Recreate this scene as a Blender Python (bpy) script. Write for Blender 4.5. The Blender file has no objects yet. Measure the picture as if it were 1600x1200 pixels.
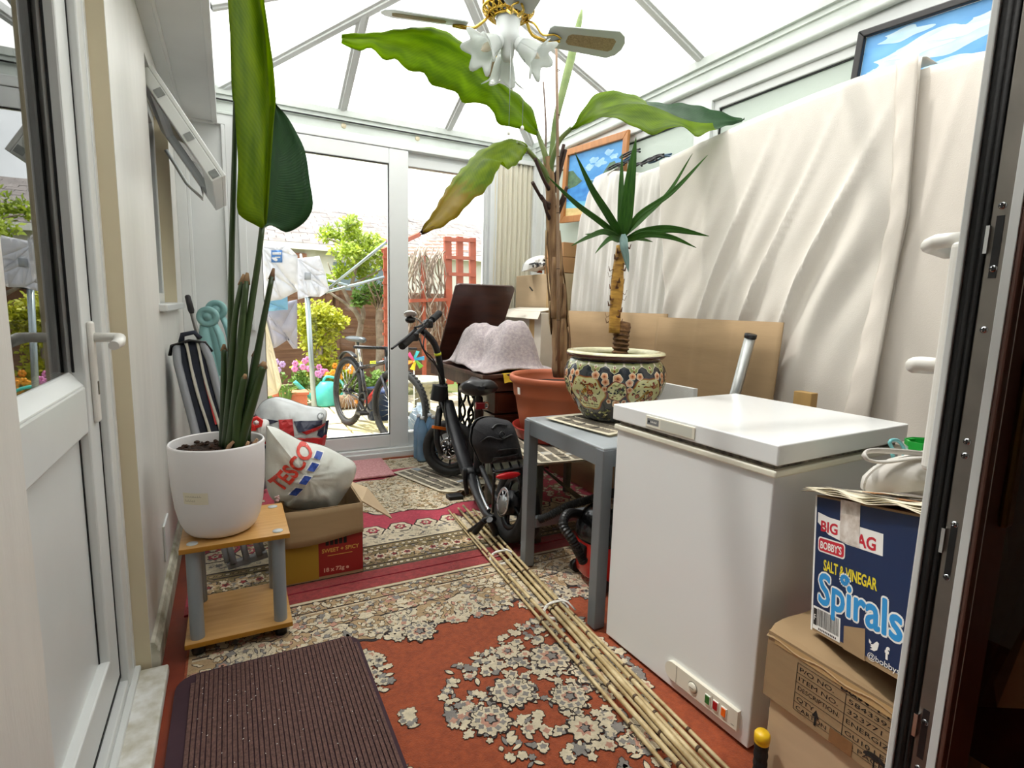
import bpy, bmesh, math, random
from mathutils import Vector, Matrix
R = random.Random(7)
scene = bpy.context.scene
COL = scene.collection
PI = math.pi

# ------------------------------------------------------------------ camera
FPX, CX, CY, EYE = 845.0, 800.0, 600.0, 1.15
def _cv(px, py):
    return Vector(((px - CX) / FPX, -(py - CY) / FPX, -1.0)).normalized()
_Y = _cv(357, 467); _X = _cv(2450, 525)
_X = (_X - _Y * _X.dot(_Y)).normalized(); _Z = _X.cross(_Y)
ROT = Matrix((_X, _Y, _Z))                      # camera vector -> room vector
CAMP = Vector((0, 0, EYE))
cam_d = bpy.data.cameras.new('camera'); cam_d.sensor_width = 36.0; cam_d.lens = 36.0 * FPX / 1600.0
cam_d.clip_start = 0.02; cam_d.clip_end = 300
cam = bpy.data.objects.new('camera', cam_d); COL.objects.link(cam)
cam.matrix_world = Matrix.Translation(CAMP) @ ROT.to_4x4()
scene.camera = cam
def W(px, py, x=None, y=None, z=None):
    """room point seen at a photo pixel, on the plane x=, y= or z=."""
    r = ROT @ Vector(((px - CX) / FPX, -(py - CY) / FPX, -1.0))
    t = x / r.x if x is not None else (y / r.y if y is not None else (z - EYE) / r.z)
    return CAMP + r * t

# ------------------------------------------------------------------ light
world = bpy.data.worlds.new('world'); scene.world = world; world.use_nodes = True
nt = world.node_tree
bg = nt.nodes['Background']
tc = nt.nodes.new('ShaderNodeTexCoord'); sep = nt.nodes.new('ShaderNodeSeparateXYZ')
rmp = nt.nodes.new('ShaderNodeValToRGB')
rmp.color_ramp.elements[0].position = 0.45; rmp.color_ramp.elements[0].color = (0.42, 0.42, 0.40, 1)
rmp.color_ramp.elements[1].position = 0.56; rmp.color_ramp.elements[1].color = (0.97, 0.985, 1.0, 1)
mr = nt.nodes.new('ShaderNodeMapRange'); mr.inputs['From Min'].default_value = -1; mr.inputs['From Max'].default_value = 1
nt.links.new(tc.outputs['Generated'], sep.inputs[0]); nt.links.new(sep.outputs['Z'], mr.inputs['Value'])
nt.links.new(mr.outputs[0], rmp.inputs[0]); nt.links.new(rmp.outputs[0], bg.inputs['Color'])
bg.inputs['Strength'].default_value = 2.0
sun_d = bpy.data.lights.new('sun', 'SUN'); sun_d.energy = 9.0; sun_d.angle = math.radians(3); sun_d.color = (1, 0.96, 0.9)
sun = bpy.data.objects.new('sun', sun_d); COL.objects.link(sun)
sun.rotation_euler = Vector((0.35, -0.25, -0.9)).to_track_quat('-Z', 'Y').to_euler()
vs = scene.view_settings
scene.display_settings.display_device = 'sRGB'
vs.view_transform = 'Standard'; vs.look = 'None'; vs.exposure = 0.45; vs.gamma = 1.0; vs.use_curve_mapping = False
cy = scene.cycles
cy.use_denoising = True; cy.max_bounces = 12; cy.diffuse_bounces = 6; cy.glossy_bounces = 4
cy.transmission_bounces = 8; cy.transparent_max_bounces = 16; cy.caustics_reflective = False; cy.caustics_refractive = False
cy.sample_clamp_indirect = 8.0

# ------------------------------------------------------------------ materials
def srgb(c):
    if isinstance(c, str):
        c = [int(c[i:i+2], 16) / 255 for i in (0, 2, 4)]
    return tuple((u / 12.92 if u <= 0.04045 else ((u + 0.055) / 1.055) ** 2.4) for u in c) + (1.0,)
MATS = {}
def mat(name, col, rough=0.5, metal=0.0, var=0.0, vscale=8.0, bump=0.0, bscale=60.0, stretch=(1, 1, 1),
        col2=None, coat=0.0, trans=0.0, spec=0.5, detail=4.0, alpha=1.0, sheen=0.0, uv=False):
    """procedural principled material: noise mix of two tones, optional bump and translucency."""
    m = bpy.data.materials.new(name); m.use_nodes = True
    n = m.node_tree.nodes; l = m.node_tree.links
    b = n['Principled BSDF']; b.inputs['Roughness'].default_value = rough; b.inputs['Metallic'].default_value = metal
    b.inputs['Specular IOR Level'].default_value = spec
    if coat: b.inputs['Coat Weight'].default_value = coat; b.inputs['Coat Roughness'].default_value = 0.08
    if sheen: b.inputs['Sheen Weight'].default_value = sheen
    c = srgb(col); b.inputs['Base Color'].default_value = c
    cc = n.new('ShaderNodeTexCoord'); mp = n.new('ShaderNodeMapping'); mp.inputs['Scale'].default_value = stretch
    l.new(cc.outputs['UV' if uv else 'Object'], mp.inputs['Vector'])
    src = None
    if var or col2:
        nz = n.new('ShaderNodeTexNoise'); nz.inputs['Scale'].default_value = vscale; nz.inputs['Detail'].default_value = detail
        l.new(mp.outputs[0], nz.inputs['Vector'])
        cr = n.new('ShaderNodeValToRGB'); cr.color_ramp.elements[0].position = 0.32; cr.color_ramp.elements[1].position = 0.68
        if col2: d = srgb(col2)
        else: d = tuple(max(0, u * (1 - var)) for u in c[:3]) + (1,)
        cr.color_ramp.elements[0].color = d; cr.color_ramp.elements[1].color = c
        l.new(nz.outputs['Fac'], cr.inputs[0]); l.new(cr.outputs[0], b.inputs['Base Color']); src = cr.outputs[0]
    if bump:
        nb = n.new('ShaderNodeTexNoise'); nb.inputs['Scale'].default_value = bscale; nb.inputs['Detail'].default_value = 3
        l.new(mp.outputs[0], nb.inputs['Vector'])
        bp = n.new('ShaderNodeBump'); bp.inputs['Strength'].default_value = min(1, bump); bp.inputs['Distance'].default_value = 0.004
        l.new(nb.outputs['Fac'], bp.inputs['Height']); l.new(bp.outputs[0], b.inputs['Normal'])
    if trans:
        t = n.new('ShaderNodeBsdfTranslucent'); mx = n.new('ShaderNodeMixShader'); mx.inputs[0].default_value = trans
        t.inputs['Color'].default_value = c
        if src: l.new(src, t.inputs['Color'])
        l.new(b.outputs[0], mx.inputs[1]); l.new(t.outputs[0], mx.inputs[2]); l.new(mx.outputs[0], n['Material Output'].inputs['Surface'])
    MATS[name] = m
    return m
def glass_mat(name, tint=(1, 1, 1), fmin=0.04, fmax=1.0, rough=0.0, ior=1.5):
    """a thin pane: see-through with a Fresnel reflection."""
    m = bpy.data.materials.new(name); m.use_nodes = True
    n = m.node_tree.nodes; l = m.node_tree.links; n.remove(n['Principled BSDF'])
    tr = n.new('ShaderNodeBsdfTransparent'); tr.inputs[0].default_value = tuple(tint) + (1,)
    gl = n.new('ShaderNodeBsdfGlossy'); gl.inputs['Roughness'].default_value = rough
    fr = n.new('ShaderNodeFresnel'); fr.inputs['IOR'].default_value = ior
    mx = n.new('ShaderNodeMixShader'); l.new(fr.outputs[0], mx.inputs[0])
    l.new(tr.outputs[0], mx.inputs[1]); l.new(gl.outputs[0], mx.inputs[2]); l.new(mx.outputs[0], n['Material Output'].inputs['Surface'])
    MATS[name] = m; return m

upvc = mat('white_upvc', 'dcdfde', 0.28, var=0.05, vscale=5)
upvc2 = mat('grey_white_upvc', 'd9dcdb', 0.35, var=0.05, vscale=5)
upvc_dirty = mat('weathered_upvc', 'cdd4ce', 0.4, var=0.12, vscale=9, detail=8)
gasket = mat('black_gasket', '101114', 0.6)
cream = mat('cream_paint', 'd8ccae', 0.7, var=0.06, vscale=4)
wallw = mat('wall_paint', 'e2e0da', 0.38, var=0.06, vscale=3, stretch=(6, 6, 1), bump=0.25, bscale=25)
stain = mat('stained_paint', 'd6d2c2', 0.6, col2='8f8a72', vscale=14, detail=8)
sillw = mat('chipped_sill_paint', 'e6e7e4', 0.45, col2='c0bcab', vscale=22, detail=9)
terra_floor = mat('red_floor_paint', '8e3a1c', 0.45, col2='6e2413', vscale=6)
pane = glass_mat('clear_glass', (0.97, 0.985, 0.98))
pane_s = glass_mat('door_glass', (0.55, 0.62, 0.64), ior=2.6)
black = mat('black_plastic', '151517', 0.4)
black_m = mat('black_matt_metal', '1b1c1f', 0.42, metal=0.2)
dark_rub = mat('black_rubber', '161616', 0.75, bump=0.3, bscale=120)
chrome = mat('bright_metal', 'c9ccce', 0.22, metal=1.0)
brushed = mat('brushed_steel', 'a9adae', 0.38, metal=1.0, var=0.15, vscale=40)
brass = mat('polished_brass', 'c9a648', 0.25, metal=1.0)
card = mat('brown_cardboard', 'a08562', 0.85, var=0.10, vscale=5, stretch=(1, 1, 6), bump=0.1, bscale=18)
card_l = mat('pale_cardboard', 'c6ad8c', 0.85, var=0.08, vscale=5, stretch=(1, 1, 5))
card_w = mat('white_faced_cardboard', 'ddd5c6', 0.8, var=0.1, vscale=10)
tape = mat('clear_parcel_tape', 'c9a877', 0.2, var=0.08, vscale=10)
tape_b = mat('brown_parcel_tape', '8d6846', 0.22, var=0.1, vscale=10)
ink = mat('black_ink', '1c1a18', 0.7)
paper = mat('newsprint', 'ded5bd', 0.9, var=0.10, vscale=20)
grey_ink = mat('grey_print', 'a59e92', 0.9, var=0.25, vscale=120, detail=6)
white_p = mat('white_print', 'f0eee8', 0.6)

# ------------------------------------------------------------------ mesh builder
class MB:
    def __init__(s): s.v = []; s.f = []; s.m = []; s.s = []; s.uv = {}
    def add(s, vs, fs, m=0, sm=False):
        o = len(s.v); s.v.extend(Vector(p) for p in vs)
        for f in fs: s.f.append([o + i for i in f]); s.m.append(m); s.s.append(sm)
        return s
    def box(s, x0, x1, y0, y1, z0, z1, m=0):
        e = R.uniform(0.00005, 0.0006); x0 -= e; x1 += e; y0 -= e; y1 += e; z0 -= e; z1 += e   # no two faces share a plane
        p = [(x, y, z) for z in (z0, z1) for y in (y0, y1) for x in (x0, x1)]
        return s.add(p, [(0, 2, 3, 1), (4, 5, 7, 6), (0, 1, 5, 4), (2, 6, 7, 3), (0, 4, 6, 2), (1, 3, 7, 5)], m)
    def obox(s, o, a, b, c, m=0):
        o, a, b, c = Vector(o), Vector(a), Vector(b), Vector(c); e = R.uniform(0.00005, 0.0004)
        for q in (a, b, c):
            if q.length > 0.004: n_ = q.normalized() * e; o -= n_; q += n_ * 2
        p = [o + a * i + b * j + c * k for k in (0, 1) for j in (0, 1) for i in (0, 1)]
        return s.add(p, [(0, 2, 3, 1), (4, 5, 7, 6), (0, 1, 5, 4), (2, 6, 7, 3), (0, 4, 6, 2), (1, 3, 7, 5)], m)
    def bar(s, p, q, w, h, up=(0, 0, 1), m=0):
        p, q = Vector(p), Vector(q); d = q - p
        u = d.cross(Vector(up))
        if u.length < 1e-6: u = d.cross(Vector((1, 0, 0)))
        u.normalize(); n = u.cross(d).normalized()
        return s.obox(p - u * w / 2 - n * h / 2, d, u * w, n * h, m)
    def tube(s, pts, r, n=10, m=0, caps=True, sm=True, closed=False, flat=1.0):
        pts = [Vector(p) for p in pts]; k = len(pts)
        rs = r if isinstance(r, (list, tuple)) else [r] * k
        o = len(s.v); prev = None
        for i, p in enumerate(pts):
            a = pts[(i - 1) % k] if (closed or i > 0) else p; b = pts[(i + 1) % k] if (closed or i < k - 1) else p
            d = (b - a).normalized()
            if prev is None:
                u = d.cross(Vector((0, 0, 1)))
                if u.length < 0.1: u = d.cross(Vector((1, 0, 0)))
            else: u = prev - d * prev.dot(d)
            u.normalize(); prev = u; w = d.cross(u)
            for j in range(n):
                t = 2 * PI * j / n
                s.v.append(p + (u * math.cos(t) + w * math.sin(t) * flat) * rs[i])
        for i in range(k if closed else k - 1):
            i2 = (i + 1) % k
            for j in range(n):
                s.f.append([o + i * n + j, o + i * n + (j + 1) % n, o + i2 * n + (j + 1) % n, o + i2 * n + j]); s.m.append(m); s.s.append(sm)
        if caps and not closed:
            s.f.append([o + j for j in range(n)][::-1]); s.m.append(m); s.s.append(False)
            s.f.append([o + (k - 1) * n + j for j in range(n)]); s.m.append(m); s.s.append(False)
        return s
    def lathe(s, prof, c=(0, 0, 0), n=32, m=0, ax=None, sm=True, ms=None, caps=(True, True)):
        c = Vector(c); o = len(s.v)
        if ax is None: e1, e2, e3 = Vector((1, 0, 0)), Vector((0, 1, 0)), Vector((0, 0, 1))
        else:
            e3 = Vector(ax).normalized(); e1 = e3.orthogonal().normalized(); e2 = e3.cross(e1)
        for r, z in prof:
            for j in range(n):
                t = 2 * PI * j / n; s.v.append(c + e1 * r * math.cos(t) + e2 * r * math.sin(t) + e3 * z)
        for i in range(len(prof) - 1):
            for j in range(n):
                s.f.append([o + i * n + j, o + i * n + (j + 1) % n, o + (i + 1) * n + (j + 1) % n, o + (i + 1) * n + j])
                s.m.append(ms[i] if ms else m); s.s.append(sm)
        for i, rev in ((0, True), (len(prof) - 1, False)):
            if prof[i][0] > 1e-4 and caps[1 if i else 0]:
                q = [o + i * n + j for j in range(n)]; s.f.append(q[::-1] if rev else q); s.m.append(ms[max(0, i - 1)] if ms else m); s.s.append(False)
        return s
    def ell(s, c, rx, ry=None, rz=None, m=0, n=16, k=10):
        ry = rx if ry is None else ry; rz = rx if rz is None else rz; c = Vector(c); o = len(s.v)
        for i in range(k + 1):
            a = -PI / 2 + PI * i / k; q = max(math.cos(a), 1e-3)
            for j in range(n):
                t = 2 * PI * j / n; s.v.append(c + Vector((rx * q * math.cos(t), ry * q * math.sin(t), rz * math.sin(a))))
        for i in range(k):
            for j in range(n):
                s.f.append([o + i * n + j, o + i * n + (j + 1) % n, o + (i + 1) * n + (j + 1) % n, o + (i + 1) * n + j]); s.m.append(m); s.s.append(True)
        return s
    def ring(s, c, ax, Rr, r, m=0, n=32, k=8, flat=1.0):
        ax = Vector(ax).normalized(); a = ax.orthogonal().normalized(); b = ax.cross(a); c = Vector(c)
        o = len(s.v)
        for i in range(n):
            t = 2 * PI * i / n; d = a * math.cos(t) + b * math.sin(t)
            for j in range(k):
                q = 2 * PI * j / k; s.v.append(c + d * (Rr + r * math.cos(q)) + ax * r * flat * math.sin(q))
        for i in range(n):
            for j in range(k):
                s.f.append([o + i * k + j, o + ((i + 1) % n) * k + j, o + ((i + 1) % n) * k + (j + 1) % k, o + i * k + (j + 1) % k]); s.m.append(m); s.s.append(True)
        return s
    def grid(s, rows, m=0, sm=True, uv=True, mf=None):
        o = len(s.v); k = len(rows); n = len(rows[0])
        for r in rows: s.v.extend(Vector(p) for p in r)
        for i in range(k - 1):
            for j in range(n - 1):
                s.f.append([o + i * n + j, o + i * n + j + 1, o + (i + 1) * n + j + 1, o + (i + 1) * n + j])
                s.m.append(mf(i, j) if mf else m); s.s.append(sm)
                if uv: s.uv[len(s.f) - 1] = [(j / (n - 1), i / (k - 1)), ((j + 1) / (n - 1), i / (k - 1)), ((j + 1) / (n - 1), (i + 1) / (k - 1)), (j / (n - 1), (i + 1) / (k - 1))]
        return s
    def poly(s, pts, m=0): return s.add(pts, [tuple(range(len(pts)))], m)
    def prism(s, pts, vec, m=0, mside=None):
        pts = [Vector(p) for p in pts]; k = len(pts); v = Vector(vec); o = len(s.v)
        s.v.extend(pts); s.v.extend(p + v for p in pts)
        s.f.append([o + i for i in range(k)][::-1]); s.f.append([o + k + i for i in range(k)]); s.m += [m, m]; s.s += [False] * 2
        for i in range(k):
            s.f.append([o + i, o + (i + 1) % k, o + k + (i + 1) % k, o + k + i]); s.m.append(m if mside is None else mside); s.s.append(False)
        return s
    def build(s, name, mats, parent=None, bevel=0.0, sub=0, solid=0.0, recalc=True, seg=2, loc=None, mods=()):
        if not isinstance(mats, (list, tuple)): mats = [mats]
        if parent is not None: off = wloc(parent)
        elif loc is not None: off = Vector(loc)
        else:
            xs = [p.x for p in s.v]; ys = [p.y for p in s.v]; zs = [p.z for p in s.v]
            off = Vector(((min(xs) + max(xs)) / 2, (min(ys) + max(ys)) / 2, min(zs)))
        me = bpy.data.meshes.new(name)
        me.from_pydata([tuple(p - off) for p in s.v], [], s.f)
        for m in mats: me.materials.append(m)
        me.polygons.foreach_set('material_index', s.m); me.polygons.foreach_set('use_smooth', s.s)
        if s.uv:
            ul = me.uv_layers.new(name='UVMap')
            for fi, q in s.uv.items():
                for li, c in zip(me.polygons[fi].loop_indices, q): ul.data[li].uv = c
        if recalc:
            bm = bmesh.new(); bm.from_mesh(me); bmesh.ops.recalc_face_normals(bm, faces=bm.faces); bm.to_mesh(me); bm.free()
        me.update()
        o = bpy.data.objects.new(name, me); COL.objects.link(o)
        if parent is not None: o.parent = parent
        else: o.location = off
        if solid:
            q = o.modifiers.new('thick', 'SOLIDIFY'); q.thickness = solid; q.offset = 0
        if bevel:
            q = o.modifiers.new('bevel', 'BEVEL'); q.width = bevel; q.segments = seg; q.limit_method = 'ANGLE'; q.angle_limit = math.radians(40)
        if sub:
            q = o.modifiers.new('sub', 'SUBSURF'); q.levels = sub; q.render_levels = sub
        return o
def wloc(o):
    v = Vector((0, 0, 0))
    while o is not None: v += o.location; o = o.parent
    return v
def tag(o, label=None, cat=None, group=None, kind=None):
    if label: o['label'] = label
    if cat: o['category'] = cat
    if group: o['group'] = group
    if kind: o['kind'] = kind
    return o
def thing(name, label, cat, loc, group=None):
    o = bpy.data.objects.new(name, None); COL.objects.link(o); o.location = loc; o.empty_display_size = 0.1
    return tag(o, label, cat, group)
def struct(o): o['kind'] = 'structure'; return o
def copy_tree(o, parent=None):
    c = o.copy(); COL.objects.link(c)
    if parent is not None: c.parent = parent
    for ch in list(o.children): copy_tree(ch, c)
    return c
_tc = {}
def text2d(s, size=1.0, bold=0.0, shear=0.0, sx=1.0):
    """filled glyph outlines of a string as flat (verts, faces), origin at the lower left."""
    cu = bpy.data.curves.new('glyphs', 'FONT'); cu.body = s; cu.size = size; cu.offset = bold * size; cu.shear = shear; cu.resolution_u = 3
    o = bpy.data.objects.new('glyphs', cu); COL.objects.link(o)
    dg = bpy.context.evaluated_depsgraph_get(); me = o.evaluated_get(dg).to_mesh()
    vs = [(p.co.x * sx, p.co.y) for p in me.vertices]; fs = [tuple(p.vertices) for p in me.polygons]
    o.evaluated_get(dg).to_mesh_clear(); bpy.data.objects.remove(o); bpy.data.curves.remove(cu)
    return vs, fs
def put_text(mb, s, F, x, y, size, m, lift=0.0006, w=None, bold=0.0, shear=0.0, rot=0.0, center=False, sub=False):
    """print a string on a surface; F maps (u, v, lift) to a point. w fits it to a width."""
    vs, fs = text2d(s, size, bold, shear)
    if not vs: return
    x0 = min(p[0] for p in vs); x1 = max(p[0] for p in vs); k = (w / (x1 - x0)) if w else 1.0
    c, q = math.cos(rot), math.sin(rot); out = []
    for a, b in vs:
        a = (a - x0) * k - ((x1 - x0) * k / 2 if center else 0)
        out.append(F(x + a * c - b * q, y + a * q + b * c, lift))
    mb.add(out, fs, m)
def frame_map(o, u, v, n):
    o, u, v, n = Vector(o), Vector(u).normalized(), Vector(v).normalized(), Vector(n).normalized()
    return lambda a, b, h=0.0: o + u * a + v * b + n * h
def rect(mb, F, x0, x1, y0, y1, m, lift=0.0004): mb.poly([F(x0, y0, lift), F(x1, y0, lift), F(x1, y1, lift), F(x0, y1, lift)], m)
def lerp(a, b, t): return a + (b - a) * t
def resample(pts, n):
    """n points evenly along a smooth curve through the given points (Catmull-Rom)."""
    P = [Vector(p) for p in pts]; den = []
    for i in range(len(P) - 1):
        p0 = P[i - 1] if i else P[i] * 2 - P[i + 1]; p1, p2 = P[i], P[i + 1]; p3 = P[i + 2] if i + 2 < len(P) else P[i + 1] * 2 - P[i]
        for k in range(12):
            t = k / 12
            den.append(0.5 * ((2 * p1) + (p2 - p0) * t + (2 * p0 - 5 * p1 + 4 * p2 - p3) * t * t + (3 * p1 - p0 - 3 * p2 + p3) * t ** 3))
    den.append(P[-1]); L = [0.0]
    for i in range(1, len(den)): L.append(L[-1] + (den[i] - den[i - 1]).length)
    out = []; j = 0
    for i in range(n):
        d = L[-1] * i / (n - 1)
        while j < len(L) - 2 and L[j + 1] < d: j += 1
        sg = L[j + 1] - L[j]; t = 0 if sg < 1e-9 else (d - L[j]) / sg
        out.append(den[j].lerp(den[j + 1], min(1, max(0, t))))
    return out
# ------------------------------------------------------------------ setting
XL, XR, YF, EAV = -0.255, 2.25, 4.0, 2.42
struct(MB().box(-2.6, 2.4, -2.2, 4.07, -0.12, 0.0).build('floor', terra_floor, bevel=0))
# left wall (the house wall) with a door opening and a window opening
w = MB()
for a, b, z0, z1 in ((-0.0, 0.93, 0, 2.42), (1.85, 2.70, 0, 2.42), (3.60, 4.07, 0, 2.42), (0.93, 1.85, 2.10, 2.42), (2.70, 3.60, 0, 1.11), (2.70, 3.60, 2.10, 2.42)):
    w.box(XL - 0.14, XL, a, b, z0, z1)
w.box(XL - 0.139, XL - 0.001, 1.8495, 1.8499, 0.02, 2.1, 1); w.box(XL - 0.139, XL - 0.001, 0.9301, 0.9305, 0.02, 2.1, 1)
w.box(XL - 0.139, XL - 0.001, 3.5985, 3.5995, 1.12, 2.1, 1); w.box(XL - 0.139, XL - 0.001, 2.7005, 2.7015, 1.12, 2.1, 1)
struct(w.build('wall_left', [wallw, cream]))
# rooms of the house behind the camera: dim, only there to be dark
h = MB(); h.box(-2.6, 2.6, -2.3, -2.2, 0, 2.42); h.box(-2.7, -2.6, -2.3, 4.1, 0, 2.42); h.box(2.4, 2.5, -2.3, 0.39, 0, 2.42); h.box(-2.6, XL - 0.14, 4.0, 4.07, 0, 2.42); h.box(1.98, 2.5, 0.29, 0.39, 0, 2.9); h.box(-0.4, -0.27, -0.01, 0.0, 0, 2.42)
struct(h.build('wall_house', mat('house_room_paint', 'cfc8ba', 0.8, var=0.05)))
c = MB(); c.box(-2.7, XL - 0.0, -2.3, 4.07, 2.42, 2.5); c.box(XL, 2.5, -2.3, 0.29, 2.42, 2.5); c.box(-0.3, 2.5, 0.27, 0.30, 2.2, 3.0)
struct(c.build('ceiling', mat('ceiling_paint', 'd8d4cb', 0.9)))
# skirting with a stained moulded top, ending at the door
def skirt(y0, y1):
    p = [(XL, 0), (XL + 0.022, 0), (XL + 0.022, 0.068), (XL + 0.016, 0.074), (XL + 0.018, 0.084), (XL + 0.010, 0.098), (XL, 0.102)]
    return MB().prism([(a, y0, b + 0.0) for a, b in p], (0, y1 - y0, 0), 0)
struct(skirt(1.85, 4.0).build('baseboard_left', stain))
struct(MB().box(XL - 0.05, XL + 0.045, 0.5, 1.835, 0.0, 0.03).build('trim_sill', sillw, bevel=0.006))
# boxed-in gutter along the top of the left wall
g = MB(); g.box(XL, -0.02, 0.3, 3.97, 2.22, 2.25); g.box(-0.045, -0.018, 0.3, 3.97, 2.215, 2.44); g.box(XL, XL + 0.05, 0.3, 3.97, 2.195, 2.22); g.box(XL, -0.02, 0.3, 4.0, 2.40, 2.44)
g.tube([(XL + 0.05, 0.3, 2.215), (XL + 0.05, 3.97, 2.215)], 0.012, 8)
struct(g.build('trim_gutter_boxing', upvc2, bevel=0.002))
# door_1: white upvc house door, closed, in the left wall
d = MB()
FX = -0.295
d.box(FX - 0.06, FX, 1.74, 1.85, 0.03, 2.10); d.box(FX - 0.06, FX, 0.95, 1.0, 0.03, 2.10); d.box(FX - 0.06, FX, 0.95, 1.85, 2.04, 2.10)
d.box(FX - 0.06, FX + 0.003, 1.80, 1.808, 0.06, 2.09)
d.box(FX - 0.03, FX - 0.003, 0.95, 1.80, 0.03, 0.066); d.box(FX - 0.045, FX - 0.027, 0.95, 1.80, 0.03, 0.085); d.box(FX - 0.003, FX + 0.014, 0.5, 1.84, 0.03, 0.045)
dr = thing('door_1', None, None, (FX, 1.4, 0)); struct(dr)
d.build('door_frame', upvc, dr, bevel=0.004)
LX = -0.335
q = MB(); q.box(LX - 0.035, LX + 0.02, 1.0, 1.12, 0.09, 2.04); q.box(LX - 0.035, LX + 0.02, 1.63, 1.735, 0.09, 2.04); q.box(LX - 0.035, LX + 0.02, 1.0, 1.735, 0.09, 0.2); q.box(LX - 0.035, LX + 0.02, 1.0, 1.735, 1.93, 2.04)
q.box(LX - 0.035, LX + 0.016, 1.0, 1.70, 0.815, 0.93)
q.prism([(LX + 0.016, 1.0, 0.93), (LX - 0.01, 1.0, 0.965), (LX - 0.03, 1.0, 0.965), (LX - 0.03, 1.0, 0.93)], (0, 0.68, 0))
q.box(LX - 0.03, LX - 0.004, 1.1, 1.65, 0.17, 0.83)
leaf_ = q.build('door_leaf', upvc, dr, bevel=0.005)
gk = MB(); 
for y0, y1, z0, z1 in ((1.735, 1.7405, 0.08, 2.04), (1.0, 1.74, 0.083, 0.09), (1.626, 1.63, 0.17, 0.815), (1.6265, 1.63, 0.965, 1.95)): gk.box(LX - 0.02 if y1 > 1.7 else LX - 0.0055, LX + 0.021 if y1 > 1.7 else LX - 0.001, y0, y1, z0, z1)
gk.build('gasket', gasket, dr)
MB().box(LX - 0.022, LX - 0.014, 1.1, 1.64, 0.95, 1.95).build('pane', pane_s, dr)
hm = mat('white_handle_paint', 'e4e2dc', 0.3)
hp = MB(); hp.box(LX + 0.02, LX + 0.032, 1.672, 1.705, 0.83, 1.085)
hb = hp.build('handle_plate', hm, dr, bevel=0.008, seg=3)
hz = 1.045
MB().tube([(LX + 0.03, 1.69, hz), (LX + 0.072, 1.69, hz), (LX + 0.085, 1.68, hz - 0.002), (LX + 0.09, 1.64, hz - 0.008), (LX + 0.09, 1.565, hz - 0.012)], [0.012, 0.012, 0.014, 0.013, 0.011], 12).build('lever_handle', hm, hb)
kh = MB(); kh.box(LX + 0.031, LX + 0.034, 1.683, 1.694, 0.90, 0.935); kh.build('lock_cylinder', chrome, hb, bevel=0.003)
# window_1: top-hung house window standing open over the ledge
wn = thing('window_1', None, None, (XL, 3.15, 1.11)); struct(wn)
f = MB()
for a, b, z0, z1 in ((2.70, 2.76, 1.12, 2.10), (3.54, 3.60, 1.12, 2.10), (2.70, 3.60, 2.05, 2.10), (2.70, 3.60, 1.12, 1.17)): f.box(XL - 0.12, XL - 0.06, a, b, z0, z1)
f.build('window_frame', upvc, wn, bevel=0.004)
MB().box(XL - 0.05, XL + 0.03, 2.66, 3.64, 1.09, 1.122).build('window_sill', upvc, wn, bevel=0.006)
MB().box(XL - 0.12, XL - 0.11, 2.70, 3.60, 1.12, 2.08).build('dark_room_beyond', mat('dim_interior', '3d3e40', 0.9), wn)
sa = math.radians(32); hz0 = 2.03
def sw(a, y, t=0.0): return Vector((XL - 0.03 + math.sin(sa) * a + math.cos(sa) * t, y, hz0 - math.cos(sa) * a + math.sin(sa) * t))
s = MB()
for y0, y1, a0, a1 in ((2.72, 2.79, 0, 0.46), (3.50, 3.57, 0, 0.46), (2.72, 3.57, 0, 0.06), (2.72, 3.57, 0.39, 0.46)):
    s.obox(sw(a0, y0), sw(a1, y0) - sw(a0, y0), (0, y1 - y0, 0), sw(a0, y0, 0.045) - sw(a0, y0))
    s.obox(sw(a0, y0, 0.045), sw(a1, y0) - sw(a0, y0), (0, y1 - y0, 0), (sw(a0, y0, 0.018) - sw(a0, y0)))
sash = s.build('opening_sash', upvc, wn, bevel=0.004)
MB().obox(sw(0.05, 2.78, 0.02), sw(0.41, 2.78) - sw(0.05, 2.78), (0, 0.74, 0), sw(0, 0, 0.008) - sw(0, 0)).build('pane', pane, sash)
st = MB(); st.tube([sw(0.40, 3.1, -0.02), sw(0.45, 3.1, -0.05), sw(0.36, 3.1, -0.07), sw(0.2, 3.1, -0.06)], 0.008, 8); st.build('window_handle', upvc2, sash)
sk = MB(); 
for a in (0.08, 0.26, 0.42): sk.obox(sw(a, 2.716, 0.01), sw(a + 0.03, 0) - sw(a, 0), (0, 0.003, 0), sw(0, 0, 0.03) - sw(0, 0))
sk.build('stay_plate', brushed, sash)
# ---- patio wall
e = MB()
e.box(XL, XR, 3.96, 4.07, 2.28, 2.42); e.box(XL, XR, 3.945, 3.96, 2.385, 2.425); e.box(XL, XR, 3.95, 3.962, 2.345, 2.36); e.box(XL, XR, 3.94, 3.96, 2.27, 2.285)
struct(e.build('trim_eaves_front', upvc_dirty, bevel=0.002))
cb = MB().tube([(x, 3.938, 2.352 - 0.003 * math.sin(PI * (x - XL) / 2.5)) for x in [XL + 2.5 * i / 20 for i in range(21)]], 0.005, 6)
tag(cb.build('cable', black), 'thin black cable run along the beam above the patio door', 'cable')
p = MB()   # narrow end panel left of the door
for x0, x1, z0, z1 in ((XL, -0.20, 0, 2.28), (0.02, 0.075, 0, 2.28), (XL, 0.07, 2.21, 2.28), (XL, 0.07, 0, 0.12)): p.box(x0, x1, 3.95, 4.06, z0, z1)
p.box(XL, 0.07, 3.985, 4.03, 0, 2.28)
p.obox((-0.20, 3.95, 0.12), (0.02, 0, 0), (0, 0.035, 0), (0, 0, 2.09)); p.obox((0.0, 3.95, 0.12), (0.02, 0, 0), (0, 0.035, 0), (0, 0, 2.09))
struct(p.build('wall_end_panel', upvc, bevel=0.004))
fr = MB()
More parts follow.
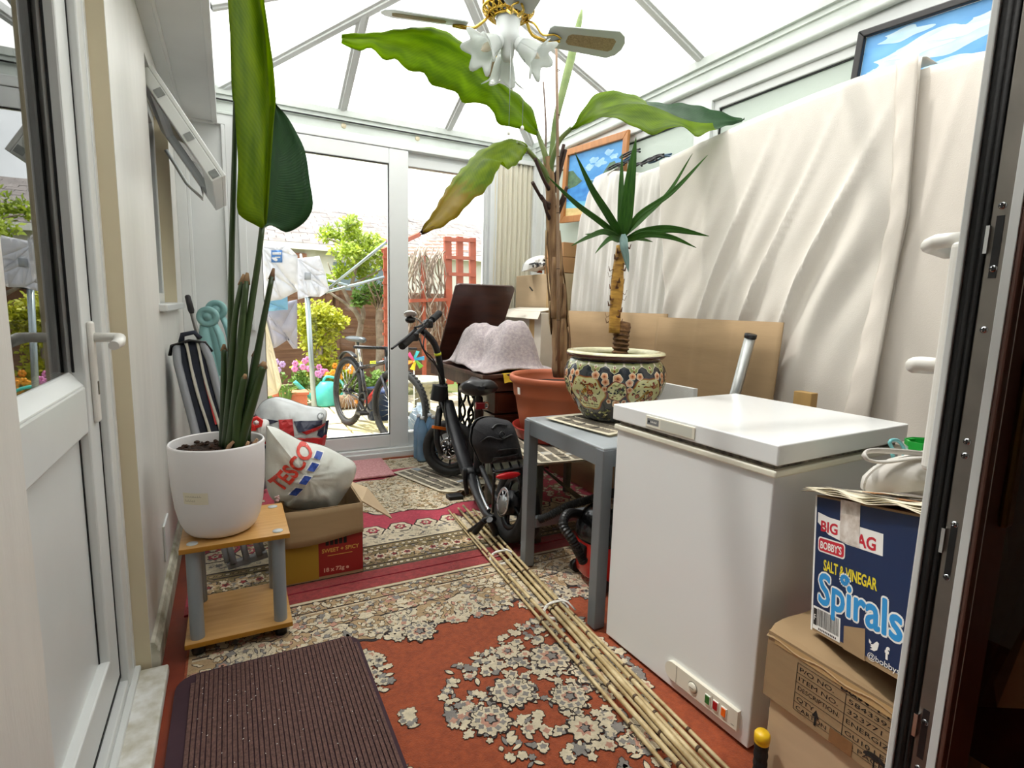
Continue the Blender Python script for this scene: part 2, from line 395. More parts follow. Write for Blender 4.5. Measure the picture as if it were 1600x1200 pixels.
fr.box(0.075, 1.88, 3.90, 4.05, 0.0, 0.075); fr.box(0.075, 1.88, 3.885, 3.90, 0.0, 0.05)
fr.box(0.075, 1.88, 3.92, 4.05, 2.225, 2.28); fr.box(0.075, 0.12, 3.92, 4.05, 0.07, 2.25); fr.box(1.82, 1.88, 3.92, 4.05, 0.07, 2.25)
fr.box(1.175, 1.83, 3.965, 4.03, 2.128, 2.19); fr.box(1.175, 1.83, 3.96, 4.03, 0.075, 0.175); fr.box(1.175, 1.83, 3.98, 4.03, 2.185, 2.235); fr.box(1.80, 1.84, 3.965, 4.03, 0.08, 2.2)
do = thing('door_2', None, None, (1.0, 3.97, 0)); struct(do)
fr.build('door_frame', upvc, do, bevel=0.004)
s = MB(); SY0, SY1 = 3.925, 3.985
for x0, x1, z0, z1 in ((0.075, 0.204, 0.083, 2.222), (1.035, 1.175, 0.083, 2.222)): s.box(x0, x1, SY0, SY1, z0, z1)
s.box(0.204, 1.035, SY0, SY1, 2.118, 2.222); s.box(0.204, 1.035, SY0, SY1, 0.083, 0.178)
sl = s.build('sliding_sash', upvc, do, bevel=0.005)
MB().box(0.2, 1.04, 3.95, 3.957, 0.17, 2.125).build('pane', pane, sl)
g2 = MB()
for x0, x1, z0, z1 in ((0.204, 0.208, 0.178, 2.118), (1.031, 1.035, 0.178, 2.118), (0.204, 1.035, 0.178, 0.184), (0.204, 1.035, 2.114, 2.118)): g2.box(x0, x1, SY0 + 0.004, SY0 + 0.02, z0, z1)
g2.build('gasket', gasket, sl)
MB().box(1.17, 1.81, 3.992, 3.998, 0.17, 2.135).build('fixed_pane', pane, do)
hd = MB(); hd.box(0.13, 0.15, 3.885, 3.925, 0.95, 1.15); hd.build('door_pull', upvc2, do, bevel=0.006)
co = MB(); co.box(1.88, XR, 3.97, 4.06, 0, 2.3); co.box(2.19, XR + 0.06, 3.9, 4.06, 0, 2.42); struct(co.build('wall_corner_post', upvc, bevel=0.004))
struct(MB().box(0.1, 1.95, 3.865, 3.90, 0.0, 0.012).build('trim_threshold', mat('varnished_threshold', '9a4f25', 0.4, var=0.2)))
hk = MB()
for x in (0.737, 1.25):
    hk.lathe([(0.017, 0), (0.017, 0.004), (0.011, 0.008), (0.0, 0.01)], (x, 3.96, 2.325), 16, ax=(0, -1, 0))
struct(hk.build('trim_screw_caps', cream))
# ---- right wall: dwarf panel, tall frosted lights, heavy eaves beam
e = MB(); e.box(2.20, 2.30, 0.39, 4.0, 2.30, 2.42); e.box(2.185, 2.21, 0.39, 4.0, 2.385, 2.425); e.box(2.19, 2.21, 0.39, 4.0, 2.355, 2.36)
e.tube([(2.2, 0.39, 2.295), (2.2, 3.95, 2.295)], 0.016, 10)
struct(e.build('trim_eaves_right', upvc_dirty, bevel=0.002))
wr = MB(); wr.box(2.24, 2.30, 0.39, 4.06, 0.0, 0.75); wr.box(2.21, 2.30, 0.39, 4.06, 0.75, 0.80)
struct(wr.build('wall_right', upvc2))
w2 = thing('window_2', None, None, (2.25, 2.2, 0.8)); struct(w2)
f = MB(); f.box(2.215, 2.29, 0.39, 4.0, 2.21, 2.30); f.box(2.215, 2.29, 0.39, 4.0, 0.8, 0.88)
for y in (0.45, 2.185, 3.86): f.box(2.215, 2.29, y - 0.05, y + 0.05, 0.8, 2.3)
for y0, y1 in ((0.5, 2.135), (2.235, 3.81)): 
    for a, b, z0, z1 in ((y0, y0 + 0.03, 0.88, 2.21), (y1 - 0.03, y1, 0.88, 2.21), (y0, y1, 2.17, 2.21)): f.box(2.235, 2.28, a, b, z0, z1)
f.build('window_frame', upvc, w2, bevel=0.004)
frost = mat('obscured_pane', 'd3dbd4', 0.35, trans=0.45, bump=0.2, bscale=90)
for y0, y1 in ((0.53, 2.105), (2.265, 3.78)): MB().box(2.252, 2.262, y0, y1, 0.87, 2.172).build('pane', frost, w2)
gl = MB()
for y0, y1 in ((0.53, 2.105), (2.265, 3.78)): gl.box(2.244, 2.252, y0, y1, 2.164, 2.172); gl.box(2.244, 2.252, y1 - 0.006, y1, 0.88, 2.17)
gl.build('gasket', gasket, w2)
# ---- hipped polycarbonate roof
AX, AY, AZ, LXE = 1.12, 2.9, 2.917, -0.02
def slopeR(y, t): return Vector((lerp(XR, AX, t), y, lerp(EAV, AZ, t)))
def slopeL(y, t): return Vector((lerp(LXE, AX, t), y, lerp(EAV, AZ, t)))
def mk_sheet():
    m = bpy.data.materials.new('opal_polycarbonate'); m.use_nodes = True; n = m.node_tree.nodes; l = m.node_tree.links
    n.remove(n['Principled BSDF'])
    t = n.new('ShaderNodeBsdfTranslucent'); t.inputs[0].default_value = (0.62, 0.63, 0.62, 1)
    tr = n.new('ShaderNodeBsdfTransparent'); tr.inputs[0].default_value = (0.97, 0.98, 0.98, 1)
    mx = n.new('ShaderNodeMixShader')
    cc = n.new('ShaderNodeTexCoord'); wv = n.new('ShaderNodeTexWave'); wv.inputs['Scale'].default_value = 14; wv.inputs['Distortion'].default_value = 0
    l.new(cc.outputs['UV'], wv.inputs['Vector']); r = n.new('ShaderNodeMapRange'); r.inputs['To Min'].default_value = 0.10; r.inputs['To Max'].default_value = 0.2
    l.new(wv.outputs['Fac'], r.inputs['Value']); l.new(r.outputs[0], mx.inputs[0]); l.new(t.outputs[0], mx.inputs[1]); l.new(tr.outputs[0], mx.inputs[2])
    l.new(mx.outputs[0], n['Material Output'].inputs['Surface']); return m
sheet = mk_sheet()
YB = 0.3
rf = MB(); up = Vector((0, 0, 0.03))
rf.grid([[slopeR(YB, 0) + up, slopeR(AY, 0) + up], [slopeR(YB, 1) + up, slopeR(AY, 1) + up]], uv=True, sm=False)
rf.grid([[slopeR(AY, 0) + up, Vector((XR, YF + 0.04, EAV)) + up], [Vector((AX, AY, AZ)) + up, Vector((AX, AY, AZ)) + up + Vector((0.001, 0.001, 0))]], sm=False)
rf.grid([[slopeL(YB, 0) + up, slopeL(AY, 0) + up], [slopeL(YB, 1) + up, slopeL(AY, 1) + up]], sm=False)
rf.grid([[slopeL(AY, 0) + up, Vector((LXE, YF + 0.04, EAV)) + up], [Vector((AX, AY, AZ)) + up, Vector((AX, AY, AZ)) + up + Vector((-0.001, 0.001, 0))]], sm=False)
rf.grid([[Vector((LXE, YF + 0.04, EAV)) + up, Vector((XR, YF + 0.04, EAV)) + up], [Vector((AX - 0.001, AY, AZ)) + up, Vector((AX, AY, AZ)) + up]], sm=False)
struct(rf.build('ceiling_roof_sheets', sheet, recalc=False))
bars = MB(); A = Vector((AX, AY, AZ)); BW, BH = 0.062, 0.04
cap = MB()
def rbar(p, q, w=BW):
    p, q = Vector(p), Vector(q); d = (q - p).normalized(); u = d.cross(Vector((0, 0, 1))).normalized(); n_ = u.cross(d).normalized()
    bars.bar(p, q, w, BH, n_); bars.bar(p - n_ * 0.022, q - n_ * 0.022, w * 0.45, 0.014, n_)
for y in (0.75, 1.48, 2.21, AY): rbar(slopeR(y, 0.0), slopeR(y, 0.98)); rbar(slopeL(y, 0.0), slopeL(y, 0.98))
rbar((XR - 0.03, YF, EAV), A, 0.075); rbar((LXE + 0.01, YF, EAV), A, 0.075)
for x in (0.729, 1.482):
    t = (x - LXE) / (AX - LXE) if x < AX else (XR - x) / (XR - AX)
    rbar((x, YF, EAV), (x, lerp(YF, AY, t), lerp(EAV, AZ, t)))
bars.box(AX - 0.06, AX + 0.06, YB, AY, AZ - 0.02, AZ + 0.04)
struct(bars.build('trim_glazing_bars', upvc2, bevel=0.003))
# ---- door_3: the closed leaf beside the camera, white towards the conservatory, brown towards the house
d3 = thing('door_3', None, None, (1.4, 0.36, 0)); struct(d3)
brown = mat('brown_upvc_face', '6b4a40', 0.35, var=0.15, vscale=30, stretch=(1, 1, 0.05))  # brown lightened in the colour to make up for light the face doesn't get
brown2 = mat('brown_trim', '4d3a33', 0.45)
grey_ch = mat('grey_lock_channel', '5d5a55', 0.45, metal=0.5, var=0.2, vscale=12)
EX = 0.9
l_ = MB(); l_.box(EX + 0.004, EX + 0.085, 0.333, 0.395, 0.04, 2.05); l_.box(EX + 0.085, 1.98, 0.333, 0.395, 0.04, 0.16); l_.box(EX + 0.085, 1.98, 0.333, 0.395, 1.95, 2.05); l_.box(1.86, 1.98, 0.333, 0.395, 0.04, 2.05)
l_.build('leaf_core', grey_ch, d3)
wf = MB(); wf.box(EX - 0.004, EX + 0.12, 0.389, 0.398, 0.03, 2.06); wf.box(EX, 1.98, 0.393, 0.3985, 0.03, 0.18); wf.build('white_face', upvc, d3, bevel=0.002)
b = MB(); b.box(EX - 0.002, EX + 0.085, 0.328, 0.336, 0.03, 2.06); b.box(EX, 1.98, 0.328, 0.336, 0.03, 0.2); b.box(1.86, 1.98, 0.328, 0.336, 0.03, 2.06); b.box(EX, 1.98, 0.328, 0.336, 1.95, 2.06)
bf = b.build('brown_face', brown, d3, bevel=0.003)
b = MB(); b.box(EX - 0.005, EX + 0.002, 0.3345, 0.345, 0.03, 2.06); b.box(EX + 0.012, EX + 0.0135, 0.3268, 0.3285, 0.03, 2.06); b.build('pale_seal', upvc2, d3, bevel=0.001)
b = MB(); b.box(EX + 0.001, EX + 0.006, 0.373, 0.390, 0.03, 2.06); b.tube([(EX + 0.002, 0.379, 0.03), (EX + 0.002, 0.379, 2.06)], 0.004, 8); b.tube([(EX + 0.002, 0.371, 0.03), (EX + 0.002, 0.371, 2.06)], 0.003, 8); b.build('rubber_seal', dark_rub, d3)
b = MB(); b.box(EX - 0.0, EX + 0.005, 0.346, 0.366, 0.03, 2.06); lk = b.build('lock_strip', mat('lock_steel', '8b8680', 0.4, metal=0.9, var=0.2, vscale=15), d3, bevel=0.001)
for px, py in ((1559, 322), (1545, 420), (1531, 515), (1505, 689), (1502, 711), (1486, 818), (1473, 900), (1440, 1126), (1429, 1197), (1594, 18)):
    pt = W(px, py, x=EX - 0.001); 
    if pt.z > 2.0 or pt.z < 0.05: continue
    sc_ = MB().lathe([(0.0048, 0), (0.0045, 0.0012), (0.0, 0.0018)], (EX, 0.356, pt.z), 14, ax=(-1, 0, 0))
    sc_.box(EX - 0.0021, EX - 0.0016, 0.3532, 0.3588, pt.z - 0.0006, pt.z + 0.0006, 1); sc_.box(EX - 0.0021, EX - 0.0016, 0.3554, 0.3566, pt.z - 0.0028, pt.z + 0.0028, 1)
    sc_.build('screw', [chrome, black], lk)
for py, hh in ((380, 0.05), (845, 0.05), (1160, 0.05)):
    pz = W(1480, py, x=EX).z
    k = MB(); k.box(EX - 0.0006, EX + 0.001, 0.352, 0.360, pz - hh, pz + hh * 0.6); k.build('hook_slot', black, lk)
    k = MB(); k.box(EX - 0.006, EX + 0.001, 0.364, 0.368, pz - 0.018, pz + 0.018); k.build('latch_hook', chrome, lk)
hb = MB(); hb.box(EX + 0.03, EX + 0.065, 0.398, 0.423, 0.92, 1.26); hp3 = hb.build('handle_plate', hm, d3, bevel=0.008, seg=3)
for zz in (1.265, 1.08): MB().tube([(EX + 0.05, 0.415, zz), (EX + 0.052, 0.45, zz), (EX + 0.06, 0.462, zz - 0.004), (EX + 0.12, 0.466, zz - 0.01)], [0.011, 0.011, 0.013, 0.011], 12).build('lever_handle', hm, hp3)
hb = MB(); hb.box(EX + 0.05, EX + 0.075, 0.318, 0.328, 0.86, 1.1); hp4 = hb.build('inner_handle_plate', mat('dark_brass', '6a5026', 0.35, metal=0.8), d3, bevel=0.006)
MB().tube([(EX + 0.062, 0.322, 1.06), (EX + 0.062, 0.29, 1.06), (EX + 0.075, 0.283, 1.06), (EX + 0.17, 0.283, 1.058)], 0.009, 10).build('inner_lever', brushed, hp4)
b = MB().box(EX + 0.085, 1.86, 0.355, 0.368, 0.18, 1.95); b.build('pane', pane_s, d3)
dfr = MB(); dfr.box(0.9, 2.0, 0.3, 0.4, 2.06, 2.42); dfr.box(0.88, 2.0, 0.3, 0.42, 0.0, 0.03)
dfr.build('door_frame', upvc2, d3)
# ---- garden ground
flag = mat('stone_flags', 'cfc3a6', 0.9, col2='a39a82', vscale=2.5, detail=8, bump=0.4, bscale=15)
gd = MB().box(-6, 14, 4.075, 30, -0.35, -0.10)
struct(gd.build('ground', mat('garden_soil', '6b5a41', 0.95, col2='55702f', vscale=1.4, detail=8)))
pv = MB(); rr = random.Random(3)
for i in range(-4, 9):
    for j in range(0, 6):
        x0 = i * 0.5 + (0.25 if j % 2 else 0); y0 = 4.12 + j * 0.5
        pv.box(x0 + 0.008, x0 + 0.492, y0 + 0.008, y0 + 0.492, -0.11, -0.08 + rr.uniform(-0.004, 0.004), 1 if rr.random() < 0.06 else 0)
struct(pv.build('ground_paving', [flag, mat('yellow_flags', 'd2c48f', 0.9, var=0.2)], bevel=0.004))
# ------------------------------------------------------------------ rugs: woven patterns laid out as shapes inside the rug's own mesh
def wob(cx, cy, r, n, amp, k, ph=0.0):
    return [(cx + r * (1 + amp * math.cos(n * t + ph)) * math.cos(t), cy + r * (1 + amp * math.cos(n * t + ph)) * math.sin(t)) for t in [2 * PI * i / k for i in range(k)]]
class Pat:
    """stacks flat shapes on a surface; every new shape lies a hair above the last of its layer."""
    def __init__(s, mb, F): s.mb = mb; s.F = F; s.n = 0
    def sh(s, pts, m, L):
        s.n += 1; h = 0.0004 + L * 0.0005 + (s.n % 50) * 0.000006
        s.mb.poly([s.F(a, b, h) for a, b in pts], m)
    def flower(s, x, y, r, n, dark, main, mid, core, L=1):
        ph = R.uniform(0, 6)
        s.sh(wob(x, y, r * 1.16, n, 0.2, n * 4, ph), dark, L); s.sh(wob(x, y, r, n, 0.22, n * 4, ph), main, L + 1)
        if r > 0.014: s.sh(wob(x, y, r * 0.56, max(4, n - 1), 0.25, 16, ph + 1), mid, L + 2)
        if r > 0.03: s.sh(wob(x + r * 0.05, y, r * 0.34, 5, 0.3, 16, ph), dark, L + 3); s.sh(wob(x, y, r * 0.25, 5, 0.3, 14, ph), core, L + 4)
        elif r > 0.02: s.sh(wob(x, y, r * 0.24, 4, 0.1, 9, ph), dark, L + 3)
    def leaf(s, x, y, a, l, w, dark, main, L=1):
        def el(k): 
            o = []
            for i in range(5): t = i / 4; o.append((t, math.sin(PI * t) ** 0.8))
            top = [(l * k * (t - 0.5), w * k * h) for t, h in o]; bot = [(l * k * (t - 0.5), -w * k * h) for t, h in o[::-1][1:-1]]
            c, q = math.cos(a), math.sin(a)
            return [(x + u * c - v * q, y + u * q + v * c) for u, v in top + bot]
        s.sh(el(1.25), dark, L); s.sh(el(0.95), main, L + 1)
    def strip(s, pts, w, m, L):
        for (a, b) in zip(pts, pts[1:]):
            dx, dy = b[0] - a[0], b[1] - a[1]; q = math.hypot(dx, dy) or 1; nx, ny = -dy / q * w / 2, dx / q * w / 2
            s.sh([(a[0] + nx, a[1] + ny), (b[0] + nx, b[1] + ny), (b[0] - nx, b[1] - ny), (a[0] - nx, a[1] - ny)], m, L)
def pile(name, c, c2=None, v=0.25): return mat(name, c, 0.95, col2=c2, var=v, vscale=60, bump=0.6, bscale=260, sheen=0.2)
rust = pile('rust_pile', 'a04a22', '873a18'); rcream = pile('cream_pile', 'd9cbae'); rgrey = pile('slate_pile', '8a857f'); rdark = pile('near_black_pile', '2a1c1a')
rpink = pile('dusty_pink_pile', 'c3907a'); rred = pile('brick_red_pile', '9c3434', '7d2528'); rtan = pile('tan_pile', 'b79a72'); rrose = pile('rose_red_pile', 'b8384c', 'a02a40'); rgold = pile('olive_pile', '8d7a4e')
Zr = 0.006
# nearer rug
nr = MB(); nr.box(-0.167, 1.98, 0.45, 2.145, 0.0, Zr)
P_ = Pat(nr, lambda a, b, h: Vector((a, b, Zr + 0.0006 + h)))
P_.sh([(-0.167, 2.075), (1.98, 2.075), (1.98, 2.145), (-0.167, 2.145)], 5, 0)
P_.sh([(-0.15, 1.80), (1.96, 1.80), (1.96, 2.072), (-0.15, 2.072)], 6, 0); P_.sh([(-0.16, 0.5), (0.03, 0.5), (0.03, 2.07), (-0.16, 2.07)], 6, 0.2)
for y, w_, m_ in ((2.062, 0.012, 1), (2.048, 0.008, 3), (1.985, 0.006, 3), (1.975, 0.007, 1), (1.86, 0.006, 3), (1.85, 0.008, 1)): P_.strip([(-0.15, y), (1.96, y)], w_, m_, 1)
def dense(P, x0, x1, y0, y1, n, rs, pal, dark, L=1, inside=None):
    for i in range(n):
        x, y = R.uniform(x0, x1), R.uniform(y0, y1)
        if inside and not inside(x, y): continue
        if R.random() < 0.45: P.flower(x, y, R.uniform(*rs), R.choice((4, 5, 6)), dark, R.choice(pal), R.choice(pal), R.choice(pal), L)
        else: P.leaf(x, y, R.uniform(0, PI), R.uniform(0.014, 0.034), R.uniform(0.004, 0.008), dark, R.choice(pal), L)
pal = [1, 1, 1, 2, 4, 6, 1]
dense(P_, -0.14, 1.95, 1.87, 1.97, 760, (0.007, 0.015), pal, 3, 2)
dense(P_, -0.14, 1.95, 1.99, 2.045, 420, (0.006, 0.010), pal, 3, 2)
dense(P_, -0.15, 0.02, 0.6, 1.86, 300, (0.010, 0.022), pal, 3, 2)
for i in range(16):      # scalloped inner edge of the border
    x = 0.02 + i * 0.125
    P_.sh(wob(x, 1.80, 0.082, 8, 0.06, 40), 3, 0.5); P_.sh(wob(x, 1.805, 0.072, 8, 0.06, 40), 6 if i % 2 else 1, 1)
    dense(P_, x - 0.055, x + 0.055, 1.75, 1.85, 44, (0.006, 0.011), pal, 3, 2)
def spray(cx, cy, rx, ry, n, big):
    big *= 0.72
    for i in range(int(n * 3.1)):
        t = R.uniform(0, 2 * PI); q = R.random() ** 0.6; x, y = cx + rx * q * math.cos(t), cy + ry * q * math.sin(t)
        if R.random() < 0.55: P_.flower(x, y, R.uniform(0.008, big), R.choice((5, 6, 7)), 3, R.choice((1, 1, 1, 2)), R.choice((2, 4, 1)), R.choice((1, 2, 4)), 2)
        else: P_.leaf(x, y, R.uniform(0, PI), R.uniform(0.018, 0.036), R.uniform(0.005, 0.009), 3, R.choice((1, 1, 2)), 2)
for a in ((0.52, 1.74, 0.13, 0.05, 26, 0.03), (0.27, 1.69, 0.09, 0.06, 22, 0.032), (0.36, 1.56, 0.05, 0.10, 14, 0.03), (0.80, 1.73, 0.14, 0.03, 18, 0.024), (1.05, 1.70, 0.10, 0.04, 16, 0.026), (1.35, 1.70, 0.25, 0.06, 36, 0.035),
          (0.95, 1.53, 0.17, 0.07, 26, 0.024), (0.72, 1.42, 0.17, 0.09, 32, 0.026), (0.58, 1.27, 0.09, 0.14, 26, 0.026), (0.74, 1.10, 0.16, 0.11, 28, 0.026), (0.93, 1.00, 0.13, 0.12, 28, 0.026), (0.86, 1.28, 0.13, 0.10, 22, 0.024), (1.03, 1.28, 0.10, 0.2, 36, 0.03), (0.34, 1.13, 0.03, 0.04, 7, 0.022), (0.40, 1.33, 0.02, 0.05, 6, 0.02), (0.62, 0.95, 0.05, 0.06, 9, 0.024)):
    spray(*a)
for x, y, r in ((0.706, 1.294, 0.058), (0.90, 1.385, 0.06), (0.98, 1.26, 0.062), (0.85, 1.20, 0.05), (0.60, 1.22, 0.05), (0.55, 1.70, 0.05), (0.82, 1.08, 0.042), (0.97, 0.98, 0.045), (0.78, 1.47, 0.035)):
    P_.flower(x, y, r, 9, 3, 1, 4, 2, 4); 
    for k in range(9):
        t = 2 * PI * k / 9; P_.flower(x + r * 0.72 * math.cos(t), y + r * 0.72 * math.sin(t), r * 0.3, 5, 3, 1, 2, 1, 5)
o = nr.build('rug', [rust, rcream, rgrey, rdark, rpink, rred, rtan])
tag(o, 'rust red rug with cream flower sprays in front of the chest freezer', 'rug')
# farther rug
fr_ = MB(); fr_.box(-0.19, 1.98, 2.155, 3.86, 0.0, Zr)
P_ = Pat(fr_, lambda a, b, h: Vector((a, b, Zr + 0.0006 + h)))
P_.sh([(-0.19, 2.155), (1.98, 2.155), (1.98, 2.215), (-0.19, 2.215)], 4, 0)
P_.sh([(-0.18, 2.215), (1.97, 2.215), (1.97, 2.46), (-0.18, 2.46)], 2, 0); P_.sh([(-0.18, 2.46), (1.97, 2.46), (1.97, 2.62), (-0.18, 2.62)], 1, 0)
for y in (2.222, 2.262, 2.40, 2.452): P_.strip([(-0.18, y), (1.97, y)], 0.010, 3, 0.6)
i = 0
for y in (2.242, 2.425):
    for k in range(72): P_.leaf(-0.17 + k * 0.03, y, 0.4, 0.022, 0.009, 3, R.choice((1, 1, 5)), 1)
for k in range(17):
    x = -0.12 + k * 0.125; P_.flower(x, 2.33, 0.042, 8, 3, 5, 1, 4, 1); P_.flower(x + 0.062, 2.33, 0.026, 6, 3, 1, 4, 5, 1)
dense(P_, -0.17, 1.96, 2.27, 2.40, 620, (0.006, 0.012), [1, 1, 2, 5, 2, 7], 3, 1.2)
dense(P_, -0.17, 1.96, 2.47, 2.60, 430, (0.006, 0.012), [1, 1, 1, 7], 7, 1.2)
for k in range(15):
    x = -0.1 + k * 0.14; P_.sh(wob(x, 2.62, 0.062, 6, 0.08, 30), 3, 1); P_.sh(wob(x, 2.62, 0.054, 6, 0.08, 30), 1, 2); P_.flower(x, 2.62, 0.026, 6, 3, 0, 1, 4, 3)
def lobed(cx, cy, rx, ry, n, amp): return [(cx + rx * (1 + amp * math.cos(n * t)) * math.cos(t), cy + ry * (1 + amp * math.cos(n * t)) * math.sin(t)) for t in [2 * PI * i / 120 for i in range(120)]]
cxm, cym = 1.0, 3.12
P_.sh(lobed(cxm, cym, 0.60, 0.33, 12, 0.07), 3, 1); P_.sh(lobed(cxm, cym, 0.588, 0.32, 12, 0.07), 1, 1.5)
dense(P_, 0.42, 1.58, 2.80, 3.44, 1500, (0.009, 0.02), [1, 1, 1, 5, 2, 5], 3, 2.5, lambda x, y: ((x - cxm) / 0.57) ** 2 + ((y - cym) / 0.31) ** 2 < 1)
P_.sh([(-0.18, 3.60), (1.97, 3.60), (1.97, 3.85), (-0.18, 3.85)], 1, 0); dense(P_, -0.17, 1.96, 3.61, 3.84, 700, (0.01, 0.024), [1, 1, 5, 2], 3, 1)
for xx in (0.0, 1.85): dense(P_, xx - 0.15, xx + 0.12, 2.65, 3.6, 260, (0.01, 0.024), [1, 1, 5, 2], 3, 1)
o = fr_.build('rug', [rrose, rcream, rgold, rdark, rred, rtan, rgrey, rgrey])
tag(o, 'rose pink rug with a cream and black scrolled border by the patio door', 'rug')
# pink bath mat and brown doormat
m_ = MB(); pk = [W(556, 716, z=0.02), W(608, 712, z=0.02), W(617, 746, z=0.02), W(557, 757, z=0.02)]
pk = [Vector((0.42, 3.44, 0.0125)), Vector((0.935, 3.44, 0.0125)), Vector((0.95, 3.85, 0.0125)), Vector((0.42, 3.85, 0.0125))]
m_.prism(pk, (0, 0, 0.016), 0)
tag(m_.build('bath_mat', mat('pink_fleck_pile', 'dba6a6', 0.95, col2='c08486', vscale=70, bump=1, bscale=150), bevel=0.006), 'flecked pink mat on the floor inside the patio door', 'mat')
dm = MB(); pts = []
def rc(cx, cy, r, a0): return [(cx + r * math.cos(a0 + PI / 2 * i / 5), cy + r * math.sin(a0 + PI / 2 * i / 5)) for i in range(6)]
x0, x1, y0, y1 = -0.185, 0.345, 0.86, 1.765
out = rc(x1 - 0.05, y1 - 0.05, 0.05, 0) + rc(x0 + 0.06, y1 - 0.06, 0.06, PI / 2) + [(x0, y0), (x1, y0)]
dm.prism([(a, b, Zr + 0.0068) for a, b in out], (0, 0, 0.006), 1)
nrib = 40
for k in range(nrib):
    a = x0 + 0.045 + (x1 - x0 - 0.06) * k / (nrib - 1)
    dm.box(a - 0.0042, a + 0.0042, y0, y1 - 0.012 - (0.04 if k in (0, nrib - 1) else 0.0), Zr + 0.0125, Zr + 0.017 + R.uniform(0, 0.0008), 0)
for k in range(150):
    a, b = R.uniform(x0 + 0.05, x1 - 0.03), R.uniform(y0, y1 - 0.05); t = R.uniform(0, PI); l = R.uniform(0.001, 0.004)
    dm.obox((a, b, Zr + 0.018), (l * math.cos(t), l * math.sin(t), 0), (-0.001 * math.sin(t), 0.001 * math.cos(t), 0), (0, 0, 0.0006), 2)
tag(dm.build('doormat', [mat('brown_ribbed_pile', '6d4f47', 0.95, col2='513a35', vscale=90, bump=0.8, bscale=220), mat('plum_mat_edge', '3f2630', 0.9, var=0.3), white_p]), 'dark brown ribbed doormat with rounded corners in the foreground', 'mat')
# ------------------------------------------------------------------ bamboo canes lying on the rugs
bam = mat('bamboo_skin', 'cbb98f', 0.4, col2='a68f62', vscale=9, stretch=(3, 3, 3), detail=6)
bamd = mat('bamboo_node', '4e3a24', 0.6)
canes = [((701, 797), (1040, 1200)), ((710, 803), (1064, 1200)), ((717, 794), (1082, 1200)), ((724, 790), (1094, 1200)), ((731, 800), (1106, 1200)), ((738, 796), (1119, 1200)), ((746, 806), (1133, 1200))]
for i, (a, b) in enumerate(canes):
    z0 = 0.0225 + (0.0185 if i % 2 else 0.0); p = W(*a, z=z0); q = W(*b, z=z0 + 0.004)
    d = (q - p); q = q + d.normalized() * 0.12; rad = (0.0062, 0.0078, 0.0088, 0.0088, 0.0078, 0.0075, 0.006)[i]
    L_ = (q - p).length; mb = MB(); pts = []; rs = []; t = 0.0; nd = []
    n_ = 40; side = d.cross(Vector((0, 0, 1))).normalized()
    for k in range(n_ + 1):
        u = k / n_; pts.append(p.lerp(q, u) + side * 0.004 * math.sin(u * 5 + i)); rs.append(rad * (0.72 + 0.28 * u))
    mb.tube(pts, rs, 10)
    u = R.uniform(0.05, 0.15)
    while u < 1:
        c = p.lerp(q, u) + side * 0.004 * math.sin(u * 5 + i); rr_ = rad * (0.72 + 0.28 * u)
        mb.tube([c - d.normalized() * 0.006, c - d.normalized() * 0.002, c, c + d.normalized() * 0.004], [rr_, rr_ * 1.16, rr_ * 1.2, rr_ * 1.0], 10, 1); u += R.uniform(0.11, 0.17)
    o = mb.build('bamboo_cane', [bam, bamd])
    lab = ['bamboo cane nearest the doormat, outermost left of the bundle', 'bamboo cane second from the doormat side of the bundle', 'bamboo cane third from the doormat side of the bundle', 'bamboo cane in the very middle of the bundle, four from either side', 'bamboo cane third from the freezer side of the bundle', 'bamboo cane second from the freezer side of the bundle', 'bamboo cane nearest the freezer, outermost right of the bundle'][i]
    tag(o, lab, 'bamboo cane', 'canes tied in a bundle on the rugs')
tiem = mat('white_tie_strip', 'e9e6de', 0.6)
for (ax_, ay_), lab in (((778, 866), 'white tie round the canes beside the grey table leg'), ((862, 946), 'white tie round the canes nearer the freezer, with a loose end')):
    c = W(ax_, ay_, z=0.03); mb = MB(); d = Vector((-0.02, -0.99, 0)).normalized(); s_ = Vector((1, 0, 0))
    for off, sk_ in ((0.0, 0.02), (0.035, -0.02)):
        ring = [c + d * (off + sk_ * math.sin(t)) + s_ * 0.052 * math.cos(t) + Vector((0, 0, 0.0 + 0.021 * math.sin(t))) for t in [2 * PI * k / 20 for k in range(20)]]
        mb.tube(ring, 0.006, 6, closed=True, flat=0.3)
    mb.tube([c + s_ * 0.03 + Vector((0, 0, 0.022)), c + s_ * 0.055 + d * 0.03 + Vector((0, 0, 0.016)), c + s_ * 0.07 + d * 0.06 - Vector((0, 0, 0.004))], 0.006, 6, flat=0.3)
    tag(mb.build('cane_tie', tiem), lab, 'tie')
# ------------------------------------------------------------------ chest freezer
fo = Vector((1.149, 0.816, 0)); fu = Vector((-0.028, 0.596, 0)).normalized(); fw = Vector((fu.y, -fu.x, 0))
def fz(a, b, z): return fo + fu * a + fw * b + Vector((0, 0, z))          # a: from the near corner away, b: towards the wall
frz = thing('chest_freezer', 'white square chest freezer with a flat lid against the draped sheet', 'freezer', fz(0.3, 0.3, 0))
enamel = mat('white_enamel', 'eaecec', 0.25, var=0.02, vscale=3, coat=0.3)
plastic_w = mat('ivory_plastic', 'e3dfd0', 0.35)
def fbox(mb, a0, a1, b0, b1, z0, z1, m=0): mb.obox(fz(a0, b0, z0), fu * (a1 - a0), fw * (b1 - b0), (0, 0, z1 - z0), m)
b = MB(); fbox(b, 0.012, 0.584, 0.012, 0.606, 0.018, 0.757); fbox(b, 0.03, 0.56, 0.03, 0.58, 0.0125, 0.02)
b.build('cabinet', enamel, frz, bevel=0.008, seg=3)
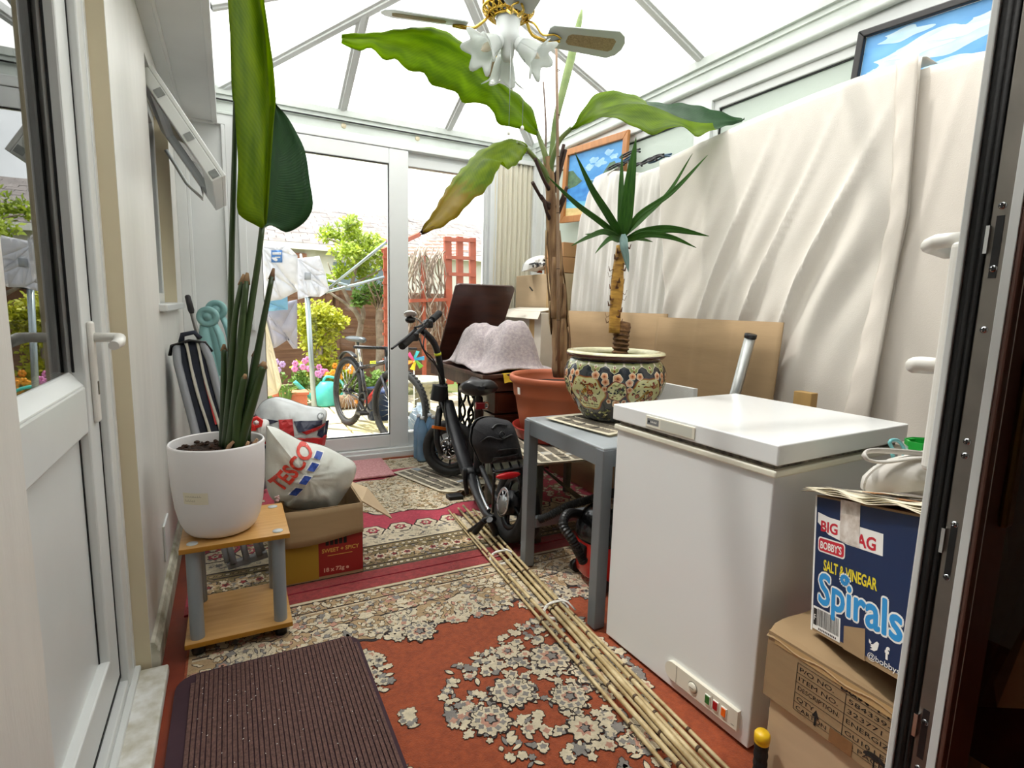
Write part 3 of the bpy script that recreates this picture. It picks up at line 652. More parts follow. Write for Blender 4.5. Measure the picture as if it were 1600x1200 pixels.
b = MB(); fbox(b, 0.004, 0.592, 0.004, 0.614, 0.756, 0.774); b.build('rim_trim', mat('cream_rim_plastic', 'e6e3d2', 0.3), frz, bevel=0.005, seg=3)
b = MB(); fbox(b, 0.02, 0.576, 0.02, 0.598, 0.772, 0.792); b.build('seal', mat('grimy_seal', '8d8478', 0.8, col2='3a342e', vscale=40, detail=8), frz)
lid = MB(); fbox(lid, 0.0, 0.597, 0.0, 0.618, 0.789, 0.840); lid_o = lid.build('lid', enamel, frz, bevel=0.004, seg=3)
def ff(a, z, h=0.0): return fz(a, -h, z)                                    # on the front face
b = MB(); a0, a1 = 0.40, 0.195
b.obox(ff(0.44, 0.797, 0.004), -fu * 0.19, fw * 0.004, (0, 0, 0.035), 0)
bg_ = b.build('lid_badge_handle', plastic_w, lid_o, bevel=0.002)
b = MB(); b.poly([ff(0.433, 0.806, 0.0046), ff(0.385, 0.806, 0.0046), ff(0.385, 0.825, 0.0046), ff(0.433, 0.825, 0.0046)], 0)
b.poly([ff(0.378, 0.801, 0.0046), ff(0.258, 0.801, 0.0046), ff(0.258, 0.828, 0.0046), ff(0.378, 0.828, 0.0046)], 1)
F = frame_map(ff(0.43, 0.812, 0.005), -fu, (0, 0, 1), -fw)
[rect(b, F, 0.012 + 0.0036 * k, 0.0144 + 0.0036 * k, 0.001, 0.0065 - 0.002 * (k % 2), 2, 0.0003) for k in range(7)]; b.add([F(0.005 + 0.004 * math.cos(t), 0.003 + 0.004 * math.sin(t), 0.0004) for t in [k * PI / 8 for k in range(16)]], [tuple(range(16))], 3)
b.build('badge', [mat('silver_badge', '8d8f92', 0.4, metal=0.5), mat('handle_recess', 'c9cabf', 0.4), white_p, black], bg_)
# control panel low on the front
def inv(px, py):
    r = ROT @ Vector(((px - CX) / FPX, -(py - CY) / FPX, -1.0)); n_ = fw; o_ = fz(0, 0.012, 0)
    t = (o_ - CAMP).dot(n_) / r.dot(n_); p = CAMP + r * t; return ((p - fo).dot(fu), p.z)
pa, pz = inv(1043, 1045); qa, qz = inv(1157, 1118); zc = (pz + qz) / 2; hh = 0.028
def fc(a, z, h=0.0): return fz(a, 0.012 - h, z)
pts = [fc(pa - hh + hh * math.cos(t), zc + hh * math.sin(t), 0.0) for t in [-PI / 2 + PI * k / 12 for k in range(13)]] + [fc(qa, zc + hh), fc(qa, zc - hh)]
L = pa - qa; F = frame_map(fc(pa, zc, 0.0122), -fu, (0, 0, 1), -fw)
b = MB(); b.prism(pts, -fw * 0.012, 0); rect(b, F, 0.045, 0.0465, -hh, hh, 1, 0.0004); rect(b, F, L * 0.685, L * 0.69, -0.02, 0.02, 1, 0.0004); rect(b, F, L * 0.93, L * 0.97, -0.018, -0.016, 1, 0.0004)
cp = b.build('control_panel', [plastic_w, mat('panel_line', '8b8a80', 0.5)], frz, recalc=False)
b = MB()
b.add([F(L * 0.42 + 0.017 * math.cos(t), 0.017 * math.sin(t), 0.0003) for t in [k * PI / 12 for k in range(24)]], [tuple(range(24))], 3)
b.lathe([(0.0145, 0), (0.0145, 0.003), (0.012, 0.005), (0, 0.005)], F(L * 0.42, 0, 0.0), 24, 0, ax=-fw); rect(b, F, L * 0.42 - 0.008, L * 0.42 + 0.008, -0.001, 0.001, 3, 0.0056); dial = b
for x_, m_, n_ in ((0.63, mat('green_switch', '2f6b2e', 0.35), 'rocker_switch'), (0.735, mat('red_switch', 'a3141b', 0.35), 'rocker_switch'), (0.84, mat('orange_lamp', 'ee6a14', 0.35), 'indicator_lamp')):
    k = MB(); k.obox(F(L * x_ - 0.0085, -0.013, 0), -fu * 0.017, (0, 0, 0.026), -fw * 0.003, 0); k.obox(F(L * x_ - 0.0065, -0.011, 0), -fu * 0.013, (0, 0, 0.022), -fw * 0.0045, 1); k.build(n_, [white_p, m_], cp)
dial.build('thermostat_dial', [plastic_w, white_p, black, MATS['panel_line']], cp)
# ------------------------------------------------------------------ grey metal table
greym = mat('grey_painted_metal', '7d8388', 0.4, metal=0.3, var=0.06, vscale=5)
tb = thing('side_table', 'grey square-legged table holding the painted porcelain planter', 'table', (1.4, 1.72, 0))
tx0, tx1, ty0, ty1, tz = 1.112, 1.66, 1.44, 2.0, 0.68
for x in (tx0, tx1 - 0.045):
    for y in (ty0, ty1 - 0.045): MB().box(x, x + 0.045, y, y + 0.045, 0.013, tz - 0.008).build('leg', greym, tb, bevel=0.003)
b = MB()
for x in (tx0 + 0.004, tx1 - 0.03): b.box(x, x + 0.026, ty0 + 0.045, ty1 - 0.045, tz - 0.07, tz - 0.01)
for y in (ty0 + 0.004, ty1 - 0.03): b.box(tx0 + 0.045, tx1 - 0.045, y, y + 0.026, tz - 0.07, tz - 0.01)
b.build('apron', greym, tb, bevel=0.002)
MB().box(tx0 + 0.003, tx1 - 0.003, ty0 + 0.003, ty1 - 0.003, tz - 0.012, tz).build('tabletop', mat('pale_grey_top', '9ea4a8', 0.45, var=0.1, vscale=6), tb, bevel=0.005, seg=3)
MB().box(tx0 + 0.045, tx1 - 0.045, ty1 - 0.05, ty1 - 0.02, 0.19, 0.235).build('stretcher', greym, tb, bevel=0.002)
# ------------------------------------------------------------------ newspapers
def newspaper(name, cx, cy, z, w, d, rot, label, sheets=4, curl=0.0, headline=None):
    mb = MB(); c, s_ = math.cos(rot), math.sin(rot); rr = random.Random(int(cx * 1000))
    for k in range(sheets):
        ox, oy, ro = rr.uniform(-0.012, 0.012), rr.uniform(-0.012, 0.012), rot + rr.uniform(-0.05, 0.05); c2, s2 = math.cos(ro), math.sin(ro)
        def H(u, v): return z + k * 0.0035 + curl * max(0, -v - 0.3) * abs(math.sin(u * 6 + k)) * 0.6 + 0.0012 * math.sin(u * 9 + k) * math.cos(v * 7)
        rows = [[(cx + ox + u * w * c2 - v * d * s2, cy + oy + u * w * s2 + v * d * c2, H(u, v)) for u in [i / 10 - 0.5 for i in range(11)]] for v in [j / 8 - 0.5 for j in range(9)]]
        mb.grid(rows, 0, uv=False)
        if k == sheets - 1:
            def F(a, b_, h): 
                u, v = a / w, b_ / d; return Vector((cx + ox + a * c2 - b_ * s2, cy + oy + a * s2 + b_ * c2, H(u, v) + 0.0012 + h))
            x = -w / 2 + 0.02
            while x < w / 2 - 0.06:
                yy = -d / 2 + 0.02
                while yy < d / 2 - 0.03:
                    if rr.random() < 0.012:
                        hh_ = rr.uniform(0.03, 0.07); rect(mb, F, x, x + 0.05, yy, min(yy + hh_, d / 2 - 0.01), rr.choice((2, 3, 4)), 0.0003); yy += hh_ + 0.006
                    elif rr.random() < 0.03: rect(mb, F, x, x + 0.052, yy, yy + 0.008, 1, 0.0003); yy += 0.014
                    else: rect(mb, F, x, x + rr.uniform(0.035, 0.05), yy, yy + 0.0018, 5, 0.0003); yy += 0.0058
                x += 0.058
            if headline: put_text(mb, headline, F, -w / 2 + 0.02, d / 2 - 0.045, 0.04, 1, 0.0005, bold=0.01)
    return tag(mb.build(name, [paper, ink, mat('photo_grey', '8b8178', 0.9, col2='4b443d', vscale=30), mat('photo_warm', 'b88a5c', 0.9, col2='7a4a30', vscale=25), mat('photo_blue', '7d8ea3', 0.9, col2='c9c2b0', vscale=25), grey_ink], solid=0.0012, recalc=False), label, 'newspaper')
newspaper('newspaper', 1.42, 1.78, 0.683, 0.44, 0.36, 0.12, 'folded newspaper on the grey table under the porcelain planter', 3)
newspaper('newspaper', 1.50, 2.33, 0.428, 0.46, 0.56, -0.12, 'thick folded newspaper on the low stool under the terracotta pot', 5, 0.0, None)
newspaper('newspaper', 1.20, 3.24, 0.0142, 0.34, 0.66, 0.35, 'newspaper spread on the rug under the front wheel of the electric bike', 2, 0.35, None)
# ------------------------------------------------------------------ porcelain planter
PCX, PCY = 1.425, 1.80
pl = thing('planter', 'round porcelain planter painted with cream flower panels on navy, on the grey table', 'planter', (PCX, PCY, 0.70))
prof = [(0.10, 0.700), (0.122, 0.702), (0.128, 0.712), (0.150, 0.74), (0.176, 0.78), (0.197, 0.82), (0.208, 0.86), (0.208, 0.895), (0.199, 0.925), (0.184, 0.948), (0.180, 0.953)]
def PR(z):
    for (r0, z0), (r1, z1) in zip(prof[1:], prof[2:]):
        if z0 <= z <= z1: return lerp(r0, r1, (z - z0) / (z1 - z0))
    return prof[-1][0] if z > 0.9 else prof[1][0]
TH0 = math.atan2(-PCY, -PCX)
def PF(a, z, h):                                 # a: metres round the belly, 0 faces the room corner by the door
    t = TH0 + a / 0.205; r = PR(z) + 0.0008 + h * 1.4; return Vector((PCX + r * math.cos(t), PCY + r * math.sin(t), z))
navy = mat('navy_glaze', '252b33', 0.18, coat=0.6, var=0.3, vscale=20)
body = MB(); body.lathe(prof, (PCX, PCY, 0), 64, 0, caps=(True, False))
def dec(mb, pts, m, L): 
    # subdivide so a shape hugs the curve
    cx_ = sum(p[0] for p in pts) / len(pts); cy_ = sum(p[1] for p in pts) / len(pts); k = len(pts); N = 4
    vs = [PF(cx_, cy_, 0.0004 + L * 0.0004)]
    for i in range(1, N + 1): vs += [PF(lerp(cx_, a, i / N), lerp(cy_, b, i / N), 0.0004 + L * 0.0004) for a, b in pts]
    fs = [(0, 1 + j, 1 + (j + 1) % k) for j in range(k)]
    for i in range(N - 1): fs += [(1 + i * k + j, 1 + i * k + (j + 1) % k, 1 + (i + 1) * k + (j + 1) % k, 1 + (i + 1) * k + j) for j in range(k)]
    mb.add(vs, fs, m, True)
CIR = 2 * PI * 0.205
def cart(a, z, w, h, k): return [(a + w * (1 + 0.07 * math.cos(6 * t)) * math.cos(t) * k, z + h * (1 + 0.07 * math.cos(6 * t)) * math.sin(t) * k) for t in [2 * PI * i / 48 for i in range(48)]]
npan = 5
for i in range(npan):
    a = -0.115 + i * CIR / npan
    dec(body, cart(a, 0.822, 0.078, 0.066, 1.1), 3, 0.6); dec(body, cart(a, 0.822, 0.078, 0.066, 1.04), 6, 0.9); dec(body, cart(a, 0.822, 0.078, 0.066, 0.98), 1, 1.2)
    # rosebush, rock, fence and birds inside the panel
    def ins(x, z): return ((x - a) / 0.074) ** 2 + ((z - 0.822) / 0.062) ** 2 < 0.82
    for j in range(5):
        x = a - 0.05 + j * 0.012; z = 0.785 + j * 0.012
        dec(body, wob(x, z, 0.009, 3, 0.3, 10, j), 6, 1.5)
    for j in range(70):
        x, z = a + R.uniform(-0.075, 0.075), 0.822 + R.uniform(-0.062, 0.06)
        if not ins(x, z): continue
        c = R.random()
        if c < 0.35: dec(body, wob(x, z, R.uniform(0.003, 0.006), 5, 0.2, 10, c * 9), R.choice((3, 5, 3)), 1.8)
        else:
            t = R.uniform(0, PI); l = R.uniform(0.005, 0.011); dec(body, [(x + l * math.cos(t), z + l * math.sin(t)), (x - 0.003 * math.sin(t), z + 0.003 * math.cos(t)), (x - l * math.cos(t), z - l * math.sin(t)), (x + 0.003 * math.sin(t), z - 0.003 * math.cos(t))], R.choice((2, 4, 6, 2)), 1.6)
    for x, z, r in ((0.02, 0.825, 0.014), (-0.01, 0.795, 0.012), (0.035, 0.80, 0.011), (-0.045, 0.82, 0.010), (0.03, 0.855, 0.009)):
        dec(body, wob(a + x, z, r, 7, 0.15, 21), 3, 2.0); dec(body, wob(a + x, z, r * 0.6, 5, 0.2, 15), 5, 2.3); dec(body, wob(a + x, z, r * 0.25, 4, 0.1, 8), 3, 2.6)
    for x0_, x1_, z0_, z1_ in ((-0.02, 0.05, 0.775, 0.778), (-0.02, 0.05, 0.765, 0.767), (0.0, 0.002, 0.765, 0.79), (0.03, 0.032, 0.765, 0.80)): dec(body, [(a + x0_, z0_), (a + x1_, z0_), (a + x1_, z1_), (a + x0_, z1_)], 2, 2.2)
    # between panels: brown-edged hexagon medallion with roses round it
    q = a + CIR / npan / 2
    dec(body, wob(q, 0.838, 0.040, 6, 0.06, 36, PI / 2), 3, 1.6); dec(body, wob(q, 0.838, 0.036, 6, 0.06, 36, PI / 2), 1, 1.9)
    for j in range(34):
        t = R.uniform(0, 6.28); r = 0.032 * R.random() ** 0.5; dec(body, wob(q + r * math.cos(t), 0.838 + r * math.sin(t), R.uniform(0.003, 0.006), 4, 0.3, 9, t), R.choice((2, 4, 3, 2, 4)), 2.2)
    for x, z, r in ((0, 0.887, 0.019), (-0.045, 0.873, 0.015), (0.045, 0.873, 0.015), (-0.05, 0.895, 0.014), (0.055, 0.898, 0.014), (-0.048, 0.845, 0.012), (0.048, 0.845, 0.012), (0, 0.786, 0.017), (-0.032, 0.795, 0.010), (0.032, 0.795, 0.010), (-0.085, 0.897, 0.016), (0.085, 0.897, 0.014)):
        dec(body, wob(q + x, z, r, 5, 0.08, 24, x * 90), 8, 1.1); dec(body, wob(q + x, z, r * 0.88, 5, 0.08, 24, x * 90), 7, 1.3); dec(body, wob(q + x, z, r * 0.5, 4, 0.1, 16), 5, 1.5); dec(body, wob(q + x, z, r * 0.22, 4, 0.1, 10), 3, 1.7)
nl = 17
for i in range(nl):                               # green lappets under the rim
    a = i * CIR / nl; w_ = CIR / nl / 2
    tri = lambda k: [(a - w_ * k, 0.946), (a + w_ * k, 0.946), (a + w_ * k, 0.934), (a + w_ * 0.5 * k, 0.925), (a + w_ * 0.42 * k, 0.915), (a, 0.904 + (1 - k) * 0.02), (a - w_ * 0.42 * k, 0.915), (a - w_ * 0.5 * k, 0.925), (a - w_ * k, 0.934)]
    dec(body, tri(1.0), 8, 0.8); dec(body, tri(0.88), 4, 1.1); dec(body, wob(a, 0.929, 0.008, 5, 0.2, 14), 1, 1.4); dec(body, wob(a, 0.929, 0.005, 4, 0.2, 10), 3, 1.6); dec(body, wob(a, 0.915, 0.004, 4, 0.2, 10), 3, 1.6)
for i in range(190):                              # scrolling foot border
    a, z = R.uniform(0, CIR), R.uniform(0.712, 0.757); t = R.uniform(0, PI); l = R.uniform(0.008, 0.018)
    dec(body, [(a + l * math.cos(t), z + 0.35 * l * math.sin(t)), (a, z + 0.005), (a - l * math.cos(t), z - 0.35 * l * math.sin(t)), (a, z - 0.005)], R.choice((4, 9, 4, 1, 9, 2)), 0.5 + (i % 9) * 0.12)
gl_ = lambda n_, c, c2=None: mat(n_, c, 0.2, coat=0.5, var=0.15, vscale=50, col2=c2)
body.build('pot_body', [navy, gl_('cream_green_glaze', 'd3cf96'), gl_('black_line_glaze', '1f1d16'), gl_('red_brown_glaze', '7b3520'), gl_('sage_glaze', '8b9159'), gl_('coral_glaze', 'c47c4e'), gl_('ochre_glaze', 'a67f2b'), gl_('peach_glaze', 'd9ab86'), gl_('ivory_line_glaze', 'e8dfc4'), gl_('olive_scroll_glaze', '6f6b4a')], pl, recalc=False)
b = MB(); b.lathe([(0.180, 0.950), (0.196, 0.957), (0.203, 0.966), (0.204, 0.972), (0.199, 0.980), (0.180, 0.982), (0.165, 0.976), (0.160, 0.96), (0.175, 0.90), (0.17, 0.86)], (PCX, PCY, 0), 64, ms=[2, 2, 2, 0, 0, 0, 0, 1, 1, 1], caps=(False, False))
b.build('rim', [gl_('pale_rim_glaze', 'e4e0b8'), gl_('yellow_green_interior', '8f8a3a'), gl_('maroon_rim_glaze', '4e231c')], pl)
soil = mat('dark_soil', '3a2a20', 0.98, col2='1d1410', vscale=70, bump=1, bscale=90)
b = MB(); b.lathe([(0.0, 0.905), (0.10, 0.903), (0.174, 0.898)], (PCX, PCY, 0), 32); b.build('soil', soil, pl)
# ------------------------------------------------------------------ plants
def leafmat(name, c1, c2, trans, veins=70.0, rough=0.45, tip=None, tipc='8a7a12'):
    m = bpy.data.materials.new(name); m.use_nodes = True; n = m.node_tree.nodes; l = m.node_tree.links
    b = n['Principled BSDF']; b.inputs['Roughness'].default_value = rough; b.inputs['Specular IOR Level'].default_value = 0.25
    uv = n.new('ShaderNodeTexCoord'); sp = n.new('ShaderNodeSeparateXYZ'); l.new(uv.outputs['UV'], sp.inputs[0])
    ab = n.new('ShaderNodeMath'); ab.operation = 'SUBTRACT'; ab.inputs[1].default_value = 0.5; l.new(sp.outputs['X'], ab.inputs[0])
    a2 = n.new('ShaderNodeMath'); a2.operation = 'ABSOLUTE'; l.new(ab.outputs[0], a2.inputs[0])
    ad = n.new('ShaderNodeMath'); ad.operation = 'MULTIPLY_ADD'; ad.inputs[1].default_value = -0.35; l.new(a2.outputs[0], ad.inputs[0]); l.new(sp.outputs['Y'], ad.inputs[2])
    mu = n.new('ShaderNodeMath'); mu.operation = 'MULTIPLY'; mu.inputs[1].default_value = veins * 6.283; l.new(ad.outputs[0], mu.inputs[0])
    si = n.new('ShaderNodeMath'); si.operation = 'SINE'; l.new(mu.outputs[0], si.inputs[0])
    nz = n.new('ShaderNodeTexNoise'); nz.inputs['Scale'].default_value = 6; l.new(uv.outputs['UV'], nz.inputs['Vector'])
    mr_ = n.new('ShaderNodeMath'); mr_.operation = 'MULTIPLY_ADD'; mr_.inputs[1].default_value = 0.035; l.new(si.outputs[0], mr_.inputs[0]); l.new(nz.outputs['Fac'], mr_.inputs[2])
    cr = n.new('ShaderNodeValToRGB'); cr.color_ramp.elements[0].position = 0.3; cr.color_ramp.elements[1].position = 0.75
    cr.color_ramp.elements[0].color = srgb(c1); cr.color_ramp.elements[1].color = srgb(c2); l.new(mr_.outputs[0], cr.inputs[0]); col = cr.outputs[0]
    if tip is not None:
        nz2 = n.new('ShaderNodeTexNoise'); nz2.inputs['Scale'].default_value = 9; l.new(uv.outputs['UV'], nz2.inputs['Vector'])
        t2 = n.new('ShaderNodeMath'); t2.operation = 'MULTIPLY_ADD'; t2.inputs[1].default_value = 0.35; l.new(nz2.outputs['Fac'], t2.inputs[0]); l.new(sp.outputs['Y'], t2.inputs[2])
        r2 = n.new('ShaderNodeValToRGB'); e = r2.color_ramp.elements; e[0].position = tip; e[0].color = (0, 0, 0, 1); e[1].position = min(1, tip + 0.16); e[1].color = (1, 1, 1, 1); l.new(t2.outputs[0], r2.inputs[0])
        mx = n.new('ShaderNodeMixRGB'); mx.inputs[2].default_value = srgb(tipc); l.new(r2.outputs[0], mx.inputs[0]); l.new(col, mx.inputs[1]); col = mx.outputs[0]
        r3 = n.new('ShaderNodeValToRGB'); e = r3.color_ramp.elements; e[0].position = 0.97; e[0].color = (0, 0, 0, 1); e[1].position = 1.0; e[1].color = (1, 1, 1, 1)
        t3 = n.new('ShaderNodeMath'); t3.operation = 'SUBTRACT'; t3.inputs[1].default_value = 0.15; l.new(t2.outputs[0], t3.inputs[0]); l.new(t3.outputs[0], r3.inputs[0])
        mx2 = n.new('ShaderNodeMixRGB'); mx2.inputs[2].default_value = srgb('3f2a1c'); l.new(r3.outputs[0], mx2.inputs[0]); l.new(col, mx2.inputs[1]); col = mx2.outputs[0]
    l.new(col, b.inputs['Base Color'])
    bp = n.new('ShaderNodeBump'); bp.inputs['Strength'].default_value = 0.1; bp.inputs['Distance'].default_value = 0.002; l.new(si.outputs[0], bp.inputs['Height']); l.new(bp.outputs[0], b.inputs['Normal'])
    t = n.new('ShaderNodeBsdfTranslucent'); hs = n.new('ShaderNodeHueSaturation'); hs.inputs['Hue'].default_value = 0.49; hs.inputs['Value'].default_value = 2.2; hs.inputs['Saturation'].default_value = 1.1
    l.new(col, hs.inputs['Color']); l.new(hs.outputs[0], t.inputs['Color'])
    mxs = n.new('ShaderNodeMixShader'); mxs.inputs[0].default_value = trans; l.new(b.outputs[0], mxs.inputs[1]); l.new(t.outputs[0], mxs.inputs[2]); l.new(mxs.outputs[0], n['Material Output'].inputs['Surface'])
    return m
banana_leaf = leafmat('banana_leaf_skin', '587209', '7c960f', 0.58, 60)
banana_tip = leafmat('yellowing_leaf_skin', '5c760a', '84980f', 0.58, 50, tip=0.72)
strel_leaf = leafmat('bird_of_paradise_leaf_skin', '56700b', '7e9210', 0.6, 55)
strel_dark = leafmat('dark_leaf_skin', '1d3d20', '244a24', 0.12, 55)
yucca_leaf = leafmat('yucca_leaf_skin', '2f5420', '446f28', 0.3, 3)
stemg = mat('green_stalk', '7d8c4e', 0.45, col2='56703a', vscale=6)
stemd = mat('dark_green_stalk', '3c5226', 0.4, col2='22331a', vscale=5, stretch=(1, 1, 0.3))
husk = mat('dry_husk', 'b08f68', 0.85, col2='6a4c35', vscale=16, stretch=(2, 2, 0.35), detail=8, bump=0.8, bscale=40)
darkhusk = mat('dark_dead_stalk', '4a3128', 0.8, col2='2c1d18', vscale=20)
def pw(l): return [W(a, b, y=d) for a, b, d in l]
def blade(e1, mid, e2, mats, name, parent, n=40, k=5, bulge=0.0, thick=0.0012, mf=None, wav=0.0, nw=9):
    E1, M_, E2 = resample(pw(e1), n), resample(pw(mid), n), resample(pw(e2), n); rows = []
    for i in range(n):
        a, m, c = E1[i], M_[i], E2[i]; row = []
        tv = (M_[min(n - 1, i + 1)] - M_[max(0, i - 1)]).normalized(); ac = c - a
        nn = tv.cross(ac); nn = nn.normalized() if nn.length > 1e-6 else Vector((0, 0, 1))
        for j in range(k, 0, -1): t = j / k; row.append(m.lerp(a, t) + nn * (bulge * math.sin(PI * t) + wav * t * math.sin(i * nw * 6.28 / n)))
        row.append(m)
        for j in range(1, k + 1): t = j / k; row.append(m.lerp(c, t) + nn * (bulge * math.sin(PI * t) + wav * t * math.sin(1 + i * nw * 6.28 / n)))
        rows.append(row)
    mb = MB(); mb.grid(rows, 0, mf=mf)
    return mb.build(name, mats, parent, solid=thick, recalc=False)
# ---- banana plant in a terracotta pot
BX, BY = 1.58, 2.47
bp_ = thing('banana_plant', 'tall banana plant with long arching leaves in the terracotta pot', 'plant', (BX, BY, 0.70))
tcol = mat('terracotta_plastic', 'b5613f', 0.5, var=0.08, vscale=5)
pt = thing('plant_pot', 'large terracotta coloured pot with a wide rolled rim, holding the banana plant', 'pot', (BX, BY, 0.458))
b = MB(); b.lathe([(0.19, 0.460), (0.196, 0.464), (0.222, 0.60), (0.236, 0.675), (0.243, 0.68), (0.246, 0.70), (0.252, 0.745), (0.262, 0.755), (0.270, 0.762), (0.270, 0.785), (0.263, 0.792), (0.248, 0.790), (0.240, 0.77), (0.235, 0.70)], (BX, BY, 0), 56); b.build('pot_body', tcol, pt)
b = MB(); b.lathe([(0.0, 0.745), (0.12, 0.742), (0.242, 0.735)], (BX, BY, 0), 32); b.build('soil', soil, pt)
lb_ = MB(); th = math.atan2(-BY, -BX) - 0.95; lb_.obox((BX + 0.256 * math.cos(th), BY + 0.256 * math.sin(th), 0.70), (-0.02 * math.sin(th), 0.02 * math.cos(th), 0), (0.004 * math.cos(th), 0.004 * math.sin(th), 0.0), (0.003 * math.cos(th), 0.003 * math.sin(th), 0.035)); lb_.build('price_tag', white_p, pt)
sa_ = MB(); sa_.lathe([(0.0, 0.450), (0.205, 0.450), (0.22, 0.453), (0.243, 0.505), (0.248, 0.51), (0.248, 0.515), (0.24, 0.515), (0.225, 0.475), (0.21, 0.457), (0.0, 0.457)], (BX, BY, 0), 48); tag(sa_.build('pot_saucer', mat('deep_red_plastic', '9a2a1f', 0.4, var=0.1)), 'dark red saucer under the terracotta pot', 'saucer')
# stool under it
tst = thing('stool', 'low worn grey-green stool with a plywood top under the terracotta pot', 'stool', (1.58, 2.45, 0))
gg = mat('worn_grey_green_paint', '75786a', 0.7, col2='5d6053', vscale=12); ply = mat('plywood_top', 'b98f6c', 0.7, var=0.2, vscale=10, stretch=(1, 8, 1))
MB().box(1.26, 1.86, 2.14, 2.76, 0.405, 0.425).build('seat', ply, tst, bevel=0.003)
for x in (1.275, 1.815):
    for y in (2.15, 2.71): MB().box(x, x + 0.035, y, y + 0.035, 0.0125, 0.405).build('leg', gg, tst, bevel=0.003)
MB().box(1.28, 1.30, 2.185, 2.71, 0.2, 0.404).build('side_board', gg, tst)
q = MB(); q.prism([(1.32, 2.30, 0.40), (1.32, 2.36, 0.40), (1.72, 2.36, 0.10), (1.66, 2.30, 0.10)], (0, 0.02, 0)); q.build('brace', gg, tst)
# trunk wrapped in dry sheaths
tp = [W(878, 588, y=BY), W(874, 500, y=BY), W(866, 400, y=BY), W(862, 330, y=BY), W(858, 270, y=BY), W(854, 245, y=BY)]
tr_ = MB(); tps = resample(tp, 26); rs = [0.048, 0.052, 0.051, 0.049, 0.047, 0.044, 0.043] + [lerp(0.042, 0.022, i / 18) for i in range(19)]
tr_.tube(tps, [r * (1 + 0.06 * math.sin(i * 1.7)) for i, r in enumerate(rs)], 14)
trunk = tr_.build('trunk', husk, bp_)
rl = random.Random(5)
for i in range(16):                              # peeling strips of sheath
    k = rl.randint(0, 15); a0 = tps[k]; k2 = min(25, k + rl.randint(4, 9)); ang = rl.uniform(0, 6.28); r0 = rs[k] * 1.05
    mb = MB(); pts = []
    for j in range(7):
        t = j / 6; kk = lerp(k, k2, t); b_ = tps[int(kk)].lerp(tps[min(25, int(kk) + 1)], kk - int(kk)); an = ang + 0.7 * t; rr_ = lerp(r0, rs[k2] * 1.15, t) + 0.006 * math.sin(t * 3.1)
        pts.append((b_ + Vector((math.cos(an) * rr_, math.sin(an) * rr_, 0)), an))
    rows = [[p + Vector((-math.sin(an), math.cos(an), 0)) * w_ * 0.018 * (1 - 0.5 * j / 6) + Vector((math.cos(an), math.sin(an), 0)) * (0.004 - 0.004 * abs(w_)) for w_ in (-1, 0, 1)] for j, (p, an) in enumerate(pts)]
    mb.grid(rows, 0, uv=False); mb.build('sheath_strip', husk if i % 3 else mat('pale_husk', 'b39a72', 0.85, col2='7d6444', vscale=14, stretch=(1, 1, 0.3), bump=0.5, bscale=40) if i == 0 else MATS.get('pale_husk', husk), trunk, solid=0.002)
for a, c in (((862, 330), (832, 285)), ((860, 300), (836, 248)), ((862, 320), (845, 306)), ((866, 300), (884, 234)), ((866, 330), (886, 292)), ((864, 290), (881, 226)), ((866, 345), (883, 308)), ((860, 345), (849, 312))):
    p, q = W(*a, y=BY), W(*c, y=BY - 0.06 + rl.uniform(-0.05, 0.1)); md = p.lerp(q, 0.55) + Vector((0, 0, -0.012))
    MB().tube([p, md, q], [0.012, 0.008, 0.009], 7).build('dead_stalk', darkhusk, trunk)
def stalk(px, r, m=stemg, par=None, n=16, name='leaf_stalk', nn=9):
    pts = resample(pw(px), n); rr_ = [lerp(r[0], r[1], i / (n - 1)) for i in range(n)]
    return MB().tube(pts, rr_, nn).build(name, m, par)
s1 = stalk([(857, 270, BY), (851, 240, BY), (838, 203, BY + 0.03)], (0.017, 0.010), stemg, bp_)
blade([(838, 205, 2.500), (838, 190, 2.495), (833, 173, 2.490), (813, 150, 2.482), (787, 133, 2.470), (763, 126, 2.465), (756, 105, 2.457), (740, 83, 2.445), (710, 57, 2.432), (677, 43, 2.420), (627, 45, 2.408), (585, 51, 2.395), (533, 53, 2.383)],
      [(838, 203, 2.500), (830, 195, 2.490), (787, 143, 2.457), (760, 120, 2.445), (727, 93, 2.432), (667, 66, 2.415), (600, 60, 2.395), (533, 59, 2.383)],
      [(836, 212, 2.500), (815, 202, 2.470), (778, 193, 2.445), (771, 174, 2.440), (750, 161, 2.432), (725, 161, 2.425), (710, 143, 2.420), (676, 133, 2.410), (660, 113, 2.405), (638, 111, 2.400), (620, 93, 2.395), (602, 94, 2.390), (578, 75, 2.385), (560, 80, 2.383), (533, 67, 2.383)],
      banana_leaf, 'leaf', s1, n=60, k=5, bulge=0.012, wav=0.004, nw=13)
s2 = stalk([(858, 290, BY), (852, 270, BY - 0.02), (837, 249, BY - 0.06), (821, 231, BY - 0.1), (808, 222, BY - 0.12)], (0.016, 0.009), stemg, bp_)
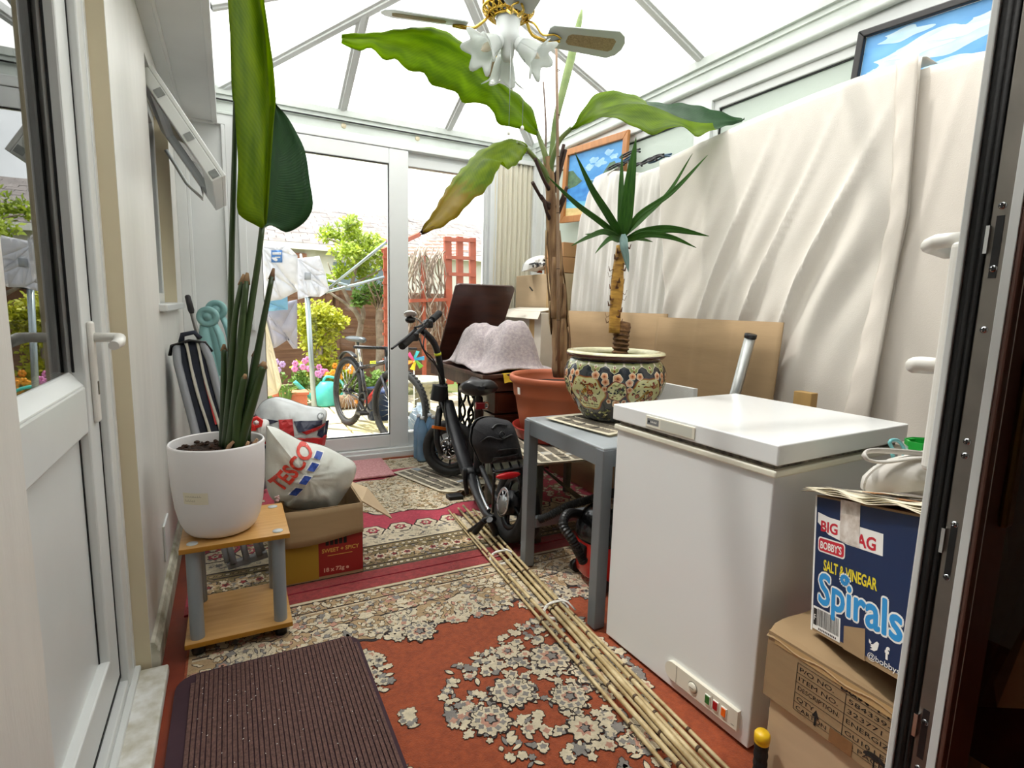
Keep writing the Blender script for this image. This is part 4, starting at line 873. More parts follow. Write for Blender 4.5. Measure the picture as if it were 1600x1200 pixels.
blade([(824, 230, 2.37), (812, 221, 2.40), (797, 219, 2.44), (778, 223, 2.46), (762, 230, 2.46), (743, 240, 2.44), (728, 258, 2.40), (714, 272, 2.36), (697, 296, 2.3), (676, 334, 2.22), (656, 363, 2.15)],
      [(822, 231, 2.36), (810, 224, 2.36), (797, 223, 2.36), (780, 229, 2.36), (764, 237, 2.34), (748, 252, 2.32), (733, 268, 2.3), (718, 285, 2.28), (700, 308, 2.24), (679, 338, 2.2), (657, 364, 2.15)],
      [(822, 237, 2.36), (812, 252, 2.25), (794, 264, 2.2), (787, 254, 2.2), (780, 260, 2.18), (770, 281, 2.16), (755, 301, 2.14), (735, 315, 2.13), (722, 331, 2.13), (703, 347, 2.13), (680, 359, 2.13), (656, 367, 2.15)],
      banana_tip, 'leaf', s2, n=60, k=5, bulge=0.01, wav=0.004, nw=11)
s3 = stalk([(860, 280, BY), (862, 255, BY - 0.02), (873, 222, BY - 0.06), (893, 200, BY - 0.12)], (0.016, 0.010), stemg, bp_)
blade([(890, 203, 2.34), (900, 190, 2.32), (914, 166, 2.29), (932, 147, 2.26), (953, 142, 2.22), (985, 147, 2.17), (1012, 158, 2.12), (1040, 162, 2.08), (1072, 162, 2.04), (1113, 171, 1.99), (1147, 182, 1.94), (1163, 187, 1.90)],
      [(892, 203, 2.34), (910, 190, 2.27), (933, 176, 2.20), (960, 168, 2.14), (983, 163, 2.08), (1010, 164, 2.03), (1035, 172, 2.0), (1065, 185, 1.96), (1095, 192, 1.94), (1130, 191, 1.91), (1163, 187, 1.90)],
      [(893, 204, 2.34), (918, 192, 2.22), (934, 186, 2.15), (945, 182, 2.09), (968, 187, 2.01), (993, 199, 1.95), (1018, 210, 1.91), (1043, 202, 1.89), (1066, 197, 1.88), (1087, 213, 1.86), (1104, 207, 1.86), (1133, 197, 1.87), (1163, 187, 1.90)],
      [banana_leaf, strel_dark], 'leaf', s3, n=60, k=5, bulge=0.010, wav=0.003, nw=9, mf=lambda i, j: 1 if i > 27 and j < 5 + (i > 46) * 5 else 0)
sp_ = MB(); ps = resample(pw([(858, 270, BY), (862, 235, BY), (868, 190, BY), (880, 140, BY), (895, 80, BY), (905, 35, BY), (909, 15, BY)]), 26)
sp_.tube(ps, [0.013, 0.012, 0.012] + [lerp(0.012, 0.021, i / 12) for i in range(13)] + [0.021, 0.021, 0.021, 0.020, 0.019, 0.018, 0.017, 0.015, 0.012, 0.004], 10)
sp_.build('rolled_leaf', mat('pale_rolled_leaf', '869a5c', 0.5, col2='6f8848', vscale=8, stretch=(1, 1, 3)), bp_)
stalk([(858, 285, BY), (852, 262, BY + 0.03), (853, 200, BY + 0.04), (849, 128, BY + 0.05)], (0.006, 0.004), mat('dry_stick', '8d7a70', 0.7, var=0.2), bp_, name='dead_stalk', nn=7)
sk_ = MB(); sk_.tube([W(873, 585, y=BY - 0.085) - Vector((0, 0, 0.01)), W(872, 400, y=BY - 0.085), W(871, 200, y=BY - 0.085), W(869, 62, y=BY - 0.085)], [0.0085, 0.008, 0.0075, 0.006], 9)
for py in (500, 420, 333, 245, 180, 110): sk_.ring(W(872, py, y=BY - 0.085), (0, 0, 1), 0.008, 0.002, 1, 12, 6)
tag(sk_.build('bamboo_stake', [mat('brown_cane', '9a7d63', 0.5, var=0.15, vscale=8), bamd]), 'thin brown bamboo stake standing upright beside the banana trunk', 'stake')
# ---- yucca in the porcelain planter
YX, YY = PCX, PCY
yu = thing('yucca_plant', 'small yucca with sword leaves and a bare yellow stem, growing in the porcelain planter', 'plant', (YX, YY, 0.90))
base = MB(); bps = resample(pw([(968, 565, YY), (970, 540, YY), (971, 520, YY), (974, 503, YY)]), 10); base.tube(bps, [0.030, 0.029, 0.031, 0.028, 0.031, 0.029, 0.033, 0.033, 0.036, 0.030], 12)
for k in range(9):
    c = bps[min(9, k)]; base.ring(c, (0.1, 0, 1), 0.03, 0.006, 0, 14, 6)
trk = base.build('cane_base', mat('scaly_brown_bark', '8b6540', 0.9, col2='3a2618', vscale=30, stretch=(1, 1, 3), detail=8, bump=1, bscale=50), yu)
st2 = MB(); sps = resample(pw([(960, 520, YY), (961, 490, YY), (964, 455, YY), (966, 420, YY), (972, 385, YY)]), 16); st2.tube(sps, [0.024] * 6 + [0.026] * 4 + [0.024, 0.023, 0.022, 0.022, 0.022, 0.024], 12)
ystem = st2.build('stem', mat('yellow_stem', 'c99a3e', 0.6, col2='8c6224', vscale=18, stretch=(1, 1, 4), detail=6, bump=0.6, bscale=40), yu)
ysc = mat('dry_brown_scale', '6d4526', 0.85, var=0.3, vscale=20)
for k in range(26):
    i = 2 + k % 14; c = sps[min(15, i)]; t = k * 2.4; d = Vector((math.cos(t), math.sin(t), 0)); w_ = Vector((-d.y, d.x, 0)) * 0.009
    mb = MB(); mb.grid([[c + d * 0.022 - w_, c + d * 0.022 + w_], [c + d * 0.034 + Vector((0, 0, -0.008)) - w_ * 0.6, c + d * 0.034 + Vector((0, 0, -0.008)) + w_ * 0.6], [c + d * 0.04 + Vector((0, 0, 0.012)) - w_ * 0.1, c + d * 0.04 + Vector((0, 0, 0.012)) + w_ * 0.1]], uv=False)
    mb.build('leaf_scar', ysc, ystem, solid=0.0015, recalc=False)
def sword(px, wmax, m=yucca_leaf, fold=0.35, nrm=None):
    P = resample(pw(px), 22); rows = []
    for i, p in enumerate(P):
        t = i / 21; d = (P[min(21, i + 1)] - P[max(0, i - 1)]).normalized(); toc = (CAMP - p).normalized() if nrm is None else Vector(nrm)
        s_ = d.cross(toc).normalized(); u = s_.cross(d).normalized(); w_ = wmax * (min(1, t * 3.5 + 0.45)) * (1 - t ** 2.6) + 0.0006
        rows.append([p - s_ * w_ + u * w_ * fold, p - s_ * w_ * 0.5 + u * w_ * fold * 0.3, p, p + s_ * w_ * 0.5 + u * w_ * fold * 0.3, p + s_ * w_ + u * w_ * fold])
    mb = MB(); mb.grid(rows); return mb.build('leaf', m, yu, solid=0.0012, recalc=False)
c0 = (973, 372, YY)
for px, w_ in (([c0, (978, 340, YY - 0.02), (985, 280, YY - 0.04), (994, 214, YY - 0.05)], 0.026), ([(970, 365, YY), (970, 320, YY + 0.02), (972, 240, YY + 0.04)], 0.013), ([(970, 368, YY), (950, 335, YY - 0.05), (925, 295, YY - 0.1), (898, 238, YY - 0.14)], 0.015),
              ([(968, 372, YY), (940, 348, YY - 0.06), (900, 318, YY - 0.12), (856, 276, YY - 0.2)], 0.011), ([(976, 368, YY), (1005, 340, YY + 0.05), (1045, 300, YY + 0.1), (1082, 240, YY + 0.14)], 0.010), ([(978, 366, YY), (1000, 335, YY - 0.06), (1050, 300, YY - 0.1), (1106, 242, YY - 0.14)], 0.011),
              ([(978, 374, YY), (1010, 362, YY - 0.06), (1050, 358, YY - 0.12), (1108, 369, YY - 0.2)], 0.017), ([(978, 376, YY), (1010, 366, YY - 0.1), (1050, 371, YY - 0.16), (1088, 387, YY - 0.22)], 0.013), ([(968, 372, YY), (945, 362, YY - 0.1), (920, 370, YY - 0.18), (893, 384, YY - 0.25)], 0.011),
              ([(968, 370, YY), (945, 362, YY + 0.08), (930, 366, YY + 0.12), (914, 366, YY + 0.18)], 0.010), ([(970, 376, YY), (955, 372, YY - 0.08), (942, 382, YY - 0.12), (930, 396, YY - 0.14)], 0.011), ([(976, 376, YY), (990, 372, YY + 0.08), (1005, 374, YY + 0.12), (1020, 378, YY + 0.16)], 0.010)):
    sword(px, w_)
sword([(974, 366, YY - 0.03), (975, 385, YY - 0.05), (978, 400, YY - 0.05), (982, 425, YY - 0.045)], 0.016, leafmat('blue_green_leaf_base', '7d9c98', '93aeaa', 0.1, 2), 0.2)
# ---- bird of paradise in a white pot on the beech table
SX, SY = -0.052, 1.985
sb = thing('bird_of_paradise_plant', 'bird of paradise plant with huge upright leaf and cut stalks, in the white pot', 'plant', (SX, SY, 0.62))
wp = thing('plant_pot', 'smooth round white pot with a small paper label, on the beech table', 'pot', (SX, SY, 0.383))
wpm = mat('matt_white_ceramic', 'e6e3e3', 0.45, var=0.02)
b = MB(); b.lathe([(0.0, 0.384), (0.085, 0.384), (0.097, 0.390), (0.108, 0.402), (0.120, 0.43), (0.131, 0.48), (0.138, 0.55), (0.141, 0.62), (0.142, 0.682), (0.140, 0.687), (0.137, 0.688), (0.134, 0.684), (0.133, 0.60), (0.13, 0.57)], (SX, SY, 0), 64); b.build('pot_body', wpm, wp)
b = MB(); rows = []
for i in range(9):
    r = 0.133 * i / 8; rows.append([Vector((SX + r * math.cos(t), SY + r * math.sin(t), 0.652 + (0.0 if i == 8 else R.uniform(-0.004, 0.014)))) for t in [2 * PI * j / 36 for j in range(37)]])
    rows[-1][-1] = rows[-1][0].copy()
b.grid(rows, uv=False)
for k in range(120):
    t, r = R.uniform(0, 6.28), 0.125 * R.random() ** 0.5; b.ell((SX + r * math.cos(t), SY + r * math.sin(t), 0.662), R.uniform(0.004, 0.011), R.uniform(0.004, 0.009), R.uniform(0.003, 0.007), 1, 6, 4)
b.build('bark_chips', [soil, mat('bark_chip', '4d3527', 0.95, col2='281a13', vscale=40, bump=0.8)], wp)
thp = math.atan2(-SY, -SX) - 0.52
lb_ = MB(); rr_ = 0.1335
rows = [[Vector((SX + (rr_ + zz) * math.cos(thp + u), SY + (rr_ + zz) * math.sin(thp + u), z)) for u in [(-0.5 + i / 8) * 0.28 * 2 for i in range(9)]] for z, zz in ((0.517, 0.0035), (0.555, 0.0065))]
lb_.grid(rows, 0, uv=False)
def LF(a, b_, h): u = a / rr_; zz = lerp(0.0035, 0.0065, b_ / 0.038); return Vector((SX + (rr_ + zz + 0.0006 + h) * math.cos(thp + u), SY + (rr_ + zz + 0.0006 + h) * math.sin(thp + u), 0.517 + b_))
for y_, n_ in ((0.024, 9), (0.010, 6)):
    x = -0.03
    for k in range(n_): 
        w_ = R.uniform(0.003, 0.0055); rect(lb_, LF, x, x + w_, y_, y_ + 0.0012, 1, 0.0001); rect(lb_, LF, x, x + 0.0009, y_, y_ + R.uniform(0.004, 0.008), 1, 0.0001); x += w_ + 0.0014
lb_.build('paper_label', [mat('pale_label_paper', 'e3dcc6', 0.8), mat('pencil_grey', '9b9482', 0.9)], wp, solid=0.0)
D0 = SY
def bstalk(px, r, nm='stalk', m=stemd, tipm=None):
    P = resample(pw(px), 20); mb = MB(); k_ = 1.45; mb.tube(P, [k_ * lerp(r[0], r[1], i / 19) for i in range(20)], 10, flat=0.75)
    if tipm: mb.tube([P[-1] - (P[-1] - P[-2]) * 0.3, P[-1] + (P[-1] - P[-2]) * 1.0], [k_ * r[1] * 0.98, k_ * r[1] * 0.35], 9, 1)
    return mb.build(nm, [m, husk], sb)
for px, r, tip in (([(352, 700, D0), (360, 600, D0), (367, 500, D0), (378, 442, D0 + .02)], (0.013, 0.008), 1), ([(358, 700, D0 - .03), (368, 620, D0 - .03), (377, 520, D0 - .02), (385, 440, D0)], (0.013, 0.009), 1), ([(365, 700, D0), (374, 640, D0), (383, 590, D0), (381, 535, D0)], (0.012, 0.007), 1),
                   ([(378, 700, D0), (390, 620, D0), (408, 520, D0 + .03), (425, 433, D0 + .05)], (0.014, 0.008), 1), ([(372, 700, D0 - .04), (385, 660, D0 - .05), (400, 610, D0 - .07), (411, 572, D0 - .08)], (0.015, 0.011), 1), ([(370, 700, D0 - .05), (372, 650, D0 - .06), (380, 600, D0 - .07), (382, 590, D0 - .07)], (0.012, 0.007), 1),
                   ([(348, 700, D0 + .03), (349, 640, D0 + .03), (350, 546, D0 + .03)], (0.012, 0.008), 1), ([(362, 700, D0 + .02), (370, 610, D0 + .03), (376, 560, D0 + .03), (377, 533, D0 + .03)], (0.011, 0.006), 1), ([(385, 690, D0 + .03), (392, 600, D0 + .03), (398, 555, D0 + .03)], (0.012, 0.008), 1)):
    bstalk(px, r, 'cut_stalk', stemd, tip)
ls = bstalk([(368, 700, D0 - .02), (378, 580, D0 - .02), (394, 470, D0), (403, 410, D0), (410, 352, D0)], (0.013, 0.008), 'leaf_stalk')
blade([(409, 357, D0), (396, 350, D0 - .06), (383, 343, D0 - .10), (371, 330, D0 - .13), (371, 290, D0 - .14), (372, 253, D0 - .14), (368, 187, D0 - .14), (363, 100, D0 - .12), (357, 17, D0 - .10), (356, -40, D0 - .08), (365, -110, D0), (395, -160, D0 + .02)],
      [(410, 357, D0), (413, 310, D0), (415, 267, D0), (418, 220, D0), (419, 173, D0), (418, 130, D0), (416, 95, D0), (412, 40, D0), (405, 0, D0), (400, -50, D0), (397, -110, D0), (395, -160, D0 + .02)],
      [(411, 357, D0), (414, 330, D0 - .01), (417, 290, D0 - .012), (420, 250, D0 - .015), (424, 200, D0 - .02), (430, 157, D0 - .03), (427, 110, D0 - .04), (424, 85, D0 - .05), (417, 40, D0 - .05), (412, 0, D0 - .05), (408, -60, D0 - .04), (395, -160, D0 + .02)],
      strel_leaf, 'leaf', ls, n=56, k=5, bulge=-0.012)
blade([(411, 356, D0), (417, 290, D0 + .0), (419, 240, D0), (420, 200, D0), (423, 165, D0 - .01), (427, 158, D0 - .01)],
      [(411, 356, D0 + .01), (428, 320, D0 + .04), (436, 270, D0 + .05), (436, 230, D0 + .05), (434, 195, D0 + .03), (428, 159, D0 - .01)],
      [(411, 357, D0), (423, 352, D0 + .03), (436, 358, D0 + .06), (448, 363, D0 + .08), (466, 355, D0 + .10), (481, 341, D0 + .11), (489, 320, D0 + .11), (484, 283, D0 + .10), (477, 238, D0 + .09), (463, 207, D0 + .07), (447, 180, D0 + .04), (428, 160, D0 - .01)],
      strel_dark, 'leaf_lobe', ls, n=40, k=4, bulge=0.006)
ls2 = bstalk([(360, 700, D0 + .03), (360, 560, D0 + .05), (362, 400, D0 + .06), (366, 250, D0 + .08), (368, 160, D0 + .08)], (0.011, 0.007), 'leaf_stalk')
blade([(367, 165, D0 + .08), (362, 120, D0 + .06), (360, 60, D0 + .05), (360, 0, D0 + .05), (362, -60, D0 + .05), (375, -170, D0 + .1)],
      [(368, 165, D0 + .08), (373, 100, D0 + .10), (378, 50, D0 + .10), (380, 0, D0 + .1), (380, -60, D0 + .1), (376, -170, D0 + .1)],
      [(369, 165, D0 + .08), (392, 130, D0 + .12), (405, 80, D0 + .12), (408, 20, D0 + .12), (405, -60, D0 + .12), (377, -170, D0 + .1)], strel_leaf, 'leaf', ls2, n=30, k=4, bulge=0.01)
for a, c in (((352, 703), (365, 690)), ((392, 700), (402, 686)), ((383, 705), (388, 690))):
    p, q = W(*a, y=D0 - 0.07), W(*c, y=D0 - 0.07); MB().tube([p - Vector((0, 0, 0.015)), p.lerp(q, .5), q], [0.014, 0.013, 0.009], 8, flat=0.5).build('dry_sheath', mat('tan_sheath', 'a98462', 0.85, var=0.3, vscale=20) if 'tan_sheath' not in MATS else MATS['tan_sheath'], sb)
# ---- beech side table with grey tubes
beech = mat('beech_veneer', 'cfa266', 0.3, col2='c09355', vscale=7, stretch=(1, 9, 9), detail=8, coat=0.25); edge = mat('amber_edging', 'a8731f', 0.4)
bt = thing('side_table', 'small two-tier beech table with grey tube legs holding the white pot', 'table', (0, 2.0, 0))
bx0, bx1, by0, by1 = -0.168, 0.150, 1.855, 2.165
greyt = mat('grey_tube_paint', '8f969a', 0.4, var=0.04)
for nm, z0, z1 in (('tabletop', 0.366, 0.382), ('shelf', 0.048, 0.064)):
    b = MB(); b.box(bx0, bx1, by0, by1, z0, z1 - 0.001, 1); b.box(bx0 + 0.0008, bx1 - 0.0008, by0 + 0.0008, by1 - 0.0008, z1 - 0.002, z1, 0); b.build(nm, [beech, edge], bt, bevel=0.001)
for x in (bx0 + 0.035, bx1 - 0.035):
    for y in (by0 + 0.035, by1 - 0.035):
        b = MB(); b.tube([(x, y, 0.064), (x, y, 0.366)], 0.021, 24, caps=False); lg = b.build('leg', greyt, bt)
        b = MB(); b.tube([(x, y, 0.0125), (x, y, 0.048)], 0.019, 16); b.build('foot', black, lg)
        b = MB(); b.lathe([(0.0, 0.382), (0.0165, 0.382), (0.016, 0.3845), (0.0, 0.3855)], (x, y, 0), 24); b.build('cap', mat('pale_cap', 'b9c0c2', 0.35) if 'pale_cap' not in MATS else MATS['pale_cap'], lg)
# ------------------------------------------------------------------ things along the left wall
def noise3(p, f):
    return (math.sin(p.x * f * 1.3 + 1.7 * math.sin(p.z * f * 0.9)) + math.sin(p.y * f * 1.1 + 2.1 * math.sin(p.x * f * 1.7) + 0.5) + math.sin(p.z * f * 1.9 + 1.3 * math.sin(p.y * f * 1.2) + 1.1)) / 3
class Pillow:
    """a soft closed bag with the given outline (photo pixels taken on the plane y=y0) bulging both ways."""
    def __init__(s, px, y0, d, n=72, k=14, crum=0.006, f=32, pw_=0.5, back=0.7, zmin=-9, xlo=None):
        s.y0 = y0; P = [W(a, b, y=y0) for a, b in px]; P.append(P[0]); s.out = [Vector((q.x, q.y, max(q.z, zmin))) for q in resample(P, n + 1)[:-1]]; s.d = d; s.crum = crum; s.f = f; s.pw = pw_; s.back = back; s.n = n; s.k = k
        s.c = sum(s.out, Vector()) / n
        if xlo:
            for q in s.out:
                if q.z < xlo[0]: q.x = min(max(q.x, xlo[1]), xlo[2])
    def rad(s, x, z):
        a = math.atan2(z - s.c.z, x - s.c.x); best = None
        for i in range(s.n):
            p, q = s.out[i] - s.c, s.out[(i + 1) % s.n] - s.c
            d1, d2 = math.atan2(p.z, p.x), math.atan2(q.z, q.x); df = (d2 - d1 + PI) % (2 * PI) - PI; da = (a - d1 + PI) % (2 * PI) - PI
            if (df >= 0 and 0 <= da <= df) or (df < 0 and df <= da <= 0):
                dx, dz = math.cos(a), math.sin(a); ex, ez = q.x - p.x, q.z - p.z; den = dx * ez - dz * ex
                if abs(den) > 1e-9: return (p.x * ez - p.z * ex) / den
        return 0.1
    def surf(s, x, z, side=-1, h=0.0):
        r = math.hypot(x - s.c.x, z - s.c.z) / max(1e-4, s.rad(x, z)); r = min(0.999, r)
        y = s.y0 + side * s.d * (1 if side < 0 else s.back) * (1 - r * r) ** s.pw
        p = Vector((x, y, z)); q = noise3(p, s.f) * s.crum * (1 - r ** 6) + noise3(p * 1.7, s.f * 2.3) * s.crum * 0.4 * (1 - r ** 4)
        return p + Vector((0, side * (q + h) if side > 0 else -(q + h), 0))
    def mesh(s, m=0):
        mb = MB()
        for side in (-1, 1):
            rows = []
            for i in range(s.k + 1):
                t = math.sin(PI / 2 * i / s.k); rows.append([s.surf(s.c.x + (o.x - s.c.x) * t * 0.999 + 1e-5, s.c.z + (o.z - s.c.z) * t * 0.999 + 1e-5, side) for o in s.out + [s.out[0]]])
            mb.grid(rows, m, uv=False)
        return mb
    def F(s, px, py, ang=0.0):
        """print map with its origin at a photo pixel: (u, v, lift) in metres on the front."""
        o = W(px, py, y=s.y0 - s.d * 0.6); c, q = math.cos(ang), math.sin(ang)
        return lambda a, b, h=0.0: s.surf(o.x + a * c - b * q, o.z + a * q + b * c, -1, 0.004 + h)
def fine(vs, fs, maxl):
    """cut triangles of a print finer so it can follow a bulging surface."""
    vs = list(vs); tri = []
    for f in fs:
        for i in range(1, len(f) - 1): tri.append((f[0], f[i], f[i + 1]))
    for _ in range(5):
        new = []; ch = False; mid = {}
        def mp(a, b):
            k = (min(a, b), max(a, b))
            if k not in mid: mid[k] = len(vs); vs.append(((vs[a][0] + vs[b][0]) / 2, (vs[a][1] + vs[b][1]) / 2))
            return mid[k]
        for a, b, c in tri:
            e = [math.dist(vs[p], vs[q]) for p, q in ((a, b), (b, c), (c, a))]; i = e.index(max(e))
            if e[i] > maxl:
                ch = True; x, y, z = ((a, b, c), (b, c, a), (c, a, b))[i]; m_ = mp(x, y); new += [(x, m_, z), (m_, y, z)]
            else: new.append((a, b, c))
        tri = new
        if not ch: break
    return vs, tri
def print_poly(mb, F, pts, m, lift=0.0004, maxl=0.02):
    vs, fs = fine(pts, [tuple(range(len(pts)))], maxl); mb.add([F(a, b, lift) for a, b in vs], fs, m)
def print_text(mb, F, s, x, y, size, m, lift=0.0006, w=None, bold=0.0, shear=0.0, maxl=0.012):
    vs, fs = text2d(s, size, bold, shear); x0 = min(p[0] for p in vs); x1 = max(p[0] for p in vs); k = (w / (x1 - x0)) if w else 1
    vs = [(x + (a - x0) * k, y + b) for a, b in vs]; vs, fs = fine(vs, fs, maxl); mb.add([F(a, b, lift) for a, b in vs], fs, m)
# ---- open cardboard box
bx = thing('cardboard_box', 'open cardboard box with a red and mustard printed side, holding the plastic carrier bag', 'box', (0.31, 2.39, 0.0125))
X0, X1, Y0, Y1, ZT = 0.155, 0.463, 2.215, 2.55, 0.318
b = MB(); cw = 0.004
b.box(X0, X1, Y0, Y0 + cw, 0.0125, ZT, 0); b.box(X0, X1, Y1 - cw, Y1, 0.0125, ZT, 0); b.box(X0, X0 + cw, Y0, Y1, 0.0125, ZT, 0); b.box(X1 - cw, X1, Y0, Y1, 0.0125, ZT, 0); b.box(X0, X1, Y0, Y1, 0.0125, 0.017, 0)
F = frame_map((X0, Y0 - 0.0008, 0.0125), (1, 0, 0), (0, 0, 1), (0, -1, 0))
rect(b, F, 0.0, 0.13, 0.004, 0.19, 1, 0.0003); rect(b, F, 0.13, X1 - X0, 0.012, 0.19, 2, 0.0003)
put_text(b, 'SWEET + SPICY', F, 0.143, 0.112, 0.024, 3, 0.0008, w=0.150, bold=0.02); put_text(b, '18 x 72g e', F, 0.150, 0.028, 0.024, 4, 0.0008, w=0.10, bold=0.03)
[rect(b, F, 0.158 + 0.018 * k, 0.171 + 0.018 * k, 0.142, 0.19, 5, 0.0008) for k in range(5)]; rect(b, F, 0.165, 0.265, 0.096, 0.0985, 3, 0.0008)
Fr = frame_map((X1 + 0.0008, Y0, 0.0125), (0, 1, 0), (0, 0, 1), (1, 0, 0)); rect(b, Fr, 0, Y1 - Y0, 0.004, 0.19, 2, 0.0003)
b.build('body', [card, mat('mustard_print', 'a3801f', 0.7), mat('dark_red_print', '8f1c16', 0.6), mat('gold_lettering', 'd0a24a', 0.6), mat('pale_red_lettering', 'd8a58c', 0.6), ink], bx, recalc=False)
b = MB(); rows = [[Vector((lerp(X0 - 0.002, X1 + 0.002, u), Y0 - 0.004 - 0.012 * v * (1 + 0.4 * math.sin(u * 5)), ZT + 0.003 - v * (0.135 + 0.012 * math.sin(u * 3 + 1)) + 0.006 * math.sin(PI * u) * (v == 0) * -1)) for u in [i / 12 for i in range(13)]] for v in [j / 5 for j in range(6)]]
b.grid(rows, 0, uv=False); b.build('front_flap', card, bx, solid=0.004, recalc=False)
b = MB(); b.prism([(X1, Y0 + 0.01, ZT), (X1, Y1 - 0.03, ZT), (X1 + 0.07, Y1 - 0.11, ZT - 0.02), (X1 + 0.15, Y0 + 0.14, ZT - 0.13), (X1 + 0.155, Y0 + 0.115, ZT - 0.14)], (0.003, 0, 0.004), 0); b.build('side_flap', card_l, bx)
dk = mat('black_filler_skin', '17171a', 0.9, bump=0.6, bscale=60)
b = MB(); b.ell((0.309, 2.383, 0.15), 0.14, 0.15, 0.10, 0, 20, 12); tag(b.build('black_filler', dk), 'rounded black filler inside the open printed box beneath the carrier bag', 'bundle')  # plain black ellipsoid filling the inside of the box
# ---- carrier bag
pb = Pillow([(416, 664), (432, 668), (452, 679), (472, 689), (492, 693), (512, 699), (535, 711), (553, 722), (556, 734), (550, 752), (538, 772), (524, 790), (505, 795), (478, 796), (455, 794), (436, 786), (421, 774), (414, 745), (415, 705)], 2.362, 0.118, crum=0.008, f=38, xlo=(0.33, 0.172, 0.445))
b = pb.mesh(0)
F = pb.F(439, 767, math.radians(50))
print_text(b, F, 'TESCO', 0.0, 0.0, 0.088, 1, 0.0025, w=0.205, bold=0.03)
for i, (px, py, l) in enumerate(((459, 774, 0.05), (473, 754, 0.046), (486, 735, 0.044), (497, 718, 0.034))):
    G = pb.F(px, py, math.radians(52)); q = [(0, 0.026), (l * 0.8, 0.026), (l, 0.0), (l * 0.2, 0.0)]
    print_poly(b, G, [(-0.004, 0.03), (l * 0.8, 0.03), (l + 0.005, -0.004), (l * 0.2 - 0.003, -0.004)], 3, 0.0008); print_poly(b, G, q, 2, 0.0045)
tag(b.build('carrier_bag', [mat('white_plastic_film', 'd6d8d0', 0.35, var=0.1, vscale=14, bump=0.7, bscale=22), mat('red_bag_print', 'cf3b2a', 0.45), mat('blue_bag_print', '2b4aa0', 0.45), white_p], recalc=False), 'white carrier bag with slanted red lettering stuffed into the open printed box', 'bag')
# ---- flag bag behind
pf = Pillow([(398, 645), (410, 628), (430, 620), (452, 624), (478, 633), (509, 640), (508, 662), (505, 690), (501, 712), (470, 720), (430, 720), (402, 712), (396, 680)], 2.80, 0.14, crum=0.010, f=30)
b = pf.mesh(0); F = pf.F(440, 668, math.radians(-6))
navy_p = mat('navy_bag_print', '262b42', 0.4); red_p = mat('red_flag_print', 'c22a2c', 0.4)
for q, m_ in (([(-0.13, 0.04), (-0.015, 0.04), (-0.10, -0.005), (-0.13, -0.005)], 1), ([(0.045, 0.04), (0.18, 0.045), (0.18, 0.02), (0.07, -0.01)], 1), ([(0.17, 0.01), (0.225, 0.03), (0.22, -0.07), (0.16, -0.03)], 1), ([(-0.02, 0.045), (0.04, 0.05), (0.055, -0.05), (-0.005, -0.05)], 2), ([(-0.15, -0.02), (0.22, -0.045), (0.215, -0.10), (-0.15, -0.07)], 2), ([(0.08, -0.005), (0.20, 0.025), (0.20, 0.012), (0.105, -0.02)], 2), ([(-0.15, 0.0), (-0.05, 0.015), (-0.08, 0.0), (-0.15, -0.012)], 2), ([(-0.14, -0.08), (-0.02, -0.085), (-0.14, -0.12)], 1), ([(0.05, -0.085), (0.2, -0.1), (0.18, -0.15), (0.12, -0.14)], 1)):
    print_poly(b, F, q, m_, 0.0002 + 0.002 * m_)
Fq = pf.F(501, 650); print_poly(b, Fq, [(0.018 * math.cos(t), 0.014 * math.sin(t)) for t in [k * PI / 8 for k in range(16)]], 3, 0.001); print_poly(b, Fq, [(0.013 * math.cos(t), 0.010 * math.sin(t)) for t in [k * PI / 8 for k in range(16)]], 0, 0.0016)
tag(b.build('shopping_bag', [mat('crinkled_clear_white', 'd5d9da', 0.25, var=0.15, vscale=16, bump=0.8, bscale=20), navy_p, red_p, mat('grey_bag_mark', '7d8284', 0.5)], recalc=False), 'crumpled shopping bag printed with a union flag, between the carrier bag and the patio door', 'bag')
b = MB(); b.box(0.17, 0.48, 2.68, 2.98, 0.0125, 0.34); tag(b.build('storage_crate', mat('pale_grey_crate', 'b9bbb8', 0.6)), 'pale crate under the union flag shopping bag', 'crate')
# red tape dispenser body standing on the edge of the box
b = MB(); c = W(400, 661, y=2.50); hexo = [(0.030 * math.cos(t + 0.3), 0.026 * math.sin(t + 0.3)) for t in [k * PI / 3 for k in range(6)]]; hexi = [(0.014 * math.cos(t + 0.3), 0.012 * math.sin(t + 0.3)) for t in [k * PI / 3 for k in range(6)]]
for k in range(6):
    a0, a1, i0, i1 = hexo[k], hexo[(k + 1) % 6], hexi[k], hexi[(k + 1) % 6]
    b.prism([c + Vector((p[0], 0, p[1])) for p in (a0, a1, i1, i0)], (0, 0.03, 0))
b.prism([c + Vector((-0.045, 0, -0.034)), c + Vector((0.0, 0, -0.034)), c + Vector((0.0, 0, -0.018)), c + Vector((-0.05, 0, -0.026))], (0, 0.03, 0))
tag(b.build('tape_dispenser', mat('bright_red_plastic', 'd8201c', 0.35), bevel=0.002), 'red plastic tape dispenser with a hole, lying between the white pot and the flag bag', 'dispenser')
b = MB(); pr = Pillow([(397, 655), (420, 658), (414, 690), (400, 700), (392, 680)], 2.56, 0.05); b = pr.mesh(0); tag(b.build('white_sack', mat('white_sack_film', 'dcdcd8', 0.5, bump=0.6, bscale=30), recalc=False), 'small white crumpled bag under the red tape dispenser', 'bag')
